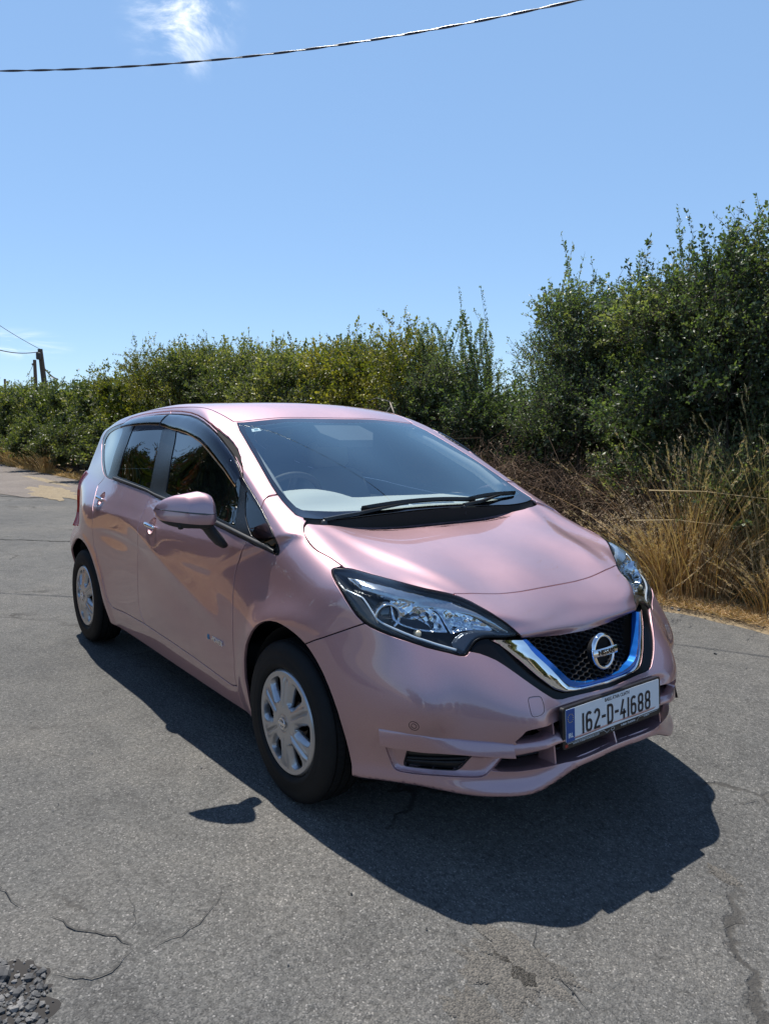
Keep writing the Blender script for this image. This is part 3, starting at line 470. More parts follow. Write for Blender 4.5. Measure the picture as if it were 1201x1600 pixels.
cq = resample_([[-7.969, -1.683, 5.21], [-6.989, -1.026, 5.008], [-6.044, -0.491, 4.812], [-5.39, 0.223, 4.795], [-4.658, 0.881, 4.77], [-3.863, 1.449, 4.725], [-3.127, 1.97, 4.713], [-2.37, 2.374, 4.674], [-1.725, 2.627, 4.611], [-1.204, 2.851, 4.582], [-0.406, 3.113, 4.52]], 7)
def smoothline(p, n):
    p = np.array(p, float); d = np.r_[0, np.cumsum(np.linalg.norm(np.diff(p, axis=0), axis=1))]; t = np.linspace(0, d[-1], n); c_ = [np.polyfit(d, p[:, k], 4) for k in range(3)]; return np.stack([np.polyval(k, t) for k in c_], 1), t
cq, ct = smoothline([[-7.969, -1.683, 5.21], [-6.989, -1.026, 5.008], [-6.044, -0.491, 4.812], [-5.39, 0.223, 4.795], [-4.658, 0.881, 4.77], [-3.863, 1.449, 4.725], [-3.127, 1.97, 4.713], [-2.37, 2.374, 4.674], [-1.725, 2.627, 4.611], [-1.204, 2.851, 4.582], [-0.406, 3.113, 4.52]], 1500); T_ = np.gradient(cq, axis=0); T_ /= np.linalg.norm(T_, axis=1)[:, None]; U_ = ureal(np.cross(T_, [0, 0, 1.])); W_ = np.cross(T_, U_)
tc = empty('twisted_cable', tuple(cq[0])); tag(tc, 'twisted overhead cable crossing the sky above the car', 'cable')
for k in range(2):
    b = MB(); a = 2*math.pi*ct/.62+k*math.pi; b.tube(cq+.0050*(np.cos(a)[:, None]*U_+np.sin(a)[:, None]*W_), .0052, 7); b.obj('strand', mat('cable_strand', (.05, .06, .085), .32, 0, .6), tc, smooth=True)
o = empty('marker_post', (-17.138, 3.62, 0)); tag(o, 'small pale blue marker post in the hedge behind the rear of the roof', 'post'); b = MB(); b.rbox((-17.138, 3.62, 0.760), (.10, .10, 1.521), .01); b.obj('post', mat('marker_blue', (.30, .40, .48), .6), o); b = MB(); b.rbox((-17.138, 3.565, 1.421), (.13, .02, .20), .005); b.obj('plate', mat('marker_plate', (.45, .52, .58), .5), o)


# ---------------- car body surface, car frame: x forward, y left, z up ----------------

def nat_w(xs, x):
    """weights of a natural cubic spline: f(x) = w(x) . f(xs)"""
    xs = np.asarray(xs, float); n = len(xs); h = np.diff(xs); key = xs.tobytes()
    if key in _M2: M2 = _M2[key]
    else: M2 = _M2[key] = nat_m(n, h)
    shp = np.shape(x); x = np.clip(np.ravel(x), xs[0], xs[-1])
    k = np.clip(np.searchsorted(xs, x)-1, 0, n-2); hk = h[k]
    a = (xs[k+1]-x)/hk; b = 1-a
    W = ((a**3-a)*hk**2/6)[:, None]*M2[k] + ((b**3-b)*hk**2/6)[:, None]*M2[k+1]
    r = np.arange(len(x)); W[r, k] += a; W[r, k+1] += b
    return W.reshape(shp+(n,))
_M2 = {}
def nat_m(n, h):
    A = np.zeros((n, n)); B = np.zeros((n, n)); A[0, 0] = A[-1, -1] = 1
    for i in range(1, n-1):
        A[i, i-1] = h[i-1]; A[i, i] = 2*(h[i-1]+h[i]); A[i, i+1] = h[i]
        B[i, i-1] = 6/h[i-1]; B[i, i] = -6/h[i-1]-6/h[i]; B[i, i+1] = 6/h[i]
    return np.linalg.solve(A, B)
def ev_w(xs, x):
    """same for an even function, knots on the positive half only"""
    xs = np.asarray(xs, float); w = nat_w(np.r_[-xs[:0:-1], xs], x); n = len(xs)
    out = w[..., n-1:].copy(); out[..., 1:] += w[..., n-2::-1]
    return out
class Tab:
    """smooth table f(a,b) on natural splines; one axis may be even"""
    def __init__(s, ka, kb, T, even=''):
        s.ka, s.kb, s.T = np.array(ka, float), np.array(kb, float), np.array(T, float)
        s.wa = ev_w if even == 'a' else nat_w; s.wb = ev_w if even == 'b' else nat_w
    def __call__(s, a, b):
        a, b = np.broadcast_arrays(a, b); shp = a.shape
        return ((s.wa(s.ka, a.ravel())@s.T)*s.wb(s.kb, b.ravel())).sum(1).reshape(shp)
def sp(xs, ys):
    ys = np.array(ys, float)
    return lambda x: nat_w(xs, x)@ys
def smax(a, b, k):
    h = np.maximum(k-np.abs(a-b), 0)/k
    return np.maximum(a, b)+h*h*h*k/6
def smin(a, b, k): return -smax(-a, -b, k)
def sstep(a, b, x):
    t = np.clip((x-a)/(b-a), 0, 1); return t*t*t*(t*(6*t-15)+10)
# measured surfaces: ZT bonnet z(x,y); XF nose x(y,z); WS flank y(x,z); WG cabin side y(x,z); XW screen x(y,z); ZR roof z(x,y); XR tail x(y,z)
ZT = Tab([-0.6,-0.12,0.2,0.45,0.6,0.72,0.95], [0.0,0.25,0.45,0.6,0.72,0.88], [[1.06149,1.09021,1.09127,1.07442,1.04865,0.98792],[0.96237,0.96344,0.98033,1.00887,1.01108,0.90017],[0.89733,0.89602,0.90385,0.90139,0.89621,0.77655],[0.82262,0.81653,0.83789,0.8344,0.79632,0.59157],[0.75381,0.76823,0.77536,0.73007,0.62033,0.38855],[0.66747,0.69705,0.68732,0.57323,0.42764,0.16823],[0.45179,0.47672,0.33377,0.1381,-0.06454,-0.39255]], 'b')
XF = Tab([0.0,0.25,0.45,0.58,0.7,0.84], [0.15,0.32,0.48,0.64,0.8], [[0.82842,0.83525,0.81605,0.71179,0.58281],[0.81692,0.83439,0.80152,0.68188,0.69466],[0.7628,0.76144,0.77913,0.66818,0.5414],[0.63544,0.65435,0.67138,0.60342,0.45183],[0.44784,0.47678,0.59033,0.52098,0.44342],[0.14907,0.16583,0.13957,0.10996,0.13648]], 'a')
WS = Tab([-3.4,-3.0,-2.5,-1.9,-1.2,-0.5,0.0,0.35,0.7], [0.18,0.3,0.45,0.62,0.78,0.94,1.1], [[0.68052,0.70014,0.71701,0.71971,0.70338,0.66965,0.61947],[0.75121,0.76869,0.77229,0.80474,0.74188,0.72855,0.72473],[0.77577,0.81257,0.83409,0.84417,0.85142,0.82994,0.74319],[0.77435,0.80673,0.8273,0.83621,0.83163,0.80463,0.73948],[0.77542,0.8119,0.83376,0.84392,0.8513,0.83077,0.74359],[0.77445,0.80814,0.82888,0.83801,0.83626,0.8064,0.74368],[0.77623,0.81053,0.83167,0.84069,0.84313,0.8312,0.73157],[0.7758,0.80568,0.82532,0.82713,0.82202,0.77506,0.60336],[0.73357,0.77574,0.80949,0.81083,0.75149,0.60783,0.38527]], '')
WG = Tab([-3.3,-2.8,-2.2,-1.5,-0.9,-0.3,0.3], [0.9,1.1,1.3,1.5], [[0.69185,0.61254,0.55678,0.46097],[0.73272,0.68213,0.59082,0.56917],[0.84305,0.75684,0.68788,0.58192],[0.8346,0.75751,0.67778,0.58854],[0.8365,0.75703,0.7062,0.60881],[0.80973,0.7349,0.64772,0.5676],[0.77404,0.64824,0.55874,0.49429]], '')
XW = Tab([0.0,0.3,0.55,0.85], [0.9,1.05,1.25,1.5], [[0.17318,-0.13523,-0.54077,-1.14922],[0.16127,-0.15312,-0.53446,-1.14121],[0.13159,-0.19104,-0.58663,-1.17699],[0.05368,-0.23983,-0.64886,-1.27754]], 'a')
ZR = Tab([-3.5,-2.9,-2.3,-1.7,-1.2,-0.6], [0.0,0.25,0.5,0.75], [[1.3014,1.29825,1.28401,1.26759],[1.43819,1.44052,1.39344,1.40918],[1.49648,1.49377,1.46639,1.46438],[1.51666,1.51668,1.50888,1.47492],[1.51177,1.50545,1.48536,1.45525],[1.42044,1.42284,1.40792,1.37597]], 'b')
XR = Tab([0.0,0.35,0.6,0.8], [0.2,0.5,0.8,1.1,1.5], [[-3.20292,-3.27465,-3.24822,-3.20044,-3.05212],[-3.17991,-3.25047,-3.22738,-3.17805,-3.0279],[-3.11815,-3.19216,-3.15796,-3.10993,-2.96822],[-2.93435,-3.01015,-2.98234,-2.93177,-2.78504]], 'a')
CREASE = sp([-2.45, -2.05, -1.5, -1.0, -.57, -.2], [1.0, .955, .86, .72, .59, .50])
def flank(x, z):
    w = WS(x, z)
    d = z-CREASE(np.clip(x, -2.4, -.2))
    amp = sstep(-2.75, -2.2, x)*(1-sstep(-.75, -.25, x))
    w = w + amp*(.020 - .15*(np.sqrt(d*d+.012**2)-.012)*np.exp(-(d/.16)**2))*np.exp(-(d/.30)**2)*(1-sstep(.86, .97, z))
    # front wing leans in above the arch
    w = w-.055*sstep(.54, .94, z)*sstep(-.55, -.05, x)
    for cx in (.06, -2.55):
        r = np.hypot(x-cx, z-.30)
        w = w + .010*np.exp(-((r-.40)/.05)**2)*(z < .8)
    return w
def lip_z(x, y): return .200+.016*sstep(.3, .6, x)+.062*(1-sstep(.16, .44, y))*sstep(.3, .6, x)+.006*sstep(.50, .68, y)*sstep(.3, .45, x)
def F_low(x, y, z):
    y = np.abs(y)
    zt = ZT(np.clip(x, -.6, .95), np.clip(y, 0, .88))
    # raised centre of the bonnet with a soft shoulder running back to the screen corner
    yr = .60-.33*(np.clip(x, -.1, .6)+.1)
    zt = zt + .010*(1-sstep(-.055, .055, y-yr))*sstep(-.6, -.3, x)*(1-sstep(.35, .62, x))
    top = (z-zt)*.93
    xf = XF(np.clip(y, 0, .84), np.clip(z, .15, .8)); xf = xf-np.maximum(y-.84, 0)*4
    xf = xf+.022*np.exp(-((z-.70)/.022)**2)*(1-sstep(.30, .40, y))
    xf = xf+(.018+.008*sstep(.2, .45, y)-.010*sstep(.5, .66, y))*(1-sstep(0., .07, z-lip_z(x, y)))-.014*(1-sstep(.27, .36, y))*sstep(.30, .36, z)*(1-sstep(.45, .49, z))
    front = (x-xf)*(.85-.23*sstep(.35, .6, y))
    side = y-flank(np.clip(x, -3.4, .7), np.clip(z, .18, 1.1))
    low = smax(top, side, .16-.08*sstep(0, .35, x))
    return smax(low, front, .03+.07*sstep(.35, .6, y))
def F(x, y, z):
    """negative inside"""
    y = np.abs(y)
    low = F_low(x, y, z)
    side2 = y-WG(np.clip(x, -3.3, .3), np.clip(z, .9, 1.5))
    scr = (x-XW(np.clip(y, 0, .85), np.clip(z, .9, 1.5)))*.42
    roof = z-ZR(np.clip(x, -3.5, -.6), np.clip(y, 0, .75))
    gh = smax(smax(side2, scr, .05), roof, .10)
    gh = smax(gh, .80+.36*np.maximum(x+.6, 0)-z, .03)
    f = smin(low, gh, .03+.04*sstep(.55, .7, y))
    rear = (x-XR(np.clip(y, 0, .8), np.clip(z, .2, 1.5)))
    f = smax(f, -rear*.9, .10)
    zb = lip_z(x, y)+.04*(1-sstep(-3.0, -2.8, x))
    return smax(f, zb-z, .018)
def grad(p, e=1e-3):
    g = np.empty_like(p)
    for i in range(3):
        d = np.zeros(3); d[i] = e
        g[:, i] = F(*(p+d).T)-F(*(p-d).T)
    return g/(2*e)
def project(p, n=4):
    for _ in range(n):
        g = grad(p); f = F(*p.T)
        s = np.clip(f/np.maximum((g*g).sum(1), .2), -.03, .03)
        p = p-g*s[:, None]
    return p
def unit(v): return v/np.maximum(np.linalg.norm(v, axis=-1, keepdims=True), 1e-12)
def nets(h=.015):
    """surface nets on the half body y>=0"""
    xs = np.arange(-3.36, .95, h); ys = np.arange(-h/2, .92, h); zs = np.arange(.12, 1.6, h)
    V = np.empty((len(xs), len(ys), len(zs)), np.float32)
    Y, Z = np.meshgrid(ys, zs, indexing='ij')
    q = 5; cx, cy, cz = [np.arange(0, len(a)+q, q) for a in (xs, ys, zs)]
    cF = F(*[a.ravel() for a in np.meshgrid(xs[0]+h*(cx+q/2), np.abs(ys[0]+h*(cy+q/2)), zs[0]+h*(cz+q/2), indexing='ij')]).reshape(len(cx), len(cy), len(cz))
    lab = np.sign(cF); V[:] = 0
    near = np.abs(cF) < q*h*1.5
    big = np.repeat(np.repeat(np.repeat(np.where(near, 0, lab), q, 0), q, 1), q, 2)[:V.shape[0], :V.shape[1], :V.shape[2]]
    V[:] = big; ii = np.argwhere(big == 0)
    for k in range(0, len(ii), 200000):
        w = ii[k:k+200000]; V[w[:, 0], w[:, 1], w[:, 2]] = F(xs[w[:, 0]], np.abs(ys[w[:, 1]]), zs[w[:, 2]])
    S = V < 0
    nx, ny, nz = V.shape
    cnt = np.zeros((nx-1, ny-1, nz-1), int)
    for a in (0, 1):
        for b in (0, 1):
            for c in (0, 1): cnt += S[a:nx-1+a, b:ny-1+b, c:nz-1+c]
    act = (cnt > 0) & (cnt < 8)
    idx = -np.ones(act.shape, int); ci = np.argwhere(act); idx[act] = np.arange(len(ci))
    acc = np.zeros((len(ci), 3)); num = np.zeros(len(ci))
    offs = [(a, b, c) for a in (0, 1) for b in (0, 1) for c in (0, 1)]
    for p in offs:
        for ax in range(3):
            if p[ax]: continue
            q = list(p); q[ax] = 1
            v0 = V[ci[:, 0]+p[0], ci[:, 1]+p[1], ci[:, 2]+p[2]]; v1 = V[ci[:, 0]+q[0], ci[:, 1]+q[1], ci[:, 2]+q[2]]
            m = (v0 < 0) != (v1 < 0); t = np.where(m, v0/np.where(m, v0-v1, 1), 0)
            pt = np.array(p, float)[None]+np.zeros((len(ci), 3)); pt[:, ax] += t
            acc += pt*m[:, None]; num += m
    P = (ci+acc/num[:, None])*h+np.array([xs[0], ys[0], zs[0]])
    quads = []
    for ax in range(3):
        o = [a for a in range(3) if a != ax]
        A = S.take(range(0, S.shape[ax]-1), ax); B = S.take(range(1, S.shape[ax]), ax)
        e = np.argwhere(A != B)
        e = e[(e[:, o[0]] > 0) & (e[:, o[1]] > 0) & (e[:, o[0]] < S.shape[o[0]]-1) & (e[:, o[1]] < S.shape[o[1]]-1)]
        ins = S[e[:, 0], e[:, 1], e[:, 2]]
        def c(d0, d1):
            k = e.copy(); k[:, o[0]] += d0; k[:, o[1]] += d1; return idx[k[:, 0], k[:, 1], k[:, 2]]
        q = np.stack([c(-1, -1), c(0, -1), c(0, 0), c(-1, 0)], 1)
        flip = ~ins if ax != 1 else ins
        q[flip] = q[flip][:, ::-1]
        quads.append(q)
    Q = np.concatenate(quads)
    ctr = ci[:, 1] == 0
    P[ctr, 1] = 0
    P = project(P, 2); P[ctr, 1] = 0
    P = project(P, 1); P[ctr, 1] = 0
    return P, Q
CV = {"screen":[[-0.9356,0.5505,1.3998],[-0.9388,0.4394,1.4119],[-0.9398,0.2624,1.4207],[-0.9511,0.1446,1.4236]],
"glass_side":[[-0.9392,0.5488,1.4013],[-0.8496,0.5687,1.3641],[-0.7692,0.5851,1.3284],[-0.6805,0.6036,1.2873],[-0.5982,0.6186,1.2479],[-0.5175,0.6339,1.2075],[-0.4466,0.6465,1.1711],[-0.3878,0.6564,1.1405],[-0.3389,0.6615,1.1152],[-0.2868,0.6661,1.0897],[-0.2385,0.6676,1.0682],[-0.1745,0.669,1.0426],[-0.1134,0.6585,1.0205]],
"clear":[[-0.9055,0.2821,1.4078],[-0.8893,0.3797,1.3978],[-0.8831,0.4686,1.3881],[-0.8781,0.5247,1.3804],[-0.8534,0.5423,1.3685],[-0.7636,0.5639,1.3284],[-0.6662,0.5828,1.2831],[-0.5474,0.6086,1.2247],[-0.4399,0.6277,1.1694],[-0.3604,0.6361,1.1282],[-0.2927,0.6363,1.094],[-0.2334,0.6342,1.0666],[-0.2099,0.6205,1.0563],[-0.1962,0.5905,1.0506],[-0.1812,0.54,1.0461],[-0.1664,0.4887,1.0429],[-0.1401,0.3492,1.0402],[-0.1218,0.2135,1.0386]],
"glass_low":[[-0.1307,0.648,1.0267],[-0.121,0.5932,1.02],[-0.101,0.4866,1.0118],[-0.0779,0.3781,1.0076],[-0.0617,0.2602,1.0047],[-0.055,0.1639,1.0039]],
"shut_side":[[-0.1212,0.6544,1.0145],[-0.096,0.6813,1.0032],[-0.0578,0.7036,0.9837],[-0.0282,0.7105,0.9709],[0.0032,0.7159,0.9574],[0.0329,0.7178,0.946],[0.059,0.7165,0.9376],[0.1269,0.7042,0.9202],[0.1988,0.7007,0.9007]],
"head":[[0.1803,0.7372,0.8883],[0.177,0.7303,0.8938],[0.1827,0.722,0.8969],[0.2041,0.7069,0.8976],[0.235,0.6824,0.8951],[0.2671,0.6645,0.8891],[0.2994,0.6444,0.8819],[0.3371,0.6125,0.8709],[0.3682,0.5813,0.8601],[0.4015,0.5493,0.8485],[0.4343,0.5186,0.8384],[0.4694,0.4817,0.8297],[0.4943,0.4517,0.8221],[0.5168,0.4313,0.8129],[0.5441,0.4138,0.8013],[0.5728,0.4016,0.7887],[0.5995,0.3889,0.7758],[0.6227,0.3761,0.7613],[0.6408,0.3593,0.7456],[0.6522,0.3455,0.7324],[0.6647,0.3339,0.7196],[0.6763,0.3277,0.7088],[0.684,0.3171,0.694],[0.6642,0.3568,0.6947],[0.6369,0.4136,0.6978],[0.6282,0.4331,0.6982],[0.6231,0.4484,0.6954],[0.6204,0.4615,0.6906],[0.6204,0.4742,0.6829],[0.6227,0.4876,0.6722],[0.6252,0.5022,0.6606],[0.6265,0.5092,0.6547],[0.6249,0.5158,0.6524],[0.6162,0.5309,0.653],[0.5929,0.5606,0.6632],[0.574,0.5905,0.6724],[0.5572,0.6207,0.6822],[0.5306,0.656,0.6967],[0.5004,0.6844,0.7084],[0.4719,0.7039,0.7166],[0.4411,0.7203,0.725],[0.4111,0.7335,0.7344],[0.3846,0.7436,0.7454],[0.355,0.7527,0.7651],[0.3296,0.7585,0.7879],[0.3016,0.7623,0.8124],[0.271,0.7618,0.8365],[0.2414,0.7582,0.8538],[0.2157,0.7522,0.8672],[0.1947,0.7458,0.878]],
"black":[[0.6232,0.5004,0.664],[0.6335,0.4863,0.6608],[0.6458,0.4696,0.6563],[0.6617,0.4504,0.6474],[0.6784,0.4291,0.6357],[0.695,0.4106,0.6207],[0.713,0.3904,0.6024],[0.7342,0.3646,0.5784],[0.7549,0.335,0.5523],[0.7692,0.3104,0.532],[0.7807,0.2857,0.5139],[0.786,0.2727,0.5051],[0.7889,0.2569,0.4992],[0.7909,0.2335,0.495]],
"chromeo":[[0.63,0.418,0.69],[0.652,0.391,0.673],[0.671,0.372,0.654],[0.688,0.353,0.633],[0.704,0.333,0.611],[0.72,0.313,0.589],[0.736,0.292,0.566],[0.75,0.269,0.544],[0.764,0.244,0.523],[0.778,0.21,0.51],[0.785,0.17,0.506],[0.793,0.11,0.5045]],
"chromei":[[0.696,0.324,0.688],[0.705,0.314,0.674],[0.714,0.304,0.656],[0.724,0.292,0.639],[0.734,0.279,0.624],[0.743,0.265,0.609],[0.752,0.251,0.593],[0.761,0.237,0.576],[0.769,0.222,0.559],[0.775,0.204,0.541],[0.78,0.181,0.525],[0.784,0.15,0.5155],[0.788,0.1,0.511]],
"bluei":[[0.7,0.31,0.689],[0.709,0.298,0.675],[0.717,0.286,0.66],[0.726,0.273,0.646],[0.735,0.261,0.632],[0.744,0.248,0.617],[0.753,0.235,0.603],[0.761,0.222,0.588],[0.768,0.207,0.573],[0.775,0.193,0.557],[0.779,0.172,0.542],[0.782,0.144,0.531],[0.784,0.1,0.522]],
"gtop":[[0.6834,0.3164,0.692],[0.6837,0.2602,0.6839],[0.6814,0.2027,0.6759],[0.6847,0.1337,0.6696]],
"fb":[[0.1188,0.826,0.6197],[0.1455,0.8212,0.6321],[0.1836,0.8132,0.6511],[0.2229,0.8031,0.6679],[0.2674,0.7889,0.6886],[0.3058,0.7757,0.7061],[0.3473,0.7603,0.7258],[0.3849,0.7438,0.7431],[0.4073,0.7308,0.7576]],
"archf":[[-0.3216,0.8048,0.2499],[-0.3162,0.8153,0.2941],[-0.3134,0.8243,0.3395],[-0.3144,0.8315,0.3804],[-0.3084,0.8366,0.4199],[-0.3025,0.8402,0.4536],[-0.2928,0.8431,0.4853],[-0.2771,0.846,0.526],[-0.2523,0.8482,0.5605],[-0.2195,0.849,0.5986],[-0.1832,0.8473,0.6304],[-0.1495,0.845,0.6494],[-0.1128,0.8428,0.663],[-0.0716,0.8407,0.6719],[-0.0323,0.8391,0.6756],[0.0041,0.8375,0.6739],[0.041,0.8349,0.6685],[0.0792,0.831,0.6589],[0.1132,0.8263,0.6466],[0.1456,0.8212,0.6299],[0.1722,0.8169,0.6104],[0.2053,0.8118,0.5804],[0.2364,0.8073,0.546],[0.2628,0.8036,0.5098],[0.2856,0.7993,0.4708],[0.3036,0.7933,0.4302],[0.3152,0.7843,0.3814],[0.3217,0.7745,0.3396],[0.3247,0.7662,0.3024],[0.3287,0.7585,0.2615],[0.3339,0.7569,0.233]],
"archr":[[-2.7831,0.8409,0.6129],[-2.7257,0.843,0.6439],[-2.6501,0.8467,0.6702],[-2.5772,0.8531,0.6815],[-2.4989,0.8604,0.6855],[-2.4458,0.8634,0.6813],[-2.3961,0.8638,0.6704],[-2.3583,0.862,0.6533],[-2.3271,0.8592,0.6303],[-2.2902,0.8553,0.593],[-2.2564,0.8523,0.5506],[-2.215,0.8504,0.5023],[-2.1858,0.8468,0.4484],[-2.1803,0.8402,0.398],[-2.2104,0.8239,0.3354],[-2.2049,0.815,0.2959],[-2.1781,0.8109,0.2668],[-2.1743,0.803,0.2373]],
"dlo":[[-0.12,0.7743,0.9167],[-0.1186,0.778,0.9063],[-0.1359,0.7807,0.9006],[-0.1867,0.7831,0.9074],[-0.2308,0.7925,0.9173],[-0.3262,0.8068,0.9356],[-0.3991,0.8097,0.9438],[-0.4797,0.8104,0.9529],[-0.6529,0.8083,0.9691],[-0.8675,0.8046,0.9873],[-1.072,0.7981,1.0041],[-1.2734,0.7903,1.0197],[-1.3929,0.7851,1.0312],[-1.5068,0.7804,1.0442],[-1.7064,0.7793,1.0562],[-1.9252,0.7774,1.0672],[-2.1056,0.7712,1.0749],[-2.2168,0.7641,1.0778],[-2.2882,0.7562,1.0833],[-2.3563,0.7454,1.0942],[-2.4355,0.7293,1.1123],[-2.5139,0.7091,1.1363],[-2.682,0.6617,1.1822],[-2.8284,0.6168,1.2279],[-2.8972,0.5921,1.2649],[-2.9203,0.5781,1.2965],[-2.9049,0.5705,1.3254],[-2.861,0.5674,1.3516],[-2.7415,0.5804,1.37],[-2.5706,0.6038,1.3859],[-2.3198,0.6271,1.4053],[-2.1925,0.6259,1.4202],[-2.0977,0.6193,1.4324],[-1.9948,0.6131,1.4412],[-1.8087,0.6057,1.4501],[-1.6115,0.6043,1.4526],[-1.446,0.6099,1.449],[-1.2943,0.6208,1.4412],[-1.1722,0.6358,1.4265],[-1.0623,0.6522,1.4071],[-0.9758,0.6637,1.3872],[-0.9026,0.6716,1.3652],[-0.8384,0.6763,1.3424],[-0.779,0.6826,1.3174],[-0.7236,0.6877,1.293],[-0.6737,0.6937,1.2692],[-0.6247,0.7013,1.2433],[-0.5819,0.7092,1.2177],[-0.5456,0.7171,1.1925],[-0.511,0.7244,1.1677],[-0.4085,0.7364,1.1153],[-0.3078,0.7496,1.0634],[-0.2406,0.7606,1.0249],[-0.18,0.7718,0.9875],[-0.1471,0.7764,0.9647],[-0.1442,0.7701,0.9449]],
"pane_front":[[-1.4521,0.633,1.4057],[-1.3781,0.6786,1.3076],[-1.3344,0.7224,1.1961],[-1.2784,0.7727,1.0566],[-1.0744,0.7805,1.0379],[-0.8294,0.7896,1.0159],[-0.583,0.7958,0.9932],[-0.4483,0.7979,0.9792],[-0.4797,0.7744,1.0339],[-0.5165,0.7413,1.1239],[-0.5236,0.7332,1.1486],[-0.5846,0.7201,1.1989],[-0.6815,0.7053,1.2608],[-0.7882,0.6939,1.3117],[-0.9151,0.6819,1.3563],[-1.0977,0.6586,1.395],[-1.2794,0.6378,1.4146],[-1.381,0.6301,1.4185]],
"pane_rear":[[-2.0731,0.6479,1.3895],[-2.0659,0.6705,1.3485],[-2.0506,0.7,1.2857],[-2.0613,0.7289,1.2043],[-2.0554,0.764,1.0979],[-1.8369,0.7699,1.0847],[-1.6675,0.7712,1.0739],[-1.4936,0.7728,1.0614],[-1.521,0.7492,1.1223],[-1.554,0.7175,1.204],[-1.5825,0.6836,1.2874],[-1.6269,0.6432,1.3789],[-1.6863,0.627,1.4137],[-1.8701,0.6323,1.411],[-1.9966,0.6399,1.4023]],
"pane_quarter":[[-2.238,0.76,1.0842],[-2.3086,0.7497,1.0956],[-2.372,0.7356,1.1155],[-2.4542,0.7147,1.143],[-2.6056,0.6711,1.1891],[-2.7457,0.6279,1.2301],[-2.8224,0.6003,1.2664],[-2.84,0.5877,1.2938],[-2.8109,0.5842,1.3177],[-2.7478,0.5879,1.3396],[-2.6023,0.6071,1.3592],[-2.4283,0.6288,1.3759],[-2.3002,0.6421,1.3799],[-2.245,0.6609,1.3511],[-2.2369,0.6886,1.2899],[-2.2466,0.7191,1.2018],[-2.2353,0.7505,1.1109]],
"pane_front_quarter":[[-0.4561,0.7464,1.1005],[-0.4353,0.7597,1.0633],[-0.4041,0.7746,1.0252],[-0.3572,0.7875,0.9895],[-0.3062,0.7971,0.9563],[-0.2527,0.7971,0.9438],[-0.2087,0.7902,0.9324],[-0.1742,0.7786,0.9222],[-0.1517,0.7744,0.926],[-0.1525,0.7724,0.9392],[-0.168,0.7786,0.9698],[-0.2311,0.7674,1.0089],[-0.3097,0.7544,1.0546],[-0.3919,0.7453,1.0922],[-0.4465,0.7387,1.1192],[-0.465,0.7395,1.1206]],
"visor_front_top":[[-1.5793,0.608,1.4473],[-1.4369,0.6137,1.4435],[-1.2816,0.6263,1.4339],[-1.1588,0.6417,1.4185],[-1.0498,0.6578,1.3991],[-0.963,0.6696,1.3789],[-0.8893,0.6778,1.3565],[-0.823,0.6836,1.3325],[-0.7647,0.6895,1.3078],[-0.7085,0.6951,1.2823],[-0.6603,0.7003,1.2586],[-0.6065,0.7089,1.2277],[-0.5642,0.7167,1.1997],[-0.5258,0.7243,1.1723]],
"visor_front_low":[[-1.5952,0.6428,1.379],[-1.5074,0.647,1.3707],[-1.4076,0.6553,1.3595],[-1.2842,0.6661,1.3522],[-1.1608,0.6797,1.341],[-1.0478,0.6931,1.3252],[-0.95,0.7037,1.3062],[-0.8669,0.7114,1.2829],[-0.7939,0.7171,1.2559],[-0.7363,0.7212,1.2313],[-0.6817,0.7244,1.2084],[-0.6242,0.7282,1.1835],[-0.5644,0.7338,1.1542],[-0.5023,0.7398,1.1261]],
"visor_rear_top":[[-2.1861,0.6301,1.4144],[-2.0898,0.6221,1.429],[-1.9866,0.6161,1.4374],[-1.8017,0.6084,1.4464],[-1.6152,0.6065,1.4491]],
"visor_rear_low":[[-2.2137,0.6564,1.3654],[-2.0918,0.6573,1.3726],[-1.9415,0.6523,1.3792],[-1.7754,0.6454,1.3822],[-1.6115,0.6419,1.3814]],
"belt_low":[[-2.0908,0.7721,1.0739],[-1.9252,0.7774,1.0672],[-1.7064,0.7793,1.0562],[-1.5068,0.7804,1.0442],[-1.3929,0.7851,1.0312],[-1.2734,0.7903,1.0197],[-1.072,0.7981,1.0041],[-0.8675,0.8046,0.9873],[-0.6529,0.8083,0.9691],[-0.4797,0.8104,0.9529],[-0.3991,0.8097,0.9438],[-0.3262,0.8068,0.9356],[-0.2308,0.7925,0.9173],[-0.1359,0.7807,0.9006]],
"belt_top":[[-2.1023,0.7641,1.0935],[-1.9481,0.7694,1.0874],[-1.7251,0.7724,1.0739],[-1.5233,0.7741,1.0595],[-1.4117,0.7777,1.0474],[-1.2981,0.7804,1.0396],[-1.101,0.786,1.0269],[-0.895,0.7924,1.0117],[-0.6757,0.7976,0.9938],[-0.4987,0.8009,0.9767],[-0.4155,0.8013,0.9673],[-0.3244,0.799,0.9556],[-0.2257,0.7948,0.9419],[-0.1578,0.7766,0.9205]],
"doorline":[[-0.4221,0.8155,0.3227],[-0.422,0.8242,0.3791],[-0.4081,0.8298,0.4325],[-0.4078,0.8327,0.4654],[-0.4046,0.8351,0.4935],[-0.3972,0.8392,0.5493],[-0.393,0.84,0.6087],[-0.3933,0.8393,0.664],[-0.3932,0.8368,0.7176],[-0.3905,0.833,0.7609],[-0.3871,0.8283,0.8001],[-0.377,0.8227,0.8349],[-0.3531,0.8197,0.8743],[-0.331,0.816,0.9103],[-0.3245,0.8048,0.9407]],
"a_strip":[[-0.3245,0.8048,0.9407],[-0.3333,0.7972,0.9621],[-0.3754,0.7896,0.9877],[-0.4209,0.7762,1.0237],[-0.4598,0.7565,1.0743],[-0.4856,0.7393,1.1245],[-0.511,0.7244,1.1677]],
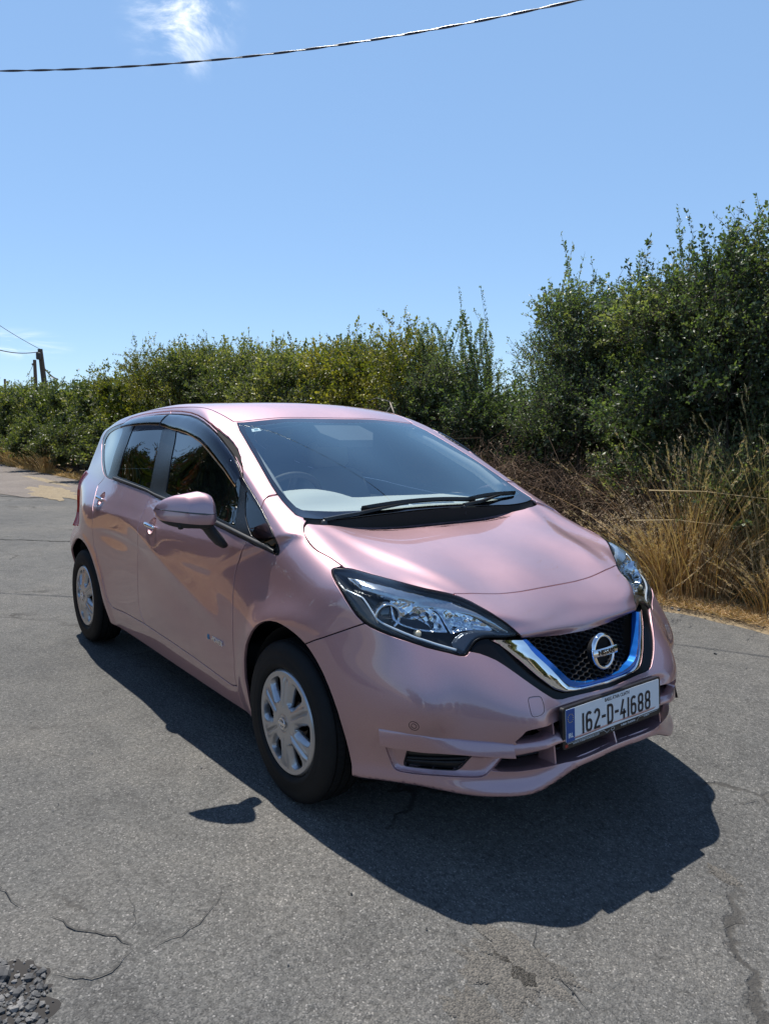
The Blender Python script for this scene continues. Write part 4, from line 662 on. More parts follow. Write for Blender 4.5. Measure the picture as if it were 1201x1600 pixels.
"seam":[[-0.5239,0.7192,1.1816],[-0.5449,0.7114,1.2005],[-0.5695,0.7018,1.2194],[-0.629,0.6885,1.2525],[-0.693,0.678,1.2838],[-0.7551,0.6708,1.312],[-0.8159,0.6649,1.3383],[-0.8995,0.6589,1.3711],[-0.9821,0.6526,1.3978],[-1.0898,0.6398,1.4226],[-1.1998,0.6236,1.441],[-1.3222,0.6088,1.4552],[-1.4759,0.5975,1.4646],[-1.639,0.5914,1.469],[-1.8422,0.5929,1.465],[-2.0359,0.5982,1.4567],[-2.1361,0.6057,1.4465],[-2.2357,0.611,1.436],[-2.284,0.6228,1.4169]],
"b_top":[[-1.6241,0.5918,1.4687],[-1.554,0.6427,1.379],[-1.5037,0.6894,1.2723],[-1.4643,0.7348,1.1581],[-1.436,0.7717,1.0619]],
"split":[[-1.4505,0.793,1.0157],[-1.4452,0.8181,0.9648],[-1.4405,0.8482,0.9014],[-1.4412,0.8572,0.8723],[-1.4338,0.8625,0.8374],[-1.4819,0.8501,0.7137],[-1.5029,0.847,0.5921],[-1.5265,0.8391,0.5154],[-1.5489,0.8296,0.4375],[-1.5342,0.8242,0.3912],[-1.5002,0.8187,0.349]],
"doorbot_f":[[-0.4252,0.8141,0.3161],[-0.4729,0.8128,0.3064],[-0.6595,0.8206,0.3232],[-0.8628,0.8236,0.3362],[-1.1348,0.8243,0.3453],[-1.5002,0.8187,0.349]],
"doorbot_r":[[-1.5002,0.8187,0.349],[-1.6712,0.8152,0.3439],[-1.8345,0.8142,0.3411],[-1.9694,0.8147,0.3328],[-2.0465,0.8164,0.3311]],
"rear_edge":[[-2.0465,0.8164,0.3311],[-2.0911,0.824,0.3542],[-2.1124,0.8328,0.3938],[-2.126,0.8393,0.4576],[-2.1623,0.8443,0.5293],[-2.2139,0.8487,0.6031],[-2.24,0.8551,0.6776],[-2.2198,0.8648,0.7656],[-2.2072,0.8603,0.8812],[-2.3053,0.8178,0.9666],[-2.3861,0.7752,1.0256],[-2.3162,0.7598,1.0683]],
"hood_a":[[-0.3349,0.6638,1.113],[-0.3281,0.701,1.1064],[-0.3183,0.7323,1.0895],[-0.3059,0.7506,1.061]],
"roofditch":[[-1.6301,0.4715,1.5153],[-1.5586,0.4686,1.5129],[-1.3642,0.4991,1.4992],[-1.2094,0.5199,1.4792],[-1.1263,0.5276,1.4618],[-1.0495,0.5335,1.4404],[-0.997,0.5388,1.423],[-0.9464,0.5452,1.4044]],
"upslot":[[0.7788,0.4475,0.3904],[0.7907,0.435,0.4123],[0.8026,0.4166,0.4358],[0.8107,0.3961,0.4386],[0.8189,0.3606,0.4399],[0.8123,0.2942,0.43],[0.8112,0.2517,0.4268]],
"bar_top":[[0.7782,0.4468,0.3858],[0.7973,0.415,0.3906],[0.8139,0.3741,0.3921],[0.8176,0.2986,0.3888],[0.8188,0.2558,0.3859]],
"bar_bot":[[0.7599,0.4626,0.3519],[0.775,0.4393,0.3532],[0.7929,0.4091,0.36],[0.8107,0.3694,0.3653],[0.817,0.2967,0.3623],[0.8202,0.2564,0.3616]],
"slot_bot":[[0.7271,0.4977,0.2953],[0.7553,0.4545,0.2931],[0.7757,0.4175,0.2911],[0.7926,0.3824,0.2908],[0.8114,0.3369,0.2958],[0.8341,0.2706,0.3053]],
"bladetop":[[0.4631,0.7399,0.4098],[0.5355,0.7098,0.4144],[0.5985,0.6694,0.4144],[0.6457,0.6116,0.4064],[0.6929,0.5511,0.4009],[0.7398,0.4991,0.3986],[0.7789,0.4477,0.3916]],
"bladebot":[[0.4637,0.7219,0.3599],[0.5464,0.6787,0.3636],[0.6209,0.6213,0.3643],[0.6844,0.556,0.3591],[0.737,0.4951,0.3566],[0.7755,0.4384,0.3531]],
"recess":[[0.4642,0.7183,0.3515],[0.5428,0.6757,0.353],[0.6187,0.6192,0.3534],[0.6769,0.5626,0.3502],[0.7239,0.51,0.3486],[0.7592,0.4633,0.3508],[0.7401,0.4828,0.3183],[0.7207,0.5053,0.2854],[0.7119,0.5162,0.2788],[0.7016,0.5287,0.2762],[0.6556,0.5744,0.2737],[0.601,0.6161,0.2688],[0.5425,0.6532,0.2622],[0.4912,0.6817,0.2594],[0.4765,0.689,0.2657],[0.4693,0.6941,0.2821],[0.4634,0.7057,0.3161]],
"fog":[[0.5323,0.6764,0.3401],[0.5273,0.6777,0.3361],[0.5139,0.676,0.309],[0.502,0.6759,0.2783],[0.5049,0.6739,0.2734],[0.5553,0.6451,0.2772],[0.6042,0.6136,0.2812],[0.6477,0.5812,0.2854],[0.6572,0.5735,0.289],[0.6668,0.5659,0.2991],[0.681,0.5547,0.3215],[0.6945,0.543,0.3424],[0.6933,0.5447,0.3449],[0.6551,0.5836,0.3453],[0.6138,0.6202,0.3438],[0.5717,0.6514,0.3418]],
"towcap":[[0.7776,0.382,0.5278],[0.777,0.3739,0.529],[0.7779,0.3567,0.5276],[0.7791,0.3367,0.5242],[0.7806,0.3291,0.5213],[0.7847,0.3275,0.5158],[0.7936,0.3296,0.504],[0.8024,0.3347,0.4909],[0.8078,0.3419,0.4815],[0.8099,0.3548,0.4767],[0.8092,0.3719,0.4753],[0.8066,0.387,0.4759],[0.8039,0.3931,0.4797],[0.7997,0.3947,0.4892],[0.7898,0.3918,0.5085],[0.7815,0.3876,0.5218]],
"sensor":[[0.5859,0.6951,0.4485]],
"handle_f":[[-1.2576,0.8529,0.8992]],
"handle_r":[[-2.1595,0.8252,0.9609]],
"badge_door":[[-0.6653,0.8409,0.4863],[-0.4718,0.8356,0.4815],[-0.4588,0.8335,0.4639]],
"led":[[0.2838,0.7538,0.8436],[0.3222,0.7454,0.8345],[0.3569,0.7345,0.8256],[0.3881,0.7299,0.7963],[0.4159,0.7242,0.7651],[0.4316,0.7177,0.7554],[0.4461,0.7104,0.7489],[0.4754,0.6911,0.7384],[0.5016,0.6671,0.7277],[0.5258,0.6363,0.7143],[0.5456,0.6017,0.7014],[0.5718,0.5642,0.6852],[0.6006,0.5289,0.6721]],
"projector":[[0.4332,0.6939,0.7962]],
"reflA":[[0.4733,0.6235,0.7743]],
"reflB":[[0.5332,0.5086,0.752]],
"turn":[[0.5166,0.6128,0.7306]],
"eyebrow_top":[[0.2385,0.7168,0.8861],[0.3396,0.6551,0.872],[0.4184,0.5518,0.8385],[0.5094,0.4652,0.8085],[0.5693,0.4217,0.7855],[0.6268,0.38,0.7519],[0.6682,0.3374,0.7129]],
"eyebrow_bot":[[0.3291,0.7216,0.8576],[0.3845,0.6883,0.8479],[0.4294,0.6293,0.8246],[0.4802,0.5303,0.7857],[0.5732,0.4453,0.7615],[0.6169,0.4082,0.7369],[0.6474,0.373,0.712]],
"inner_low":[[0.314,0.7475,0.8366],[0.376,0.7341,0.8031],[0.4289,0.7209,0.7501],[0.5154,0.657,0.7165],[0.5799,0.5493,0.6835],[0.6069,0.5124,0.6749],[0.6033,0.4727,0.7035],[0.6151,0.4352,0.715],[0.6496,0.3693,0.7118]],
"zoneA":[[0.4267,0.6619,0.8242],[0.4375,0.5949,0.8106],[0.459,0.5432,0.7966],[0.5016,0.5233,0.7716],[0.5533,0.5261,0.7225],[0.5321,0.5631,0.726],[0.5114,0.6139,0.736],[0.4945,0.651,0.7468],[0.4765,0.6738,0.7571],[0.46,0.6847,0.7701]],
"zoneB":[[0.4773,0.5279,0.7892],[0.5213,0.4842,0.7807],[0.5713,0.4437,0.7652],[0.609,0.4153,0.7428],[0.6327,0.3941,0.7208],[0.6263,0.4083,0.7195],[0.603,0.444,0.7245],[0.5821,0.476,0.725],[0.569,0.5036,0.7202],[0.5623,0.5201,0.7171],[0.538,0.5212,0.7399],[0.509,0.5213,0.7663]],
"hookzone":[[0.5804,0.5332,0.6914],[0.5767,0.5133,0.7064],[0.5804,0.4886,0.7181],[0.5954,0.457,0.7238],[0.6314,0.3986,0.7191],[0.6637,0.3507,0.7076],[0.6691,0.3471,0.7007],[0.6337,0.4152,0.7018],[0.6192,0.4504,0.6991],[0.6147,0.4718,0.691],[0.6165,0.4904,0.6776],[0.6204,0.5079,0.6625],[0.6171,0.5215,0.6578],[0.5975,0.5317,0.6739]],
"tail":[[-2.9524,0.69,1.0563],[-2.9351,0.7081,1.0362],[-2.9332,0.7264,1.0066],[-2.9515,0.7355,0.971],[-2.9652,0.7362,0.9134],[-2.6595,0.8147,0.8947],[-2.4956,0.8499,0.8742],[-2.5114,0.828,0.9318],[-2.6535,0.7749,0.9923],[-2.7649,0.7303,1.0337]]}
# ---------------- panel cutting on the body surface (half body, y >= 0, mirrored afterwards) ----------------
def nrm(P, fn=None):
    fn = fn or F; e = 1.5e-3; g = np.empty_like(P)
    for i in range(3):
        d = np.zeros(3); d[i] = e; g[:, i] = fn(*(P+d).T)-fn(*(P-d).T)
    return unit(g)
def clip_tri(P, T, f, extra=()):
    """keep f < 0 of a triangle mesh, new vertices on the zero line"""
    s = f < 0; k = s[T].sum(1)
    keep = T[k == 3]; out = [keep]; mix = T[(k == 1) | (k == 2)]; one = s[mix].sum(1) == 1
    r = np.arange(len(mix)); lone = np.where(one[:, None], s[mix], ~s[mix]).argmax(1)
    a = mix[r, lone]; b = mix[r, (lone+1) % 3]; c = mix[r, (lone+2) % 3]
    ed = {}; new = []
    def ev(i, j):
        key = (i, j) if i < j else (j, i)
        if key not in ed:
            t = f[i]/(f[i]-f[j]); ed[key] = len(P)+len(new); new.append((i, j, t))
        return ed[key]
    ab = np.array([ev(int(i), int(j)) for i, j in zip(a, b)], int); ac = np.array([ev(int(i), int(j)) for i, j in zip(a, c)], int)
    if len(mix):
        out.append(np.stack([a, ab, ac], 1)[one])
        o = ~one; out.append(np.stack([b, c, ab], 1)[o]); out.append(np.stack([c, ac, ab], 1)[o])
    if new:
        n = np.array(new); i = n[:, 0].astype(int); j = n[:, 1].astype(int); t = n[:, 2:3]
        P = np.r_[P, P[i]*(1-t)+P[j]*t]
    T = np.concatenate(out)
    return compact(P, T)
def compact(P, T):
    T = T[(T[:, 0] != T[:, 1]) & (T[:, 1] != T[:, 2]) & (T[:, 0] != T[:, 2])]
    u, inv = np.unique(T, return_inverse=True); return P[u], inv.reshape(T.shape)
PROJ = {'side': (0, 2), 'top': (0, 1), 'front': (1, 2)}
class Frame:
    def __init__(s, pts):
        pts = np.array(pts); s.c = pts.mean(0); u, w, vt = np.linalg.svd(pts-s.c); s.A = vt[:2]
    def __call__(s, P): return (P-s.c)@s.A.T
def proj2(kind, P):
    return kind(P) if isinstance(kind, Frame) else P[:, PROJ[kind]]
def sdf(Q, poly):
    poly = np.asarray(poly); d = np.full(len(Q), 9.); ins = np.zeros(len(Q), bool)
    for p, q in zip(poly, np.roll(poly, -1, 0)):
        e = q-p; L = e@e
        if L < 1e-12: continue
        w = Q-p; t = np.clip(w@e/L, 0, 1); d = np.minimum(d, np.hypot(*(w-t[:, None]*e).T))
        cr = ((p[1] <= Q[:, 1]) != (q[1] <= Q[:, 1]))
        xi = p[0]+(Q[:, 1]-p[1])*e[0]/(e[1] if abs(e[1]) > 1e-12 else 1e-12)
        ins ^= cr & (Q[:, 0] < xi)
    return np.where(ins, -d, d)
def carve(msh, kind, poly, gap=0.0, mask=None, out=True, inn=True):
    """split a mesh by an outline; returns (inside, outside)"""
    P, T = msh; f = sdf(proj2(kind, P), poly)
    m = np.ones(len(T), bool) if mask is None else mask(P[T].mean(1))
    a = compact(*clip_tri(P, T[m], f+gap)) if inn and m.any() else None
    b = None
    if out:
        Pb, Tb = clip_tri(P, T[m], -f+gap) if m.any() else (P[:0], T[:0])
        Pr, Tr = compact(P, T[~m]) if (~m).any() else (P[:0], T[:0])
        b = (np.r_[Pb, Pr], np.r_[Tb, Tr+len(Pb)])
        b = weld(*b)
    return a, b
def weld(P, T, tol=1e-5):
    k = np.round(P/tol).astype(np.int64); u, first, inv = np.unique(k, axis=0, return_index=True, return_inverse=True)
    return compact(P[first], inv.ravel()[T])
def border(T):
    e = np.concatenate([T[:, [0, 1]], T[:, [1, 2]], T[:, [2, 0]]]); key = np.sort(e, 1)
    u, inv, cnt = np.unique(key, axis=0, return_inverse=True, return_counts=True); return e[cnt[inv.ravel()] == 1]
def smooth_nrm(P, T):
    n = np.zeros_like(P); fn = np.cross(P[T[:, 1]]-P[T[:, 0]], P[T[:, 2]]-P[T[:, 0]])
    for k in range(3): np.add.at(n, T[:, k], fn)
    return unit(n)
def refine(P, T, fn=None):
    e = np.sort(np.concatenate([T[:, [0, 1]], T[:, [1, 2]], T[:, [2, 0]]]), 1); u, inv = np.unique(e, axis=0, return_inverse=True); inv = inv.ravel()+len(P); n = len(T)
    M = (P[u[:, 0]]+P[u[:, 1]])/2
    if fn: M = project_to(M, fn)
    ab, bc, ca = inv[:n], inv[n:2*n], inv[2*n:]
    return np.r_[P, M], np.concatenate([np.stack([T[:, 0], ab, ca], 1), np.stack([ab, T[:, 1], bc], 1), np.stack([ca, bc, T[:, 2]], 1), np.stack([ab, bc, ca], 1)])
def project_to(p, fn, n=2):
    for _ in range(n):
        g = np.empty_like(p)
        for i in range(3):
            d = np.zeros(3); d[i] = 1e-3; g[:, i] = (fn(*(p+d).T)-fn(*(p-d).T))/2e-3
        p = p-g*np.clip(fn(*p.T)/np.maximum((g*g).sum(1), .2), -.02, .02)[:, None]
    return p
def panel(name, msh, m, parent, depth=.012, N=None, both='weld', side=1, fl_mat=None, bevel=.0012, flip=False):
    """outer sheet + folded edge; 'weld' mirrors into one mesh across the centre line, 'one' keeps a single side"""
    P, T = msh
    if N is None: N = nrm(P)
    B = border(T); B = B[~((P[B[:, 0], 1] < 2e-3) & (P[B[:, 1], 1] < 2e-3))] if both == 'weld' else B
    Vs, Ts, Ns = [P], [T], [N]; n0 = len(P)
    if depth and len(B):
        tan = unit(P[B[:, 1]]-P[B[:, 0]]); outw = unit(np.cross(tan, (N[B[:, 0]]+N[B[:, 1]])/2))
        ids = np.unique(B); on = np.zeros_like(P)
        np.add.at(on, B[:, 0], outw); np.add.at(on, B[:, 1], outw); on = unit(on)
        mp = -np.ones(len(P), int); mp[ids] = np.arange(len(ids))
        r0 = P[ids]; r1 = P[ids]+on[ids]*bevel-N[ids]*bevel; r2 = P[ids]+on[ids]*bevel-N[ids]*depth
        Vs += [r0, r1, r2]; Ns += [unit(N[ids]+on[ids]*.5), unit(on[ids]+N[ids]*.3), on[ids]]; k = len(ids); b0, b1 = mp[B[:, 0]], mp[B[:, 1]]
        for lv in (0, 1):
            o = n0+lv*k; Ts += [np.stack([b1+o, b0+o, b0+o+k], 1), np.stack([b1+o, b0+o+k, b1+o+k], 1)]
    V = np.concatenate(Vs); Tt = np.concatenate(Ts); NN = np.concatenate(Ns)
    if both == 'weld':
        M = np.array([1, -1, 1]); V2 = np.r_[V, V*M]; N2 = np.r_[NN, NN*M]; T2 = np.r_[Tt, Tt[:, ::-1]+len(V)]
        cen = np.abs(V[:, 1]) < 1e-4; mp = np.arange(len(V2)); mp[len(V):][cen] = np.where(cen)[0]
        T2 = mp[T2]; u, inv = np.unique(T2, return_inverse=True); T2 = inv.reshape(T2.shape); V2 = V2[u]; N2 = N2[u]
        c2 = np.abs(V2[:, 1]) < 1e-4; N2[c2, 1] = 0; N2 = unit(N2)
        return link(name, mesh(name, V2, T2, nor=N2), m, parent)
    if side < 0: V = V*[1, -1, 1]; NN = NN*[1, -1, 1]; Tt = Tt[:, ::-1]
    return link(name, mesh(name, V, Tt, nor=NN), m, parent)
def pair(name, msh, m, parent, **kw):
    return [panel(name, msh, m, parent, both='one', side=s, **kw) for s in (-1, 1)]
def offs(msh, d, N=None):
    P, T = msh; N = nrm(P) if N is None else N; return P+N*(d if np.isscalar(d) else d[:, None]), T
# ---------------- car materials ----------------
def paint_mat():
    m = mat('rose_metallic_paint', (.46, .285, .315), .44, .9, .5, 1.0, .006)
    b = bsdf(m); co = coords(m); n = noise(m, co, 900, 2); b2 = bump(m, n.outputs[0], .04, .0004)
    lk(m, b2.outputs[0], b.inputs['Normal'])
    f = noise(m, co, 1500, 1); r = ramp(m, [(.35, (.42, .265, .292)), (.65, (.52, .34, .368))]); lk(m, f.outputs[0], r.inputs[0]); lk(m, r.outputs[0], b.inputs['Base Color'])
    b.inputs['Coat IOR'].default_value = 1.68
    # light film of road dust
    d = noise(m, co, 5, 6, .7); rr = ramp(m, [(.3, (.48,)*3), (.75, (.54,)*3)]); lk(m, d.outputs[0], rr.inputs[0]); lk(m, rr.outputs[0], b.inputs['Roughness'])
    return m
PAINT = paint_mat()
GLOSSBLK = mat('gloss_black_plastic', (.004, .004, .005), .28, 0, .28)
BLACK = mat('matte_black_plastic', (.018, .018, .02), .55)
VOID = mat('dark_cavity', (.006, .006, .007), .9)
CHROME = mat('chrome', (.82, .83, .84), .05, 1)
SATIN = mat('satin_silver', (.62, .63, .65), .25, 1)
BLUE = mat('blue_metallic_strip', (.01, .16, .62), .22, .55, .5, .8)
RUBBER = mat('tyre_rubber', (.010, .010, .0105), .7, 0, .3)
CAPSIL = mat('wheel_cover_silver', (.46, .46, .47), .34, .8, .5, .3, .1)
SCREEN = glass('windscreen_glass', (.90, .99, .98), 3.0, 0, (.86, 1.0, 1.0))
SIDEGL = glass('side_window_glass', (.10, .12, .12), 1.75)
CLEAR = glass('clear_lens', (.93, .96, .97), 1.5)
SMOKE = glass('smoked_acrylic', (.16, .15, .17), 1.6)
FRIT = mat('black_glass_border', (.006, .006, .008), .04, 0, .8, 1.0, .01)

# ---------------- the car ----------------
def poly2(kind, pts): return proj2(kind, np.array(pts, float))
def cen(P, z, x=.8): return [(x, 0.0, z)]
car = empty('parked_car', (-1.3, 0, 0))
tag(car, 'rose pink five-door hatchback parked on the tarmac with a blue-edged black grille', 'car')
P0, Q0 = nets(.011)
BODY = (P0, np.r_[Q0[:, [0, 1, 2]], Q0[:, [0, 2, 3]]])
fnn = np.cross(P0[BODY[1][:, 1]]-P0[BODY[1][:, 0]], P0[BODY[1][:, 2]]-P0[BODY[1][:, 0]])
if (fnn*grad(P0)[BODY[1][:, 0]]).sum(1).mean() < 0: BODY = (P0, BODY[1][:, ::-1])
up = lambda z0: (lambda c: c[:, 2] > z0)
c = CV
# wheel arches, floor
def closed_arch(pts, zl=.05):
    p = np.array(pts)[:, [0, 2]]; return np.r_[[[p[0, 0], zl]], p, [[p[-1, 0], zl]]]
AF = closed_arch(c['archf']); ar = np.array(c['archr'])
AR = np.r_[[[-2.91, .05]], [[-2.945, .30], [-2.935, .40], [-2.90, .50], [-2.845, .575]], np.array(c['archr'])[1:, [0, 2]], [[ar[-1, 0]+.01, .05]]]
wmask = lambda q: (q[:, 1] > .45) & (q[:, 2] < .75)
_, S = carve(BODY, 'side', AF, 0, wmask, inn=False)
_, S = carve(S, 'side', AR, 0, wmask, inn=False)
Pf, Tf = S; lowm = Pf[Tf].mean(1)[:, 2] < .34; Pl, Tl = compact(Pf, Tf[lowm]); nzl = nrm(Pl)[:, 2]+.80
flo = compact(*clip_tri(Pl, Tl, nzl)); keepl = compact(*clip_tri(Pl, Tl, -nzl)); Pr_, Tr_ = compact(Pf, Tf[~lowm]); S = weld(np.r_[keepl[0], Pr_], np.r_[keepl[1], Tr_+len(keepl[0])])
# windscreen, cowl and bonnet outlines (seen from above)
gs = c['glass_side']
hdr = [(-.966, 0, 0), (-.957, .18, 0), (-.948, .298, 0), (-.940, .376, 0), (-.936, .451, 0), (-.937, .505, 0), (-.944, .538, 0)]
glow = [(-.150, .652, 0), (-.138, .60, 0), (-.118, .45, 0), (-.108, .25, 0), (-.105, 0, 0)]
scr = hdr+[(q[0], q[1], 0) for q in gs[1:-1]]+glow
rearedge = [(-.120, 0, 0), (-.120, .2, 0), (-.117, .37, 0), (-.104, .48, 0), (-.095, .535, 0), (-.097, .59, 0), (-.108, .63, 0)]
ss = [(q[0], q[1], 0) for q in c['shut_side']]
hl = c['head']; hledge = [(q[0], q[1], 0) for q in hl[2:13]]
front = [(.4915, .444, 0), (.500, .40, 0), (.507, .33, 0), (.514, .25, 0), (.519, .15, 0), (.521, 0, 0)]
bon = rearedge+ss+hledge+front
cowlp = glow[::-1]+[(-.135, .662, 0), ss[0]]+rearedge[::-1]
ext = lambda pl: [(p[0], -.05 if abs(p[1]) < 1e-6 else p[1], 0) for p in pl]
def split_at(pl):       # carry outlines a little past the centre line so nothing is left there
    q = list(pl); i0 = [i for i, p in enumerate(q) if abs(p[1]) < 1e-6]
    for i in sorted(i0, reverse=True): q[i] = (q[i][0], -.05, 0)
    return q
T2 = lambda pl: np.array(split_at(pl))[:, :2]
SCR, S = carve(S, 'top', T2(scr), .0026, up(.9))
_, S = carve(S, 'top', T2(cowlp), 0, up(.9), inn=False)
_, S = carve(S, 'top', T2([(p[0]-.02, p[1], 0) if k < 7 else p for k, p in enumerate(bon)]), .0032, up(.68), inn=False)
BON, _ = carve(BODY, 'top', T2(bon), .0032, up(.68), out=False)
Pb, Tb = BON
for _ in range(12):
    f = F_low(*Pb.T); fz = (F_low(Pb[:, 0], Pb[:, 1], Pb[:, 2]+1e-3)-F_low(Pb[:, 0], Pb[:, 1], Pb[:, 2]-1e-3))/2e-3; Pb = Pb.copy(); Pb[:, 2] -= np.clip(f/np.maximum(fz, .3), -.03, .03)
BON = (Pb, Tb)
# headlamp
HF = Frame(hl); hm = lambda q: (q[:, 0] > -.1) & (q[:, 2] > .55)
HEAD, S = carve(S, HF, poly2(HF, hl), .0022, hm)
# grille opening (seen from the front)
ccat = lambda *a: [tuple(p) for s in a for p in s]
hook = [hl[k] for k in range(24, 34)]
gt = [(.69, .0, .6655)]
blk = ccat(c['black'], [(.8, .13, .4945), (.81, -.05, .4925)], [(.69, -.05, .6655)], [tuple(p) for p in c['gtop'][::-1]], [tuple(q) for q in hl[23:30]])
G = 'front'; fm = lambda q: (q[:, 0] > .5) & (q[:, 2] > .4) & (q[:, 2] < .75)
BLK, S = carve(S, G, poly2(G, blk), .001, fm)
# lower intakes
tops = [(.78, .455, .3905)]+[tuple(p) for p in c['upslot'][1:5]]+[(.82, .30, .437), (.82, -.05, .437), (.83, -.05, .3955), (.83, .27, .3945), (.814, .374, .3925), (.797, .415, .3910)]
bots = [(.72, .497, .2965), (.757, .466, .3535), (.776, .440, .3545), (.793, .4096, .3603), (.811, .37, .3655), (.827, .309, .369), (.832, -.05, .3705), (.83, -.05, .303), (.83, .266, .3027), (.811, .337, .2958), (.776, .418, .2916), (.756, .4555, .2938)]
lm = lambda q: (q[:, 0] > .45) & (q[:, 2] < .5)
_, S = carve(S, G, poly2(G, tops), 0, lm, inn=False)
_, S = carve(S, G, poly2(G, bots), 0, lm, inn=False)
# recessed fog panel
RF = Frame(c['recess']); REC, S = carve(S, RF, poly2(RF, c['recess']), .0016, lambda q: (q[:, 0] > .3) & (q[:, 2] < .45) & (q[:, 1] > .3))
# side windows
dm = lambda q: (q[:, 1] > .45) & (q[:, 2] > .8)
DLO, S = carve(S, 'side', poly2('side', c['dlo']), .0022, dm)
# rear window and tailgate glass
rg = [(0, 1.36), (.40, 1.355), (.50, 1.33), (.545, 1.26), (.56, 1.12), (.54, 1.085), (0, 1.07)]
rg = [(0, -.05 if y == 0 else y, z) for y, z in rg]
RGL, S = carve(S, G, poly2(G, rg), .002, lambda q: q[:, 0] < -2.9)
# tail lamps
tl = [(0, .60, 1.08), (0, .70, 1.07), (0, .86, 1.05), (0, .86, .70), (0, .70, .72), (0, .63, .85)]
TL, S = carve(S, G, poly2(G, tl), .002, lambda q: (q[:, 0] < -2.97) & (q[:, 2] > .6) & (q[:, 2] < 1.15))
LINER = S
# bumper | wing | doors | shell
fb = c['fb']; bump_poly = [(fb[0][0]-.02, fb[0][2]-.008)]+[(q[0], q[2]) for q in fb]+[(.45, .80), (.4915, .8245), (.51, .90), (1.1, .9), (1.1, 0), (.02, 0), (.02, .55)]
BUMP, S = carve(S, 'side', np.array(bump_poly), .0030, lambda q: q[:, 0] > .05)
side = lambda *n: [(q[0], q[2]) for k in n for q in k]
dl, st = c['doorline'], c['a_strip']
wing_poly = side(dl)+side(st[1:3])+side(c['hood_a'][::-1])+[(-.30, 1.25), (.55, 1.25), (.55, .1), (dl[0][0], .1)]
sm = lambda q: (q[:, 1] > .5)
WING, S = carve(S, 'side', np.array(wing_poly), .0030, lambda q: (q[:, 1] > .5) & (q[:, 0] > -.6))
fd = side(dl)+side(st[1:])+side(c['seam'][:14])+side(c['b_top'])+side(c['split'])+side(c['doorbot_f'][::-1])
FD, S = carve(S, 'side', np.array(fd), .0034, sm)
rdq = side(c['seam'])
rd = side(c['split'])+side(c['doorbot_r'][1:])+side(c['rear_edge'][1:])+rdq[::-1][:5]+side(c['b_top'])
RD, S = carve(S, 'side', np.array(rd), .0034, sm)
def pocket(msh, p0):
    a = np.linspace(0, 2*math.pi, 28, endpoint=False); return carve(msh, 'side', np.stack([p0[0]+.046*np.cos(a), p0[2]+.041*np.sin(a)], 1), 0, sm, inn=False)[1]
FD = pocket(FD, c['handle_f'][0]); RD = pocket(RD, c['handle_r'][0]); LINER = pocket(pocket(LINER, c['handle_f'][0]), c['handle_r'][0])
# roof skin between the two ditches
roofp = np.array([(-.985, -.05), (-.975, .18), (-.966, .30), (-.956, .40), (-.952, .50), (-.958, .548), (-1.1, .562), (-1.5, .572), (-2.2, .570), (-2.8, .55), (-3.05, .52), (-3.06, -.05)])
ROOF, S = carve(S, 'top', roofp, .0045, up(1.2))
body = panel('body_shell', S, PAINT, car)
panel('roof', ROOF, PAINT, body)
panel('bonnet', BON, PAINT, car, N=nrm(BON[0], F_low))
bumper = panel('front_bumper', BUMP, PAINT, car, depth=.03)
pair('wing', WING, PAINT, car)
doors = []
FDo = pair('front_door', FD, PAINT, car); RDo = pair('rear_door', RD, PAINT, car)
# dark inner skin closing the shut lines
LP, LT = LINER; LN = nrm(LP)
panel('inner_skin', (LP-LN*.0115, LT), VOID, body, depth=0, N=LN)
panel('underbody', offs(flo, -.004), VOID, car, depth=0)
# ---- windscreen ----
clr = [(-.9075, -.05), (-.9065, .18)]+[(q[0], q[1]) for q in c['clear'][:-1]]+[(-.118, .21), (-.114, -.05)]
clr = [(x-.006*(1 if x > -.20 and y < .60 else 0), y) for x, y in clr]
frit_in, FR = carve(SCR, 'top', np.array(clr), 0)
ws = panel('windscreen', frit_in, SCREEN, car, depth=0)
panel('black_border', FR, FRIT, ws, depth=.004)
panel('rear_window', RGL, SIDEGL, car, depth=.004)
for s, o in zip((-1, 1), pair('tail_lamp', offs(TL, .012), mat('red_lamp_lens', (.55, .01, .015), .08, 0, .6, 1), car, depth=.02)): pass
# cowl: plastic tray between bonnet edge and glass
def resample(p, n):
    p = np.array(p, float); d = np.r_[0, np.cumsum(np.linalg.norm(np.diff(p, axis=0), axis=1))]; t = np.linspace(0, d[-1], n); return np.stack([np.interp(t, d, p[:, k]) for k in range(p.shape[1])], 1)
def zsurf(xy, fn, z0=.7, z1=1.3):
    xy = np.array(xy, float); lo = np.full(len(xy), z0); hi = np.full(len(xy), z1)
    for _ in range(30):
        mid = (lo+hi)/2; f = fn(xy[:, 0], xy[:, 1], mid); lo = np.where(f < 0, mid, lo); hi = np.where(f < 0, hi, mid)
    return np.c_[xy, lo]
A = zsurf(resample([(p[0]+.004, p[1]) for p in rearedge]+[(ss[0][0]-.002, ss[0][1])], 40), F_low)
B = zsurf(resample([(p[0]+.004, p[1]) for p in glow[::-1]]+[(-.150, .664)], 40), F)
rows = [A-[0, 0, .012], A*.9+B*.1-[0, 0, .034], A*.55+B*.45-[0, 0, .030], A*.15+B*.85-[0, 0, .012], B-[0, 0, .002]]
V = np.concatenate(rows); n = 40
Fq = np.array([(i*n+k, i*n+k+1, (i+1)*n+k+1, (i+1)*n+k) for i in range(4) for k in range(n-1)])
V2 = np.r_[V, V*[1, -1, 1]]; Fq = np.r_[Fq[:, ::-1], Fq+len(V)]
link('cowl_panel', mesh('cowl_panel', V2, Fq), mat('grey_black_plastic', (.022, .023, .024), .6, 0, .3), car)
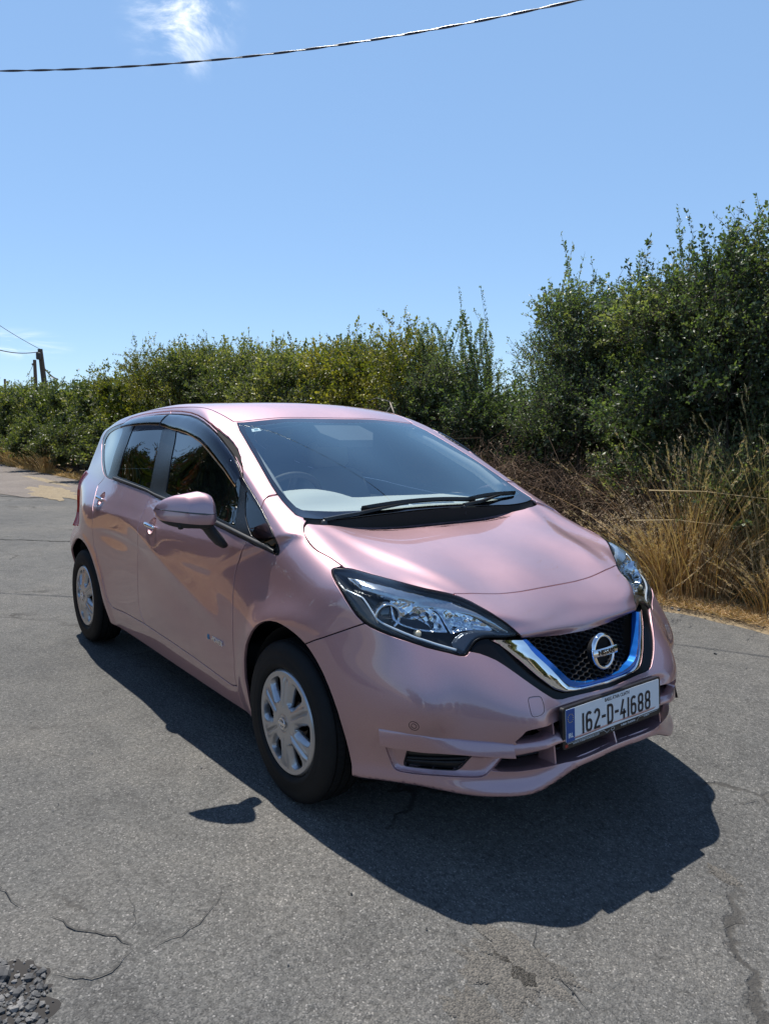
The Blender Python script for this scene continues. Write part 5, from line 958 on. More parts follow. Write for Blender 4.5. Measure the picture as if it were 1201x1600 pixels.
# ---- side glazing ----
rest = DLO; panes = {}
for k in ('pane_front', 'pane_rear', 'pane_quarter', 'pane_front_quarter'):
    a, rest = carve(rest, 'side', poly2('side', c[k]), 0); panes[k] = a
for k, nm, par in (('pane_front', 'door_window', FDo), ('pane_rear', 'door_window', RDo), ('pane_quarter', 'quarter_window', (body, body)), ('pane_front_quarter', 'quarter_window', (body, body))):
    for s, p in zip((-1, 1), par): panel(nm, offs(panes[k], -.005), SIDEGL, p, both='one', side=s, depth=0)
pair('window_surround', offs(rest, -.0015), mat('satin_black_trim', (.012, .012, .013), .22), body, depth=.006)
# belt mouldings
bl = np.array(c['belt_low'])+[0, .0, .004]; bt = np.array(c['belt_top'])+[0, 0, -.001]
def strip(low, top, n, bul, name, m, parent, nx=6, th=.0):
    a = resample(low, n); b = resample(top, n); V = []
    for j in range(nx):
        t = j/(nx-1); p = project_to(a*(1-t)+b*t, F); V.append(p+nrm(p)*(th+bul*math.sin(math.pi*(.06+.88*t))))
    V = np.concatenate(V)
    Fq = np.array([(i*n+k, i*n+k+1, (i+1)*n+k+1, (i+1)*n+k) for i in range(nx-1) for k in range(n-1)]); os_ = []
    for s in (-1, 1):
        W = V*[1, s, 1]; f = Fq if s < 0 else Fq[:, ::-1]
        nn_ = smooth_nrm(W, np.r_[f[:, :3], f[:, [0, 2, 3]]])
        if (nn_[:, 1]*s).mean() < 0: f = f[:, ::-1]
        os_.append(link(name, mesh(name, W, f), m, parent))
    return os_
strip(bl, bt, 90, .009, 'belt_moulding', BLACK, body)
# weather shields over the side windows
def visor(top, lowc, name, parent):
    n = 50; a = resample(top, n); b = resample(lowc, n)
    for s, par in zip((-1, 1), parent):
        rowsv = []
        for j, (t, o) in enumerate(((0, .001), (.06, .010), (.3, .020), (.65, .028), (1.0, .030), (1.02, .026))):
            p = project_to(a*(1-t)+b*t, F); rowsv.append((p+nrm(p)*o)*[1, s, 1])
        V = np.concatenate(rowsv); Fq = np.array([(i*n+k, i*n+k+1, (i+1)*n+k+1, (i+1)*n+k) for i in range(5) for k in range(n-1)])
        nn_ = smooth_nrm(V, np.r_[Fq[:, :3], Fq[:, [0, 2, 3]]])
        if (nn_[:, 1]*s).mean() < 0: Fq = Fq[:, ::-1]
        link(name, mesh(name, V, Fq), SMOKE, par)
visor(c['visor_front_top'], c['visor_front_low'], 'weather_shield', FDo)
visor(c['visor_rear_top'], c['visor_rear_low'], 'weather_shield', RDo)

# ---- front-end details ----
def on_front(y, z, fn=None):
    """x of the nose surface at (y, z)"""
    fn = fn or F; y = np.array(y, float); z = np.array(z, float); lo = np.full(y.shape, .2); hi = np.full(y.shape, 1.0)
    for _ in range(34):
        m_ = (lo+hi)/2; f = fn(m_, y, z); lo = np.where(f < 0, m_, lo); hi = np.where(f < 0, hi, m_)
    return np.stack([lo, y, z], -1)
# grille: black frame, chrome vee, blue line, honeycomb
co_ = [tuple(p) for p in c['chromeo']]+[(.800, -.05, .5035)]
ci_ = [tuple(p) for p in c['chromei']]+[(.790, -.05, .5085)]
bi_ = [tuple(p) for p in c['bluei']]+[(.786, -.05, .5185)]
cpoly = poly2(G, [(.63, .425, .72)]+co_+[(.69, -.05, .72)])
_inner, frameR = carve(BLK, G, cpoly, 0)
bpoly = poly2(G, [(.70, .312, .72)]+bi_+[(.69, -.05, .72)])
gr = panel('grille_frame', offs(frameR, -.006), GLOSSBLK, car, depth=.03)
gb_, _ = carve(_inner, G, bpoly, 0); panel('grille_back', offs(_inner, -.050), VOID, gr, depth=0)
def full(L, n=70):
    L = [tuple(p) for p in L]; L[-1] = (L[-1][0], 0.0, L[-1][2]); r = resample(L, n); return np.r_[r, (r*[1, -1, 1])[::-1][1:]]
def ruled(rows, name, m, parent, sharp=45):
    k_, n = len(rows), len(rows[0]); V = np.concatenate(rows); Fq = np.array([(i*n+k, i*n+k+1, (i+1)*n+k+1, (i+1)*n+k) for i in range(k_-1) for k in range(n-1)])
    if smooth_nrm(V, np.r_[Fq[:, :3], Fq[:, [0, 2, 3]]])[:, 0].mean() < 0: Fq = Fq[:, ::-1]
    me = mesh(name, V, Fq); me.set_sharp_from_angle(angle=math.radians(sharp)); return link(name, me, m, parent)
oC, iC, bC = full(co_), full(ci_), full(bi_)
nC = unit(np.cross(np.gradient(oC, axis=0), iC-oC)); nC[nC[:, 0] < 0] *= -1
mixc = lambda t, h: oC*(1-t)+iC*t+nC*h
ruled([mixc(0, -.016), mixc(0, 0), mixc(.05, .0035), mixc(.3, .0062), mixc(.6, .0062), mixc(.92, .0030), mixc(1.0, .0), mixc(1.0, -.012)], 'chrome_vee', CHROME, gr)
back = np.array([-.03, 0, 0])
ruled([iC+back*.1, iC*.5+bC*.5+back*.06, bC, bC+back*.3, bC+back], 'blue_strip', BLUE, gr)
# honeycomb bars, real strips standing on edge
hx = MB(); s_ = .0118; bars = set()
def hexpt(y, z): return (round(y, 4), round(z, 4))
gy = 1.5*s_*1.35; gz = math.sqrt(3)*s_*.74
for i in range(-14, 15):
    for j in range(0, 16):
        cy = i*gy; cz = .515+j*gz+(gz/2 if i % 2 else 0)
        pts = [hexpt(cy+s_*1.35*math.cos(k*math.pi/3), cz+s_*.74*math.sin(k*math.pi/3)) for k in range(6)]
        for k in range(6):
            a, b = pts[k], pts[(k+1) % 6]; bars.add((min(a, b), max(a, b)))
bars = np.array(sorted(bars)); mid = bars.mean(1); mid[:, 0] = np.abs(mid[:, 0])
ok = sdf(mid, bpoly) < .004; ok &= mid[:, 1] < .70; bars = bars[ok]
pa = on_front(np.abs(bars[:, 0, 0]), bars[:, 0, 1]); pb = on_front(np.abs(bars[:, 1, 0]), bars[:, 1, 1]); pa[:, 1] = bars[:, 0, 0]; pb[:, 1] = bars[:, 1, 0]
for a, b in zip(pa, pb):
    if a[2] > .70 or b[2] > .70: continue
    d = unit(b-a); w = np.cross(d, [1, 0, 0]); w = unit(w)*.0011; o = np.array([-.016, 0, 0]); o2 = np.array([-.038, 0, 0])
    hx.add([a+w+o, b+w+o, b-w+o, a-w+o, a+w+o2, b+w+o2, b-w+o2, a-w+o2], [(0, 1, 2, 3), (4, 5, 1, 0), (3, 2, 6, 7)])
hx.obj('honeycomb', mat('grille_black', (.018, .018, .02), .3), gr)
# maker's badge: ring and bar with raised letters
def flat_text(name, txt, size, m, parent, M, ext=.0008, sx=1., bold=0., align='CENTER', spacing=1.):
    cu = bpy.data.curves.new(name, 'FONT'); cu.body = txt; cu.size = size; cu.extrude = ext; cu.offset = bold; cu.align_x = align; cu.align_y = 'CENTER'; cu.space_character = spacing; cu.resolution_u = 3
    o = bpy.data.objects.new(name, cu); C.objects.link(o); dg = bpy.context.evaluated_depsgraph_get(); me = bpy.data.meshes.new_from_object(o.evaluated_get(dg)); bpy.data.objects.remove(o)
    me.transform(M @ Matrix.Diagonal((sx, 1, 1, 1))); me.name = name; me.materials.clear(); me.update(); return link(name, me, m, parent)
def basis(o, xd, yd):
    xd = Vector(xd).normalized(); z = xd.cross(Vector(yd)).normalized(); y = z.cross(xd); M = Matrix((xd, y, z)).transposed().to_4x4(); M.translation = Vector(o); return M
BC = np.array([.772, 0, .611]); lean = np.array([-.16, 0, 1.]); lean /= np.linalg.norm(lean)
bd = MB(); nR = 56; sec = [(.047, .001), (.0475, .005), (.050, .0085), (.0555, .0078), (.0595, .004), (.060, -.004)]
V = []; fw = np.cross([0, 1., 0], lean); fw = fw if fw[0] > 0 else -fw
for r, h in sec:
    for k in range(nR):
        a = 2*math.pi*k/nR; V.append(BC+np.array([0, 1., 0])*r*math.cos(a)*.98+lean*r*math.sin(a)*1.06+fw*h)
bd.add(V, [(i*nR+k, (i+1)*nR+k, (i+1)*nR+(k+1) % nR, i*nR+(k+1) % nR) for i in range(len(sec)-1) for k in range(nR)])
badge = bd.obj('badge', CHROME, gr, smooth=True)
bb = MB(); V = []; ny = 15
for j, (dz, h) in enumerate(((-.0135, .002), (-.0125, .011), (0, .0125), (.0125, .011), (.0135, .002))):
    for i in range(ny):
        yy = -.066+.132*i/(ny-1); V.append(BC+np.array([0, yy, 0])+lean*dz+fw*(h+.004-.004*(yy/.066)**2))
bb.add(V, [(j*ny+i, j*ny+i+1, (j+1)*ny+i+1, (j+1)*ny+i) for j in range(4) for i in range(ny-1)]); k0 = bb.n
bb.obj('badge_bar', CHROME, gr, smooth=True)
flat_text('badge_letters', 'NISSAN', .0225, mat('badge_black', (.01, .01, .012), .2), gr, basis(BC+fw*.0162, (0, 1, 0), tuple(lean)), sx=1.12, bold=.0006)
bk = MB(); bk.lathe([(.0, -.03), (.050, -.03), (.052, -.008), (.0, -.008)], 40, 0, tuple(BC)); bk.obj('badge_backing', VOID, gr, smooth=False)
# lower intakes: dark box behind, blade, lip, uprights
vd = MB()
def rwall(y0, y1, z0, z1, inset):
    ys = np.linspace(y0, y1, 30); a = on_front(np.abs(ys), np.full(30, z0)); b = on_front(np.abs(ys), np.full(30, z1)); a[:, 1] = ys; b[:, 1] = ys
    V = np.r_[a-[inset, 0, 0], b-[inset, 0, 0]]; vd.add(V, [(k, k+1, 30+k+1, 30+k) for k in range(29)])
rwall(-.60, .60, .25, .46, .11)
vd.obj('intake_back', VOID, bumper)
im = MB()
for z in (.317, .343):
    ys = np.linspace(-.47, .47, 40); a = on_front(np.abs(ys), np.full(40, z)); a[:, 1] = ys; a[:, 0] -= .07; im.tube(a, .004, 6)
im.obj('intake_mesh', BLACK, bumper)
# crossbar skin between the two slots, standing proud
def front_strip(name, ya, yb, rowsz, m, parent, n=60, sides=False):
    """rowsz: (z at ya, z at yb, stand-off) rows, lofted on the nose surface"""
    V = []; ys = np.linspace(ya, yb, n); tt_ = (ys-ya)/(yb-ya)
    for za, zb_, o in rowsz:
        zz = za(ys) if callable(za) else za+(zb_-za)*tt_; p = on_front(np.abs(ys), zz); p[:, 1] = ys; p[:, 0] += o; V.append(p)
    V = np.concatenate(V); Fq = np.array([(i*n+k, i*n+k+1, (i+1)*n+k+1, (i+1)*n+k) for i in range(len(rowsz)-1) for k in range(n-1)])
    if smooth_nrm(V, np.r_[Fq[:, :3], Fq[:, [0, 2, 3]]])[:, 0].mean() < 0: Fq = Fq[:, ::-1]
    return link(name, mesh(name, V, Fq), m, parent)
zi = lambda ks, vs: (lambda y: np.interp(np.abs(y), ks, vs))
bt_ = zi([0, .27, .374, .415, .455], [.3955, .3945, .3925, .391, .389]); bb_ = zi([0, .309, .37, .41, .44, .466], [.3705, .369, .3655, .3603, .3545, .3535])
front_strip('crossbar', -.462, .462, [(lambda y: bt_(y)+.004, 0, -.05), (lambda y: bt_(y)+.002, 0, -.004), (lambda y: bt_(y)-.002, 0, .002), (lambda y: bb_(y)+.006, 0, .013), (lambda y: bb_(y)+.001, 0, .012), (lambda y: bb_(y)-.003, 0, -.03)], PAINT, bumper)
# slot floor (top face of the lip) and roof
front_strip('lip_ledge', -.47, .47, [(lambda y: zi([0, .266, .337, .418, .456, .48], [.304, .3037, .2968, .2926, .2948, .297])(y)+.002, 0, -.09), (lambda y: zi([0, .266, .337, .418, .456, .48], [.304, .3037, .2968, .2926, .2948, .297])(y), 0, .001)], PAINT, bumper)
for yy, lean_ in ((-.293, .02), (0., 0), (.293, -.02)):
    for z0, z1, dz in ((.298, .374, 0), (.39, .445, 0)):
        if yy == 0 and z0 > .35: continue
        up_ = MB(); p0 = on_front([abs(yy)], [z0])[0]; p1 = on_front([abs(yy)], [z1])[0]; p0[1] = p1[1] = yy
        for p in (p0, p1): p[0] -= .012
        w = .009; V = []
        for p in (p0, p1):
            for dx, dy in ((0.006, -w*.35), (.006, w*.35), (-.06, w), (-.06, -w)): V.append(p+[dx, dy, 0])
        up_.add(V, [(0, 1, 5, 4), (1, 2, 6, 5), (3, 0, 4, 7), (2, 3, 7, 6)]); up_.obj('upright', PAINT, bumper)
# blade along the bumper, either side
def lofts(lines, offv, name, m, parent, n=70, sides=(-1, 1)):
    os_ = []
    for s in sides:
        V = []
        for L, o in zip(lines, offv):
            p = project_to(resample(L, n), F); N_ = nrm(p); p = p+N_*o; V.append(p*[1, s, 1])
        V = np.concatenate(V); k_ = len(lines); Fq = np.array([(i*n+k, i*n+k+1, (i+1)*n+k+1, (i+1)*n+k) for i in range(k_-1) for k in range(n-1)])
        ct = V.mean(0); nn_ = smooth_nrm(V, np.r_[Fq[:, :3], Fq[:, [0, 2, 3]]])
        if (nn_*(V-np.array([-1, 0, .4]))).sum(1).mean() < 0: Fq = Fq[:, ::-1]
        me = mesh(name, V, Fq); me.set_sharp_from_angle(angle=math.radians(35)); os_.append(link(name, me, m, parent))
    return os_
b1 = resample(c['bladetop'], 60); b2 = resample(c['bladebot'], 60)
mixl = lambda t: b1*(1-t)+b2*t
lofts([mixl(-.06), mixl(.0), mixl(.12), mixl(.85), mixl(.97), mixl(1.0), mixl(1.12)], [-.004, .001, .005, .020, .0205, .018, -.01], 'bumper_blade', PAINT, bumper)
# fog panel, set in, with the black insert
RP, RT = refine(*REC); FG = poly2(RF, c['fog'])
fogR, recR = carve((RP, RT), RF, FG, 0)
def rec_off(P):
    d = -sdf(proj2(RF, P), poly2(RF, c['recess'])); return -.005-.012*np.clip(d/.012, 0, 1)
# three fine ribs at the outer end of the panel
ribx = proj2(RF, recR[0]); e0 = poly2(RF, [c['recess'][0], c['recess'][-2]]); dirv = unit(e0[0]-e0[1]); tt_ = (ribx-e0[1])@dirv
Dd = rec_off(recR[0])
Vr = recR[0]+nrm(recR[0])*Dd[:, None]
pair('fog_panel', (Vr, recR[1]), PAINT, bumper, N=smooth_nrm(Vr, recR[1]), depth=.02)
pair('fog_insert', offs(fogR, -.030), mat('insert_black', (.012, .013, .014), .3), bumper, depth=0)
for s in (-1, 1):
    fi = MB(); fg = np.array(c['fog'])
    q = project_to(resample(np.r_[fg, fg[:1]], 60), F); q = q-nrm(q)*.017; fi.tube(q*[1, s, 1], .0022, 6, cap=False)
    lo_ = np.array(c['fog'][2:4]); hi_ = np.array([c['fog'][12], c['fog'][9]])
    for t in (.35, .68):
        a = fg[2]*(1-t)+fg[3]*t; b = fg[12]*(1-t)+fg[9]*t; q = project_to(resample([a, b], 14), F); q = q-nrm(q)*.024; fi.tube(q*[1, s, 1], .004, 6)
    fi.obj('fog_louvre', BLACK, bumper)
# grooves on the bumper skin (thin inlaid lines)
def groove(pts, name, parent, r=.0011, m=None, sides=(-1,), n=60, closed=False, o=.0003, fn=None):
    fn = fn or F
    for s in sides:
        g = MB(); q = np.array(pts, float)
        if closed: q = np.r_[q, q[:1]]
        q = project_to(resample(q, n), fn); q = q+nrm(q, fn)*o; g.tube(q*[1, s, 1], r, 5, cap=False); g.obj(name, m or VOID, parent)
groove(c['towcap'], 'tow_cover_gap', bumper, .0008, closed=True)
sp_ = np.array(c['sensor'][0]); sn = nrm(sp_[None])[0]; su = unit(np.cross(sn, [0, 0, 1.])); sv = np.cross(sn, su)
for s in (-1, 1):
    groove([sp_+.0165*(math.cos(a)*su+math.sin(a)*sv) for a in np.linspace(0, 2*math.pi, 24, endpoint=False)], 'sensor_ring', bumper, .0009, closed=True, sides=(s,))
    groove([sp_+.0085*(math.cos(a)*su+math.sin(a)*sv) for a in np.linspace(0, 2*math.pi, 20, endpoint=False)], 'sensor_ring', bumper, .0009, closed=True, sides=(s,))
# bonnet edge line near the rear of the bonnet
# ---- headlamps ----
HP, HT = refine(*HEAD); hp = poly2(HF, hl); hd = -sdf(proj2(HF, HP), hp)
rim_in, rim = carve((HP, HT), HF, hp, .007)
def hcar(msh, pts, gap=0): return carve(msh, HF, poly2(HF, pts), gap)
RPp, RTt = rim; keep = -sdf(proj2(HF, RPp), hp)
RIM = (compact(*clip_tri(HP, HT, hd-.006)))
lens = rim_in
bow_d = -sdf(proj2(HF, lens[0]), hp)
Nb = nrm(lens[0]); bowl = (lens[0]-Nb*(.012+.045*sstep(.0, .05, bow_d))[:, None], lens[1])
eb = c['eyebrow_top']+c['eyebrow_bot'][::-1]
DARKCH = mat('dark_chrome', (.10, .11, .125), .16, .9)
def faceted():
    m = mat('lamp_reflector', (.80, .83, .86), .06, 1); co = coords(m)
    v = nd(m, 'ShaderNodeTexVoronoi', Scale=38); lk(m, co, v.inputs['Vector']); b = bump(m, v.outputs['Distance'], .9, .012); lk(m, b.outputs[0], bsdf(m).inputs['Normal']); return m
REFL = faceted()
for s in (-1, 1):
    hb = panel('headlamp', lens, CLEAR, car, both='one', side=s, depth=0)
    panel('lamp_rim', offs(RIM, -.0015), GLOSSBLK, hb, both='one', side=s, depth=.03)
    panel('lamp_housing', bowl, mat('lamp_housing_dark', (.03, .033, .038), .25, .3), hb, both='one', side=s, depth=0, N=smooth_nrm(*bowl))
    # silver eyebrow trim; its pale band also stands in for sky reflected on the lens
    e_in, _ = hcar(lens, eb); d_ = -sdf(proj2(HF, e_in[0]), poly2(HF, eb)); ev = (e_in[0]-nrm(e_in[0])*(.020-.008*sstep(0, .012, d_))[:, None], e_in[1])
    panel('lamp_eyebrow_sky_sheen', ev, mat('lamp_silver_sky_sheen', (.50, .53, .56), .22, .9), hb, both='one', side=s, depth=.02, N=smooth_nrm(*ev))
    # guide light
    q = project_to(resample(c['led'], 50), F); q = q-nrm(q)*.012; g = MB(); g.tube(q*[1, s, 1], np.interp(np.arange(50), [0, 18, 26, 49], [.0026, .003, .0042, .005]), 8); g.obj('guide_light', mat('light_guide', (.80, .84, .88), .12, .35), hb, smooth=True)
    # projector
    pc = np.array(c['projector'][0]); pn = nrm(pc[None])[0]; ax = unit(np.array([.93, .36, .0])); cc = pc-pn*.052+np.array([.004, 0, -.004])
    uu = unit(np.cross(ax, [0, 0, 1.])); vv = np.cross(ax, uu)
    def ringm(prof, n=36):
        V = [cc+ax*h+r*(math.cos(2*math.pi*k/n)*uu+math.sin(2*math.pi*k/n)*vv) for r, h in prof for k in range(n)]
        return [v*[1, s, 1] for v in V], [(i*n+k, i*n+(k+1) % n, (i+1)*n+(k+1) % n, (i+1)*n+k) for i in range(len(prof)-1) for k in range(n)]
    b_ = MB(); b_.add(*ringm([(.044, -.02), (.044, .022), (.0425, .027), (.038, .026), (.034, .012), (.033, .0)])); b_.obj('projector_bezel', mat('bezel_chrome', (.75, .77, .8), .1, 1), hb, smooth=True)
    b_ = MB(); b_.add(*ringm([(.034*math.sin(a), .004+.020*math.cos(a)) for a in np.linspace(math.pi/2, .02, 9)])); b_.obj('projector_lens', mat('projector_glass', (.015, .03, .05), .02, .0, 1, 1, .0), hb, smooth=True)
    # reflector chambers
    def zone(pxpts, dep, name, m):
        pass
    for nm, box_, dep, m in (('reflector', c['zoneA'], .034, REFL), ('reflector', c['zoneB'], .030, REFL), ('lamp_shelf', c['inner_low'], .026, mat('lamp_shelf_dark', (.05, .056, .066), .2, .5))):
        zi_, _ = hcar(lens, box_)
        if nm == 'lamp_shelf': continue
        d_ = -sdf(proj2(HF, zi_[0]), poly2(HF, box_)); zz = (zi_[0]-nrm(zi_[0])*(dep-.018+.05*sstep(0, .04, d_))[:, None], zi_[1])
        panel(nm, zz, m, hb, both='one', side=s, depth=0, N=smooth_nrm(*zz))
    tb = np.array(c['turn'][0]); tn = nrm(tb[None])[0]; b_ = MB(); b_.lathe([(0, -.012), (.011, -.010), (.012, .004), (.007, .012), (0, .014)], 14, 0, tuple(0*tb)); V = b_.V[0]; b_.V[0] = (V+(tb-tn*.026))*[1, s, 1]; b_.obj('bulb', mat('bulb_clear', (.75, .62, .42), .15, 0, .8), hb, smooth=True)
    # hooked lower moulding
    lw, _ = hcar(lens, c['hookzone']); d_ = -sdf(proj2(HF, lw[0]), poly2(HF, c['hookzone'])); lv = (lw[0]-nrm(lw[0])*(.012-.009*sstep(0, .010, d_))[:, None], lw[1])
    panel('lamp_hook', lv, mat('lamp_blue_grey', (.06, .075, .10), .22, .45), hb, both='one', side=s, depth=.02, N=smooth_nrm(*lv))

# ---- wheels ----
def tyre_mat():
    m = RUBBER; b = bsdf(m); uv = nd(m, 'ShaderNodeUVMap'); 
    sep = nd(m, 'ShaderNodeSeparateXYZ'); lk(m, uv.outputs[0], sep.inputs[0])
    # u: round the tyre, v: across the section. Fine sipes only on the tread band
    mu = nd(m, 'ShaderNodeMath', operation='MULTIPLY'); mu.inputs[1].default_value = 74*2*math.pi; lk(m, sep.outputs[0], mu.inputs[0])
    ad = nd(m, 'ShaderNodeMath', operation='MULTIPLY_ADD'); ad.inputs[1].default_value = 26; lk(m, sep.outputs[1], ad.inputs[0]); lk(m, mu.outputs[0], ad.inputs[2])
    si = nd(m, 'ShaderNodeMath', operation='SINE'); lk(m, ad.outputs[0], si.inputs[0])
    gt_ = nd(m, 'ShaderNodeMapRange'); gt_.inputs[1].default_value = .55; gt_.inputs[2].default_value = .8; gt_.inputs[3].default_value = 1; gt_.inputs[4].default_value = 0; lk(m, si.outputs[0], gt_.inputs[0])
    band = nd(m, 'ShaderNodeMapRange'); band.inputs[1].default_value = .30; band.inputs[2].default_value = .34; lk(m, sep.outputs[1], band.inputs[0])
    band2 = nd(m, 'ShaderNodeMapRange'); band2.inputs[1].default_value = .66; band2.inputs[2].default_value = .70; band2.inputs[3].default_value = 1; band2.inputs[4].default_value = 0; lk(m, sep.outputs[1], band2.inputs[0])
    m1 = nd(m, 'ShaderNodeMath', operation='MULTIPLY'); lk(m, band.outputs[0], m1.inputs[0]); lk(m, band2.outputs[0], m1.inputs[1])
    mix = nd(m, 'ShaderNodeMix', data_type='FLOAT'); lk(m, m1.outputs[0], mix.inputs[0]); mix.inputs[2].default_value = 1; lk(m, gt_.outputs[0], mix.inputs[3])
    co = coords(m); n = noise(m, co, 60, 5); bb_ = bump(m, n.outputs[0], .15, .002)
    b2 = bump(m, mix.outputs[0], 1, .006, bb_.outputs[0]); lk(m, b2.outputs[0], b.inputs['Normal'])
    d = noise(m, co, 9, 6, .7); r = ramp(m, [(.35, (.008, .008, .0085)), (.66, (.013, .013, .013)), (.9, (.03, .028, .025))]); lk(m, d.outputs[0], r.inputs[0]); lk(m, r.outputs[0], b.inputs['Base Color'])
tyre_mat()
def wheel(cx, side_):
    """side_ -1 is the car's right; outer face points that way"""
    s = side_; W_ = empty('wheel', (cx, s*.74, .300)); W_.parent = car; W_.matrix_parent_inverse = car.matrix_basis.inverted()
    # tyre section (radius, lateral; + is outwards)
    half = [(.196, .062), (.200, .080), (.212, .0885), (.222, .0905), (.2235, .0895), (.238, .0932), (.2395, .0922), (.255, .0925), (.268, .0895), (.279, .085), (.2895, .078), (.2955, .070), (.2985, .062),
            (.2990, .0560), (.2925, .0545), (.2925, .0505), (.3000, .049), (.3012, .022), (.2935, .0205), (.2935, .0150), (.3014, .0135), (.3016, 0)]
    prof = half+[(r, -h) for r, h in half[::-1][1:]]
    n = 96; V = []; Fc = []; uvs = []
    for i, (r, h) in enumerate(prof):
        for k in range(n):
            a = 2*math.pi*k/n; V.append((cx+r*math.cos(a), s*(.74+h), .300+r*math.sin(a)))
    for i in range(len(prof)-1):
        for k in range(n): Fc.append((i*n+k, i*n+(k+1) % n, (i+1)*n+(k+1) % n, (i+1)*n+k)); uvs.append(((k/n, i/(len(prof)-1)), ((k+1)/n, i/(len(prof)-1)), ((k+1)/n, (i+1)/(len(prof)-1)), (k/n, (i+1)/(len(prof)-1))))
    if s < 0: Fc = [f[::-1] for f in Fc]; uvs = [u[::-1] for u in uvs]
    V = np.array(V); V[:, 2] = np.where(V[:, 2] < .012, .003+np.maximum(V[:, 2]+.004, 0)*.55, V[:, 2])
    me = bpy.data.meshes.new('tyre'); me.from_pydata(V.tolist(), [], Fc); ul = me.uv_layers.new(name='UVMap'); ul.data.foreach_set('uv', np.array(uvs).ravel()); me.polygons.foreach_set('use_smooth', [True]*len(me.polygons)); me.set_sharp_from_angle(angle=math.radians(50))
    link('tyre', me, RUBBER, W_)
    # steel rim and dark brake well
    b = MB(); b.lathe([(.198, -.08), (.196, .05), (.188, .062), (.184, .045), (.176, .0), (.15, -.03), (.06, -.02), (0, -.02)], 48, 1, (0, 0, 0)); V = b.V[0]; b.V[0] = V*[1, s, 1]+[cx, s*.74, .3]; b.obj('rim', mat('rim_black', (.02, .02, .022), .4, .3), W_, smooth=True)
    # wheel cover: heightfield over a disc with six cut windows
    nr, na = 46, 360; rr = np.linspace(.002, .1975, nr); aa = np.arange(na)*2*math.pi/na
    Rr, Aa = np.meshgrid(rr, aa, indexing='ij'); P = np.stack([Rr*np.cos(Aa), Rr*0, Rr*np.sin(Aa)], -1).reshape(-1, 3)
    q = np.arange(nr*na).reshape(nr, na); q2 = np.roll(q, -1, 1); T = np.concatenate([np.stack([q[:-1], q2[:-1], q2[1:]], -1).reshape(-1, 3), np.stack([q[:-1], q2[1:], q[1:]], -1).reshape(-1, 3)])
    def fields(P):
        r = np.hypot(P[:, 0], P[:, 2]); a = np.arctan2(P[:, 2], P[:, 0])
        u = ((a-math.pi/2+math.pi/6) % (math.pi/3))-math.pi/6      # 0 on a spoke centre (one spoke points up)
        w = math.pi/6-np.abs(u)                                     # 0 on a window centre
        wy = r*np.sin(w); wx = r*np.cos(w)
        # rounded wedge window: wider towards the rim
        hw = .025*np.sqrt(np.clip((wx-.080)/.05, 0, 1))+.008*np.clip((wx-.12)/.05, 0, 1); cap = np.clip((.170-wx)/.024, 0, 1); hw = hw*np.sqrt(np.clip(cap*(2-cap), 0, 1))
        win = wy-hw+ (wx < .080)*.02+(wx > .170)*.02
        hg = .046-.16*np.maximum(r-.06, 0)**1.5*1.6+.004*np.exp(-(r/.05)**2)
        spoke = np.abs(r*np.sin(u))
        hg = hg-.0045*np.exp(-(spoke/.0042)**2)*sstep(.045, .075, r)*(1-sstep(.165, .185, r))+.004*np.exp(-((spoke-.013)/.008)**2)*sstep(.05, .08, r)*(1-sstep(.15, .18, r))
        lipw = np.clip(1-win/.017, 0, 1); hg = hg-.016*lipw**1.5*sstep(.07, .09, r)
        hg = hg+.004*sstep(.178, .184, r)-.012*sstep(.190, .1975, r)
        hg = hg-.003*(np.abs(r-.031) < .0016)-.0015*(r < .029)
        return win, hg
    win, hg = fields(P)
    P2, T2_ = clip_tri(P, T, -win); win, hg = fields(P2); P2[:, 1] = hg
    Bd = border(T2_); ids = np.unique(Bd); mp = -np.ones(len(P2), int); mp[ids] = len(P2)+np.arange(len(ids)); low_ = P2[ids].copy(); cin = low_.copy(); low_[:, 1] -= .010
    T3 = np.r_[T2_, np.stack([Bd[:, 1], Bd[:, 0], mp[Bd[:, 0]]], 1), np.stack([Bd[:, 1], mp[Bd[:, 0]], mp[Bd[:, 1]]], 1)]; P3 = np.r_[P2, low_]
    P3 = P3*[1, s, 1]+[cx, s*(.74+.046), .3]; nn_ = smooth_nrm(P3, T3)
    if (nn_[:len(P2), 1]*s).mean() < 0: T3 = T3[:, ::-1]
    me = mesh('wheel_cover', P3, T3); me.set_sharp_from_angle(angle=math.radians(40)); link('wheel_cover', me, CAPSIL, W_)
    b = MB(); b.lathe([(.07, .03), (.186, .03)], 48, 1); b.V[0] = b.V[0]*[1, s, 1]+[cx, s*.74, .3]; b.obj('cover_backing', VOID, W_)
    # emblem in the middle of the cover
    b = MB(); ring = [(.016, 0), (.0165, .0015), (.019, .002), (.0215, .0015), (.022, 0)]
    b.lathe(ring, 28, 1); b.V[0] = b.V[0]*[1, s, 1]; b.V[0] += [cx, s*(.74+.046+.0535), .3]; V = b.V[0]
    b.box((cx, s*(.74+.046+.0545), .3), (.05, .0022, .010)); b.obj('cover_emblem', mat('emblem_silver', (.7, .7, .72), .15, 1), W_, smooth=False)
    # brake disc glimpsed through the windows
    b = MB(); b.lathe([(.05, .012), (.118, .012), (.118, -.004), (.05, -.004)], 40, 1); b.V[0] = b.V[0]*[1, s, 1]+[cx, s*.74, .3]; b.obj('brake_disc', mat('brake_steel', (.22, .2, .19), .4, .9), W_)
    return W_
for cx in (0.0, -2.6):
    for s in (-1, 1): wheel(cx, s)
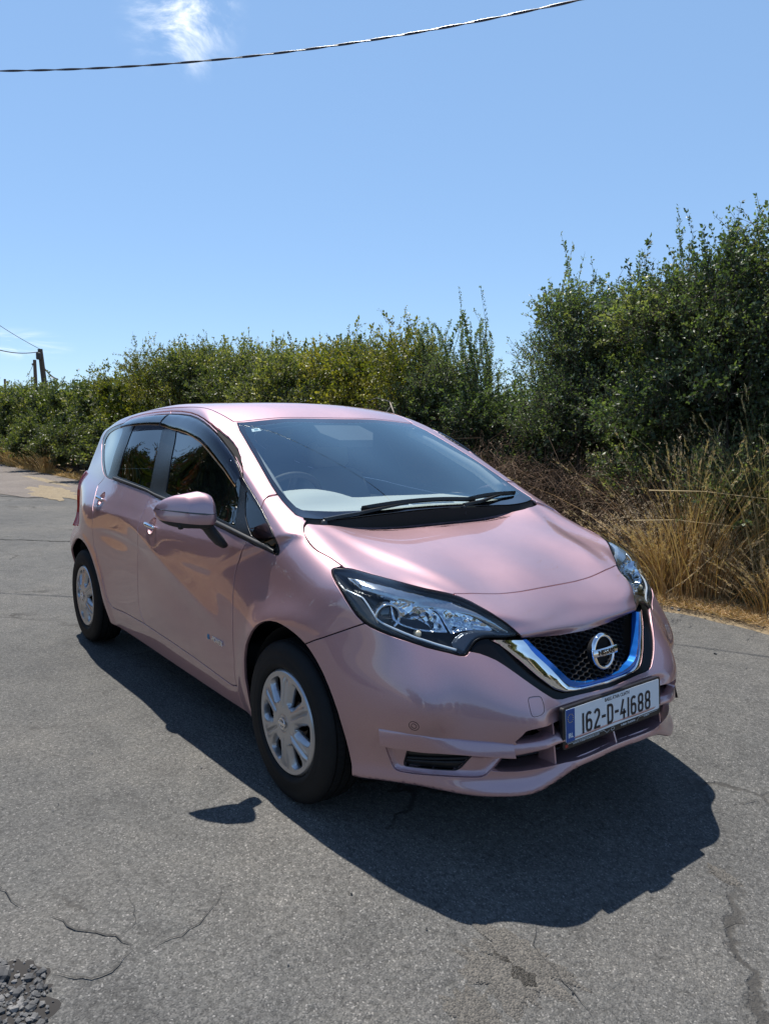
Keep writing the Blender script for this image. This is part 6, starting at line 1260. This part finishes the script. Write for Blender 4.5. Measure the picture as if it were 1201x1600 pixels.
# wheel wells
for cx, hw in ((.065, .385), (-2.56, .385)):
    for s in (-1, 1):
        b = MB(); n = 26; V = []
        for yy in (.80, .44):
            for k in range(n):
                a = math.pi*k/(n-1); xx = cx+hw*math.cos(a); V.append((xx, s*(yy if yy < .6 else min(.80, .80-.42*max(xx-.18, 0), .80-.30*max(-2.75-xx, 0))), .28+hw*math.sin(a)*1.0))
        V += [(cx+hw, s*.44, .205), (cx-hw, s*.44, .205), (cx+hw, s*.66, .205), (cx-hw, s*.70, .205)]
        F_ = [(k, k+1, n+k+1, n+k) for k in range(n-1)]+[tuple(range(n, 2*n))+(2*n+1, 2*n), (0, n, 2*n, 2*n+2), (n-1, 2*n-1, 2*n+1, 2*n+3)]
        b.add(V, F_); b.obj('wheel_well', mat('well_felt', (.012, .012, .013), .95), car)
# ---- door mirrors ----
def mirror(s):
    fold = 0 if s < 0 else math.radians(82)
    M_ = empty('door_mirror', (-.45, s*.95, 1.03)); M_.parent = car; M_.matrix_parent_inverse = car.matrix_basis.inverted()
    ns, nc = 26, 48; V = []
    ys = .887+(.207)*(.5-.5*np.cos(np.pi*np.linspace(0, 1, ns)))
    for y in ys:
        t = (y-.887)/.207
        sh = np.sqrt(np.clip(1-np.abs(2*t-1)**5, 0, 1))
        ztop = np.interp(t, [0, .12, .35, .7, 1], [1.096, 1.122, 1.131, 1.116, 1.096]); zbot = np.interp(t, [0, .3, .7, 1], [.992, .986, .990, 1.004])
        zc = (ztop+zbot)/2*1.0; hz = (ztop-zbot)/2*max(sh, .02)**.9; xr = -.470-.075*t; xf = np.interp(t, [0, .2, .6, 1], [-.365, -.352, -.395, -.49]); xf = xr+(xf-xr)*max(sh, .02)
        for k in range(nc):
            a = 2*math.pi*k/nc; ca, sa = math.cos(a), math.sin(a); e = .72
            X = abs(ca)**e*np.sign(ca); Z = abs(sa)**.85*np.sign(sa)
            V.append(((xr+xf)/2+(xf-xr)/2*X-.012*Z*(X > 0)*1, y, zc+hz*Z))
    V = np.array(V); Fq = [(i*nc+k, i*nc+(k+1) % nc, (i+1)*nc+(k+1) % nc, (i+1)*nc+k) for i in range(ns-1) for k in range(nc)]+[tuple(range(nc)), tuple(range((ns-1)*nc, ns*nc))[::-1]]
    tri = np.array([(f[0], f[1], f[2]) for f in Fq if len(f) == 4]+[(f[0], f[2], f[3]) for f in Fq if len(f) == 4])
    tri, = (tri,)
    cap_ = np.array([[tuple(range(nc))[0], i, i+1] for i in range(1, nc-1)]+[[(ns-1)*nc, (ns-1)*nc+i+1, (ns-1)*nc+i] for i in range(1, nc-1)]); tri = np.r_[tri, cap_]
    if (smooth_nrm(V, tri)*(V-V.mean(0))).sum(1).mean() < 0: tri = tri[:, ::-1]
    V, tri = refine(V, tri)
    zsplit = lambda P: P[:, 2]-np.interp(P[:, 1], [.887, .98, 1.094], [1.004, 1.006, 1.020])
    topm = compact(*clip_tri(V, tri, -zsplit(V))); botm = compact(*clip_tri(V, tri, zsplit(V)))
    cl = lambda P: P[:, 2]-np.interp(P[:, 1], [.887, .95, 1.094], [1.046, 1.046, 1.062])
    a_ = compact(*clip_tri(*topm, -cl(topm[0])+.0012)); b_ = compact(*clip_tri(*topm, cl(topm[0])+.0012))
    for nm, mm, mt in (('mirror_cap', a_, PAINT), ('mirror_skirt', b_, PAINT), ('mirror_underside', botm, BLACK), ('mirror_core', (V.mean(0)+(V-V.mean(0))*.985, tri), VOID)):
        P, T = mm; P = P*[1, s, 1]; T = T if s > 0 else T[:, ::-1]; me = mesh(nm, P, T); me.set_sharp_from_angle(angle=math.radians(45)); link(nm, me, mt, M_)
    # side repeater set in the front
    q = []; 
    for y in np.linspace(.905, 1.085, 24):
        zc = np.interp(y, [.887, .95, 1.094], [1.046, 1.046, 1.062]); t = (y-.887)/.207; sh = max(1-abs(2*t-1)**5, 0)**.5; xr = -.470-.075*t; xf = np.interp(t, [0, .2, .6, 1], [-.365, -.352, -.395, -.49]); q.append((xr+(xf-xr)*sh-.0015, s*y, zc))
    b = MB(); b.tube(q, np.interp(np.linspace(0, 1, 24), [0, .3, .75, 1], [.0015, .0045, .003, .0022]), 8); b.obj('side_repeater', mat('repeater_smoke', (.05, .05, .055), .08, 0, .6, 1), M_, smooth=True)
    # mirror glass on the rear face
    b = MB(); n = 30; yc, zc_ = .990, 1.056; b.add([( -.520-.075*((yc+.082*math.cos(a))-.887)/.207*1.0+.045, s*(yc+.086*abs(math.cos(a))**.7*np.sign(math.cos(a))), zc_+.043*abs(math.sin(a))**.7*np.sign(math.sin(a))) for a in np.linspace(0, 2*math.pi, n, endpoint=False)], [tuple(range(n))]); b.obj('mirror_glass', mat('mirror_silver', (.8, .82, .84), .02, 1), M_)
    # stalk down to the door
    b = MB(); pts = [(-.435, .985, 1.012), (-.437, .955, 1.008), (-.440, .922, .990), (-.438, .895, .955), (-.432, .872, .925), (-.428, .855, .908)]
    V = []; nk = 16
    for i, p in enumerate(pts):
        rx = [.030, .034, .036, .036, .036, .030][i]; ry = [.020, .020, .021, .022, .020, .014][i]; T_ = unit(np.array(pts[min(i+1, 5)])-np.array(pts[max(i-1, 0)])); u = np.array([1., 0, 0]); v = unit(np.cross(T_, u))
        for k in range(nk): a = 2*math.pi*k/nk; V.append(np.array(p)+u*rx*math.cos(a)+v*ry*math.sin(a))
    b.add(np.array(V)*[1, s, 1], [(i*nk+k, i*nk+(k+1) % nk, (i+1)*nk+(k+1) % nk, (i+1)*nk+k) for i in range(5) for k in range(nk)]+[tuple(range(nk)), tuple(range(5*nk, 6*nk))]); b.obj('mirror_stalk', BLACK, M_, smooth=True)
    b = MB(); b.lathe([(0, -.012), (.009, -.01), (.012, .0), (.012, .008), (0, .008)], 14, 2, (-.44, s*1.03, .997)); b.obj('mirror_camera', BLACK, M_, smooth=True)
    if fold:      # the far mirror is folded back against the door
        piv = Vector((-.44, .875, 1.0)); Rm_ = Matrix.Translation((-.05, 0, -.045)) @ Matrix.Translation(piv) @ Matrix.Rotation(fold, 4, 'Z') @ Matrix.Translation(-piv)
        for o in M_.children: o.data.transform(Rm_)
for s in (-1, 1): mirror(s)
# ---- door handles in their dished pockets ----
def handle(p0, par, s, ang):
    p0 = np.array(p0); N_ = nrm(p0[None])[0]; ex = unit(np.array([1., 0, 0])-N_*N_[0]); ez = unit(np.cross(N_, ex)); ez = ez if ez[2] > 0 else -ez
    a0 = math.radians(ang); ex2 = ex*math.cos(a0)+ez*math.sin(a0); ez2 = -ex*math.sin(a0)+ez*math.cos(a0)
    H_ = MB(); V = []; rr = [1.0, .97, .8, .55, .25, .0]; n = 36
    for r in rr:
        for k in range(n):
            a = 2*math.pi*k/n; dpt = -.026*(1-r*r)**.8; q = p0+ex*.046*r*math.cos(a)+ez*.041*r*math.sin(a)
            if r > .9: q = project_to(q[None], F)[0]
            V.append((q+N_*(dpt+(.0016 if r == 1 else .0)))*[1, s, 1])
    H_.add(V, [(i*n+k, (i+1)*n+k, (i+1)*n+(k+1) % n, i*n+(k+1) % n) if s > 0 else (i*n+k, i*n+(k+1) % n, (i+1)*n+(k+1) % n, (i+1)*n+k) for i in range(len(rr)-1) for k in range(n)])
    H_.obj('handle_pocket', PAINT, par, smooth=True)
    b = MB(); pts = []; rad = []
    for t in np.linspace(0, 1, 20):
        x = -.062+.128*t; out_ = .016+.018*math.sin(math.pi*t)**.6; pts.append((p0+ex2*x+N_*(out_-.010))*[1, s, 1]); rad.append(.0105*(.55+.45*math.sin(math.pi*min(max(t, .04), .96))**.4))
    b.tube(pts, rad, 14); b.obj('door_handle', CHROME, par, smooth=True)
for k, s in enumerate((-1, 1)):
    handle(c['handle_f'][0], FDo[k], s, -4); handle(c['handle_r'][0], RDo[k], s, -4)
# pocket openings in the door skin read through: cut was not needed, the dish sits on a raised rim
# ---- number plate ----
pl = empty('number_plate', (.8235, 0, .42)); pl.parent = car; pl.matrix_parent_inverse = car.matrix_basis.inverted()
PC = Vector((.8300, 0, .4195)); tilt = math.radians(3.5); yd = Vector((math.sin(tilt)*-1, 0, math.cos(tilt))); PM = basis(PC, (0, 1, 0), yd)
def plbox(name, m, w, h, d, cx=0, cz=0, cd=0, r=.004):
    n = 6; V = []; 
    for dd in (-d/2, d/2):
        for qx, qz, a0 in ((1, 1, 0), (-1, 1, 90), (-1, -1, 180), (1, -1, 270)):
            for k in range(n): a = math.radians(a0+90*k/(n-1)); V.append(tuple(PM @ Vector((cx+qx*(w/2-r)+r*math.cos(a), cz+qz*(h/2-r)+r*math.sin(a), cd+dd))))
    N4 = 4*n; b = MB(); b.add(V, [tuple(range(N4))[::-1], tuple(range(N4, 2*N4))]+[(k, (k+1) % N4, N4+(k+1) % N4, N4+k) for k in range(N4)]); return b.obj(name, m, pl)
plbox('plate_holder', mat('holder_black', (.012, .012, .014), .35), .545, .139, .014, 0, -.0075, -.009, .012)
plbox('plate', mat('plate_white', (.80, .83, .86), .35, 0, .5), .520, .110, .002, 0, 0, .0, .006)
plbox('plate_band', mat('plate_blue', (.008, .075, .30), .35), .043, .108, .0015, -.2378, 0, .0012, .003)
INK = mat('plate_ink', (.012, .012, .02), .4); WHT = mat('plate_letter_white', (.75, .78, .8), .4)
def stroke(b, pts, w, h=.0012, z0=.001):
    """flat stroked line with mitred joints in plate coordinates"""
    pts = [np.array(p, float) for p in pts]; n = len(pts); L = []; Rr_ = []
    closed = np.allclose(pts[0], pts[-1])
    for i in range(n):
        if closed: a = pts[(i-1) % (n-1)] if i else pts[n-2]; bq = pts[(i+1) % (n-1)] if i < n-1 else pts[1]
        else: a = pts[max(i-1, 0)]; bq = pts[min(i+1, n-1)]
        d0 = unit(pts[i]-a) if np.linalg.norm(pts[i]-a) > 1e-9 else None; d1 = unit(bq-pts[i]) if np.linalg.norm(bq-pts[i]) > 1e-9 else None
        if d0 is None: d0 = d1
        if d1 is None: d1 = d0
        t_ = unit(d0+d1); nn_ = np.array([-t_[1], t_[0]]); k = w/2/max(.5, nn_@np.array([-d0[1], d0[0]])); L.append(pts[i]+nn_*k); Rr_.append(pts[i]-nn_*k)
    V = [tuple(PM @ Vector((*p, z0+h))) for p in L]+[tuple(PM @ Vector((*p, z0+h))) for p in Rr_]
    b.add(V, [(n+i, n+i+1, i+1, i) for i in range(n-1)])
def arc(cx, cy, rx, ry, a0, a1, n=9): return [(cx+rx*math.cos(math.radians(a0+(a1-a0)*k/(n-1))), cy+ry*math.sin(math.radians(a0+(a1-a0)*k/(n-1)))) for k in range(n)]
Wd, Hd, sw = .0335, .070, .0096; hw_, hh_ = Wd/2-sw/2, Hd/2-sw/2
def ring_(cx, cy, rx, ry, r):
    p = []; 
    for qx, qy, a0 in ((1, 1, 0), (-1, 1, 90), (-1, -1, 180), (1, -1, 270)): p += arc(cx+qx*(rx-r), cy+qy*(ry-r), r, r, a0, a0+90, 6)
    return p+[p[0]]
GL = {'1': [[(0, -Hd/2), (0, Hd/2)]],
 '6': [ring_(0, -hh_*.42, hw_, hh_*.58, hw_*.95), arc(0, hh_-hw_, hw_, hw_, 30, 180)+[(-hw_, -hh_*.4)]],
 '2': [arc(0, hh_-hw_, hw_, hw_, 170, 0)+[(hw_*.98, hh_*.30), (-hw_*.6, -hh_*.62), (-hw_*.95, -hh_)], [(-hw_-sw/2, -hh_), (hw_+sw/2, -hh_)]],
 '-': [[(-.0105, 0), (.0105, 0)]],
 'D': [[(-hw_, -Hd/2), (-hw_, Hd/2)], [(-hw_, hh_)]+arc(hw_-.012, hh_-.012, .012, .012, 90, 0, 6)+arc(hw_-.012, -hh_+.012, .012, .012, 0, -90, 6)+[(-hw_, -hh_)]],
 '4': [[(hw_*.15, Hd/2), (-hw_, -hh_*.42), (hw_+sw/2, -hh_*.42)], [(hw_*.42, -Hd/2), (hw_*.42, 0)]],
 '8': [ring_(0, hh_*.5, hw_*.93, hh_*.5, hw_*.85), ring_(0, -hh_*.5, hw_, hh_*.5, hw_*.9)]}
b = MB(); x = -.178
for ch in '162-D-41688':
    w_ = {'1': .0096, '-': .021}.get(ch, Wd); x += w_/2
    for ln in GL[ch]: stroke(b, [(p[0]+x, p[1]-.0085) for p in ln], sw)
    x += w_/2+.0088
b.obj('plate_number', INK, pl)
flat_text('plate_county', 'BAILE \u00c1THA CLIATH', .0165, INK, pl, PM @ Matrix.Translation((.012, .0432, .0012)), ext=.0004, sx=.92, bold=.0002)
flat_text('plate_country', 'IRL', .021, WHT, pl, PM @ Matrix.Translation((-.2378, -.0335, .0024)), ext=.0003, sx=.86, bold=.0006)
b = MB()
for k in range(12):
    a = 2*math.pi*k/12; cx, cz = -.2378+.0135*math.cos(a), .024+.0135*math.sin(a); V = [tuple(PM @ Vector((cx+(.0024 if j % 2 == 0 else .001)*math.sin(j*math.pi/5), cz+(.0024 if j % 2 == 0 else .001)*math.cos(j*math.pi/5), .0025))) for j in range(10)]; b.add(V, [tuple(range(10))[::-1]])
b.obj('plate_stars', mat('star_gold', (.8, .6, .1), .4), pl)
flat_text('holder_text', 'WWW.TURBOTRADING.COM', .0088, WHT, pl, PM @ Matrix.Translation((-.155, -.0655, -.0012)), ext=.0003, sx=1.15)
flat_text('holder_text', 'TURBO TRADING', .0092, WHT, pl, PM @ Matrix.Translation((.075, -.0655, -.0012)), ext=.0003, sx=1.15, bold=.0002)
flat_text('holder_text', 'DUBLIN', .0085, WHT, pl, PM @ Matrix.Translation((.185, -.0635, -.0012)), ext=.0003, sx=1.1)
b = MB(); stroke(b, [(-.25, -.0600), (-.06, -.0600), (-.045, -.0715), (-.03, -.0655)], .0012, .0003, -.0015); stroke(b, [(.125, -.0715), (.14, -.0600), (.255, -.0600)], .0012, .0003, -.0015); stroke(b, arc(-.012, -.0655, .010, .005, 0, 360, 16), .0012, .0003, -.0015); b.obj('holder_line', WHT, pl)
b = MB(); stroke(b, [(-.262, -.066), (-.248, -.066)], .010, .0002, -.0016); b.obj('holder_mark', mat('mark_red', (.35, .03, .02), .4), pl)
# ---- e-POWER badge on the door ----
bdp = np.array(c['badge_door']); ctr = (bdp[0]+bdp[1])/2; bn = nrm(ctr[None])[0]
for s, par in zip((-1, 1), FDo):
    o = (ctr+bn*.001)*[1, s, 1]; xd = (-s, 0, 0) if False else ((1, 0, -.035) if s < 0 else (-1, 0, .0))
    Mx = basis(o, xd, (0, bn[1]*-s*0-.0, 1)); tx = -.5
    flat_text('badge_e', 'e', .046, mat('badge_blue', (.02, .22, .5), .15, .7), par, Mx @ Matrix.Translation((-.068, 0, .0012)), ext=.0015, bold=.001)
    flat_text('badge_power', '-POWER', .030, CHROME, par, Mx @ Matrix.Translation((.018, -.002, .0012)), ext=.0015, sx=.95, bold=.0006)
# ---- wipers ----
_gx = np.linspace(-1.0, -.10, 46); _gy = np.linspace(0, .68, 18)
_gz = zsurf([(a, b_) for a in _gx for b_ in _gy], F, .8, 1.5)[:, 2].reshape(46, 18)
def on_glass(x, y, o=.0):
    i = min(max((x+1.0)/.02, 0), 44.999); j = min(abs(y)/.04, 16.999); a, b_ = int(i), int(j); u, v = i-a, j-b_
    z = _gz[a, b_]*(1-u)*(1-v)+_gz[a+1, b_]*u*(1-v)+_gz[a, b_+1]*(1-u)*v+_gz[a+1, b_+1]*u*v; return np.array([x, y, z])+[.35*o, 0, .93*o]
WB = mat('wiper_black', (.014, .014, .015), .35)
def wiper(pivot, elbow, tip, bl0, bl1):
    w = empty('wiper', pivot); w.parent = car; w.matrix_parent_inverse = car.matrix_basis.inverted()
    pv = on_glass(*pivot[:2], -.004); e = on_glass(*elbow, .014); t = on_glass(*tip, .016)
    b = MB(); b.lathe([(0, -.03), (.014, -.03), (.015, -.006), (.012, .008), (.006, .013), (0, .014)], 18, 2, tuple(pv+[0, 0, -.004])); b.obj('pivot_cap', mat('cap_grey', (.05, .05, .052), .4), w, smooth=True)
    b = MB(); q = resample([pv+[0, 0, .010], (pv+e)/2+[0, 0, .006], e, e*.45+t*.55+[0, 0, .003], t], 24); V = []
    for i, p in enumerate(q):
        tt__ = i/23; d = unit(q[min(i+1, 23)]-q[max(i-1, 0)]); sd_ = unit(np.cross(d, [0, 0, 1.])); wd = np.interp(tt__, [0, .25, 1], [.011, .012, .005]); hg = np.interp(tt__, [0, .4, 1], [.006, .005, .003])
        V += [p-sd_*wd-[0, 0, hg], p-sd_*wd*.8+[0, 0, hg], p+sd_*wd*.8+[0, 0, hg], p+sd_*wd-[0, 0, hg]]
    b.add(V, [(4*i+k, 4*i+(k+1) % 4, 4*i+4+(k+1) % 4, 4*i+4+k) for i in range(23) for k in range(4)]+[(0, 1, 2, 3), (92, 95, 94, 93)]); b.obj('wiper_arm', WB, w, smooth=True, sharp=40)
    b = MB(); q = np.array([on_glass(bl0[0]+(bl1[0]-bl0[0])*k/30, bl0[1]+(bl1[1]-bl0[1])*k/30, .015+.006*math.sin(math.pi*k/30)) for k in range(31)]); V = []
    for i, p in enumerate(q):
        d = unit(q[min(i+1, 30)]-q[max(i-1, 0)]); sd_ = unit(np.cross(d, [.35, 0, .93])); up_n = np.array([.35, 0, .93]); wd = np.interp(i, [0, 4, 26, 30], [.003, .009, .009, .003])
        V += [p-sd_*wd-up_n*.002, p-sd_*.002+up_n*.008, p+sd_*wd-up_n*.002, p-up_n*.014]
    b.add(V, [(4*i+k, 4*i+(k+1) % 4, 4*i+4+(k+1) % 4, 4*i+4+k) for i in range(30) for k in range(4)]+[(0, 1, 2, 3), (120, 123, 122, 121)]); b.obj('wiper_blade', WB, w, smooth=True, sharp=50)
wiper((-.118, -.575, .99), (-.122, -.42), (-.150, .0), (-.148, -.38), (-.138, .25))
wiper((-.118, .165, .99), (-.125, .28), (-.19, .50), (-.140, .20), (-.205, .585))
# ---- roof aerial, rear wiper-free tailgate, exhaust not in view ----
b = MB(); b.tube([(-2.93, -.06, 1.43), (-3.0, -.06, 1.53), (-3.03, -.06, 1.585)], [.006, .004, .003], 8); b.lathe([(0, 0), (.018, 0), (.014, .012), (.006, .02), (0, .02)], 14, 2, (-2.925, -.06, 1.425)); b.obj('aerial', BLACK, car, smooth=True)
# windscreen label top corner
stk = [(q, w) for q, w in zip([(-.866, -.503), (-.868, -.462), (-.838, -.463), (-.835, -.512)], range(4))]
V = [on_glass(p[0], p[1], -.004) for p, _ in stk]; b = MB(); b.add(V, [(0, 1, 2, 3)]); b.obj('windscreen_label', mat('label_paper', (.75, .80, .82), .6), ws)
V = [on_glass(*p, -.0038)+[0, 0, .0006] for p in [(-.858, -.492), (-.859, -.474), (-.846, -.475), (-.845, -.495)]]; b = MB(); b.add(V, [(0, 1, 2, 3)]); b.obj('label_print', mat('label_green', (.04, .2, .25), .6), ws)

# ---- cabin seen through the glass ----
cab = empty('cabin', (-1.3, 0, .3)); cab.parent = car; cab.matrix_parent_inverse = car.matrix_basis.inverted()
DASHM = mat('dash_grey', (.56, .55, .52), .65); CLOTH = mat('seat_cloth', (.34, .33, .31), .9); CREAM = mat('pillar_trim', (.30, .29, .28), .8); DK = mat('cabin_dark', (.03, .03, .032), .7)
def zin(x, y, d):
    return zsurf([(x, y)], F, .6, 1.6)[0][2]-d
# dashboard top follows the base of the screen
nx_, ny_ = 16, 41; V = []
dxy = [(-.20-.10*(abs(-.66+1.32*j/(ny_-1))/.66)**2.5-.47*i/(nx_-1), abs(-.66+1.32*j/(ny_-1))) for i in range(nx_) for j in range(ny_)]; dz_ = zsurf(dxy, F, .6, 1.6)[:, 2]
for i in range(nx_):
    for j in range(ny_):
        y = -.66+1.32*j/(ny_-1); x0 = -.20-.10*(abs(y)/.66)**2.5; x = x0-.47*i/(nx_-1); t = i/(nx_-1)
        z = 1.028+.012*t+.008*math.cos(y*5); hood = math.exp(-(abs(y+.38)/.20)**3)*sstep(.30, .70, np.array(t))*.062*(1-sstep(.93, 1.0, np.array(t))*.5); z += hood
        if t > .93: z -= .05*(t-.93)/.07
        z = min(z, dz_[i*ny_+j]-.02); V.append((x, y, z))
V += [(V[(nx_-1)*ny_+j][0]+.02, V[(nx_-1)*ny_+j][1], .62) for j in range(ny_)]
b = MB(); b.add(V, [(i*ny_+j, i*ny_+j+1, (i+1)*ny_+j+1, (i+1)*ny_+j) for i in range(nx_) for j in range(ny_-1)]); b.obj('dashboard', DASHM, cab, smooth=True)
b = MB()
for k in range(46):
    y = -.28+.52*k/45
    if abs(y+.02) < .012: continue
    b.box((-.285+.008*math.cos(3*y), y, 1.031+.008*math.cos(y*5)), (.022, .006, .004))
b.obj('demister_vents', DK, cab)
# instrument hood, steering wheel (right-hand drive)
sw_ = MB(); ct = np.array([-.78, -.37, 1.0]); axd = unit(np.array([-.88, 0, .47])); u1 = np.array([0, 1., 0]); v1 = unit(np.cross(axd, u1)); pts = [ct+.185*(math.cos(a)*u1+math.sin(a)*v1) for a in np.linspace(0, 2*math.pi, 41)]
sw_.tube(pts, .0155, 10, cap=False)
for a in (0, math.pi, -math.pi/2): sw_.tube([ct+.04*(math.cos(a)*u1+math.sin(a)*v1), ct+.18*(math.cos(a)*u1+math.sin(a)*v1)], .016, 8)
sw_.rbox(tuple(ct), (.05, .15, .13), .03); sw_.obj('steering_wheel', DK, cab, smooth=True)
def seat(y, x, name='seat'):
    S_ = MB()
    def pad(c0, d, rot, m_n):
        n1, n2 = 14, 18; V = []
        for i in range(n1):
            ph = math.pi*i/(n1-1)
            for j in range(n2):
                th = 2*math.pi*j/n2; q = np.array([np.sign(math.sin(ph)*math.cos(th))*abs(math.sin(ph)*math.cos(th))**.5, np.sign(math.sin(ph)*math.sin(th))*abs(math.sin(ph)*math.sin(th))**.5, np.sign(math.cos(ph))*abs(math.cos(ph))**.5])*np.array(d)/2
                cr, sr = math.cos(rot), math.sin(rot); V.append(np.array([q[0]*cr+q[2]*sr, q[1], -q[0]*sr+q[2]*cr])+c0)
        S_.add(V, [(i*n2+j, i*n2+(j+1) % n2, (i+1)*n2+(j+1) % n2, (i+1)*n2+j) for i in range(n1-1) for j in range(n2)])
    pad(np.array([x, y, .50]), (.52, .50, .18), 0, 'a'); pad(np.array([x-.30, y, .82]), (.17, .50, .66), -.30, 'a'); pad(np.array([x-.415, y, 1.215]), (.10, .27, .17), -.22, 'a')
    S_.tube([(x-.38, y-.05, 1.10), (x-.40, y-.05, 1.18)], .006); S_.tube([(x-.38, y+.05, 1.10), (x-.40, y+.05, 1.18)], .006)
    return S_.obj(name, CLOTH, cab, smooth=True)
seat(-.37, -1.15); seat(.37, -1.15)
b = MB(); 
for y in (-.38, 0, .38): b.rbox((-2.12, y, .86), (.14, .40, .56), .05); b.rbox((-2.17, y, 1.20), (.09, .24, .13), .035)
b.rbox((-1.9, 0, .52), (.5, 1.15, .16), .05); b.obj('rear_bench', CLOTH, cab, smooth=True)
b = MB(); b.rbox((-1.3, 0, .3), (2.6, 1.4, .03), .01); b.obj('cabin_floor', DK, cab)
for s in (-1, 1):
    b = MB(); q = [(-.34, s*.635, 1.07), (-.5, s*.615, 1.165), (-.8, s*.565, 1.30), (-.97, s*.53, 1.365)]; b.tube(resample(q, 20), .028, 8); b.obj('pillar_trim', CREAM, cab, smooth=True)
    b = MB(); b.rbox((-1.2, s*.742, .74), (1.3, .05, .42), .02); b.obj('door_card', mat('door_card', (.35, .34, .32), .8), cab)
# headlining
nx_, ny_ = 20, 15; V = []
hz_ = zsurf([(-1.0-2.0*i/(nx_-1), abs(-.5+1.0*j/(ny_-1))) for i in range(nx_) for j in range(ny_)], F, .6, 1.6)[:, 2]
for i in range(nx_):
    for j in range(ny_): x = -1.0-2.0*i/(nx_-1); y = -.5+1.0*j/(ny_-1); V.append((x, y, hz_[i*ny_+j]-.045))
b = MB(); b.add(V, [(i*ny_+j, i*ny_+j+1, (i+1)*ny_+j+1, (i+1)*ny_+j) for i in range(nx_-1) for j in range(ny_-1)]); b.obj('headlining', CREAM, cab, smooth=True)
# rear-view mirror and camera housing
b = MB(); b.rbox((-.90, 0, 1.315), (.035, .24, .065), .014, np.array(Matrix.Rotation(-.25, 3, 'Y'))); b.tube([(-.88, 0, 1.34), (-.86, 0, 1.375)], .010, 8); b.obj('rear_view_mirror', DK, cab, smooth=False)
b = MB(); V = [on_glass(p[0], p[1], -.010) for p in [(-.93, -.13), (-.93, .13), (-.80, .16), (-.72, .10), (-.72, -.10), (-.80, -.16)]]; V2 = [np.array(v)-[0, 0, .035] for v in V]; b.add(V+V2, [tuple(range(6)), tuple(range(6, 12))[::-1]]+[(k, k+6, (k+1) % 6+6, (k+1) % 6) for k in range(6)]); b.obj('camera_housing', DK, cab)
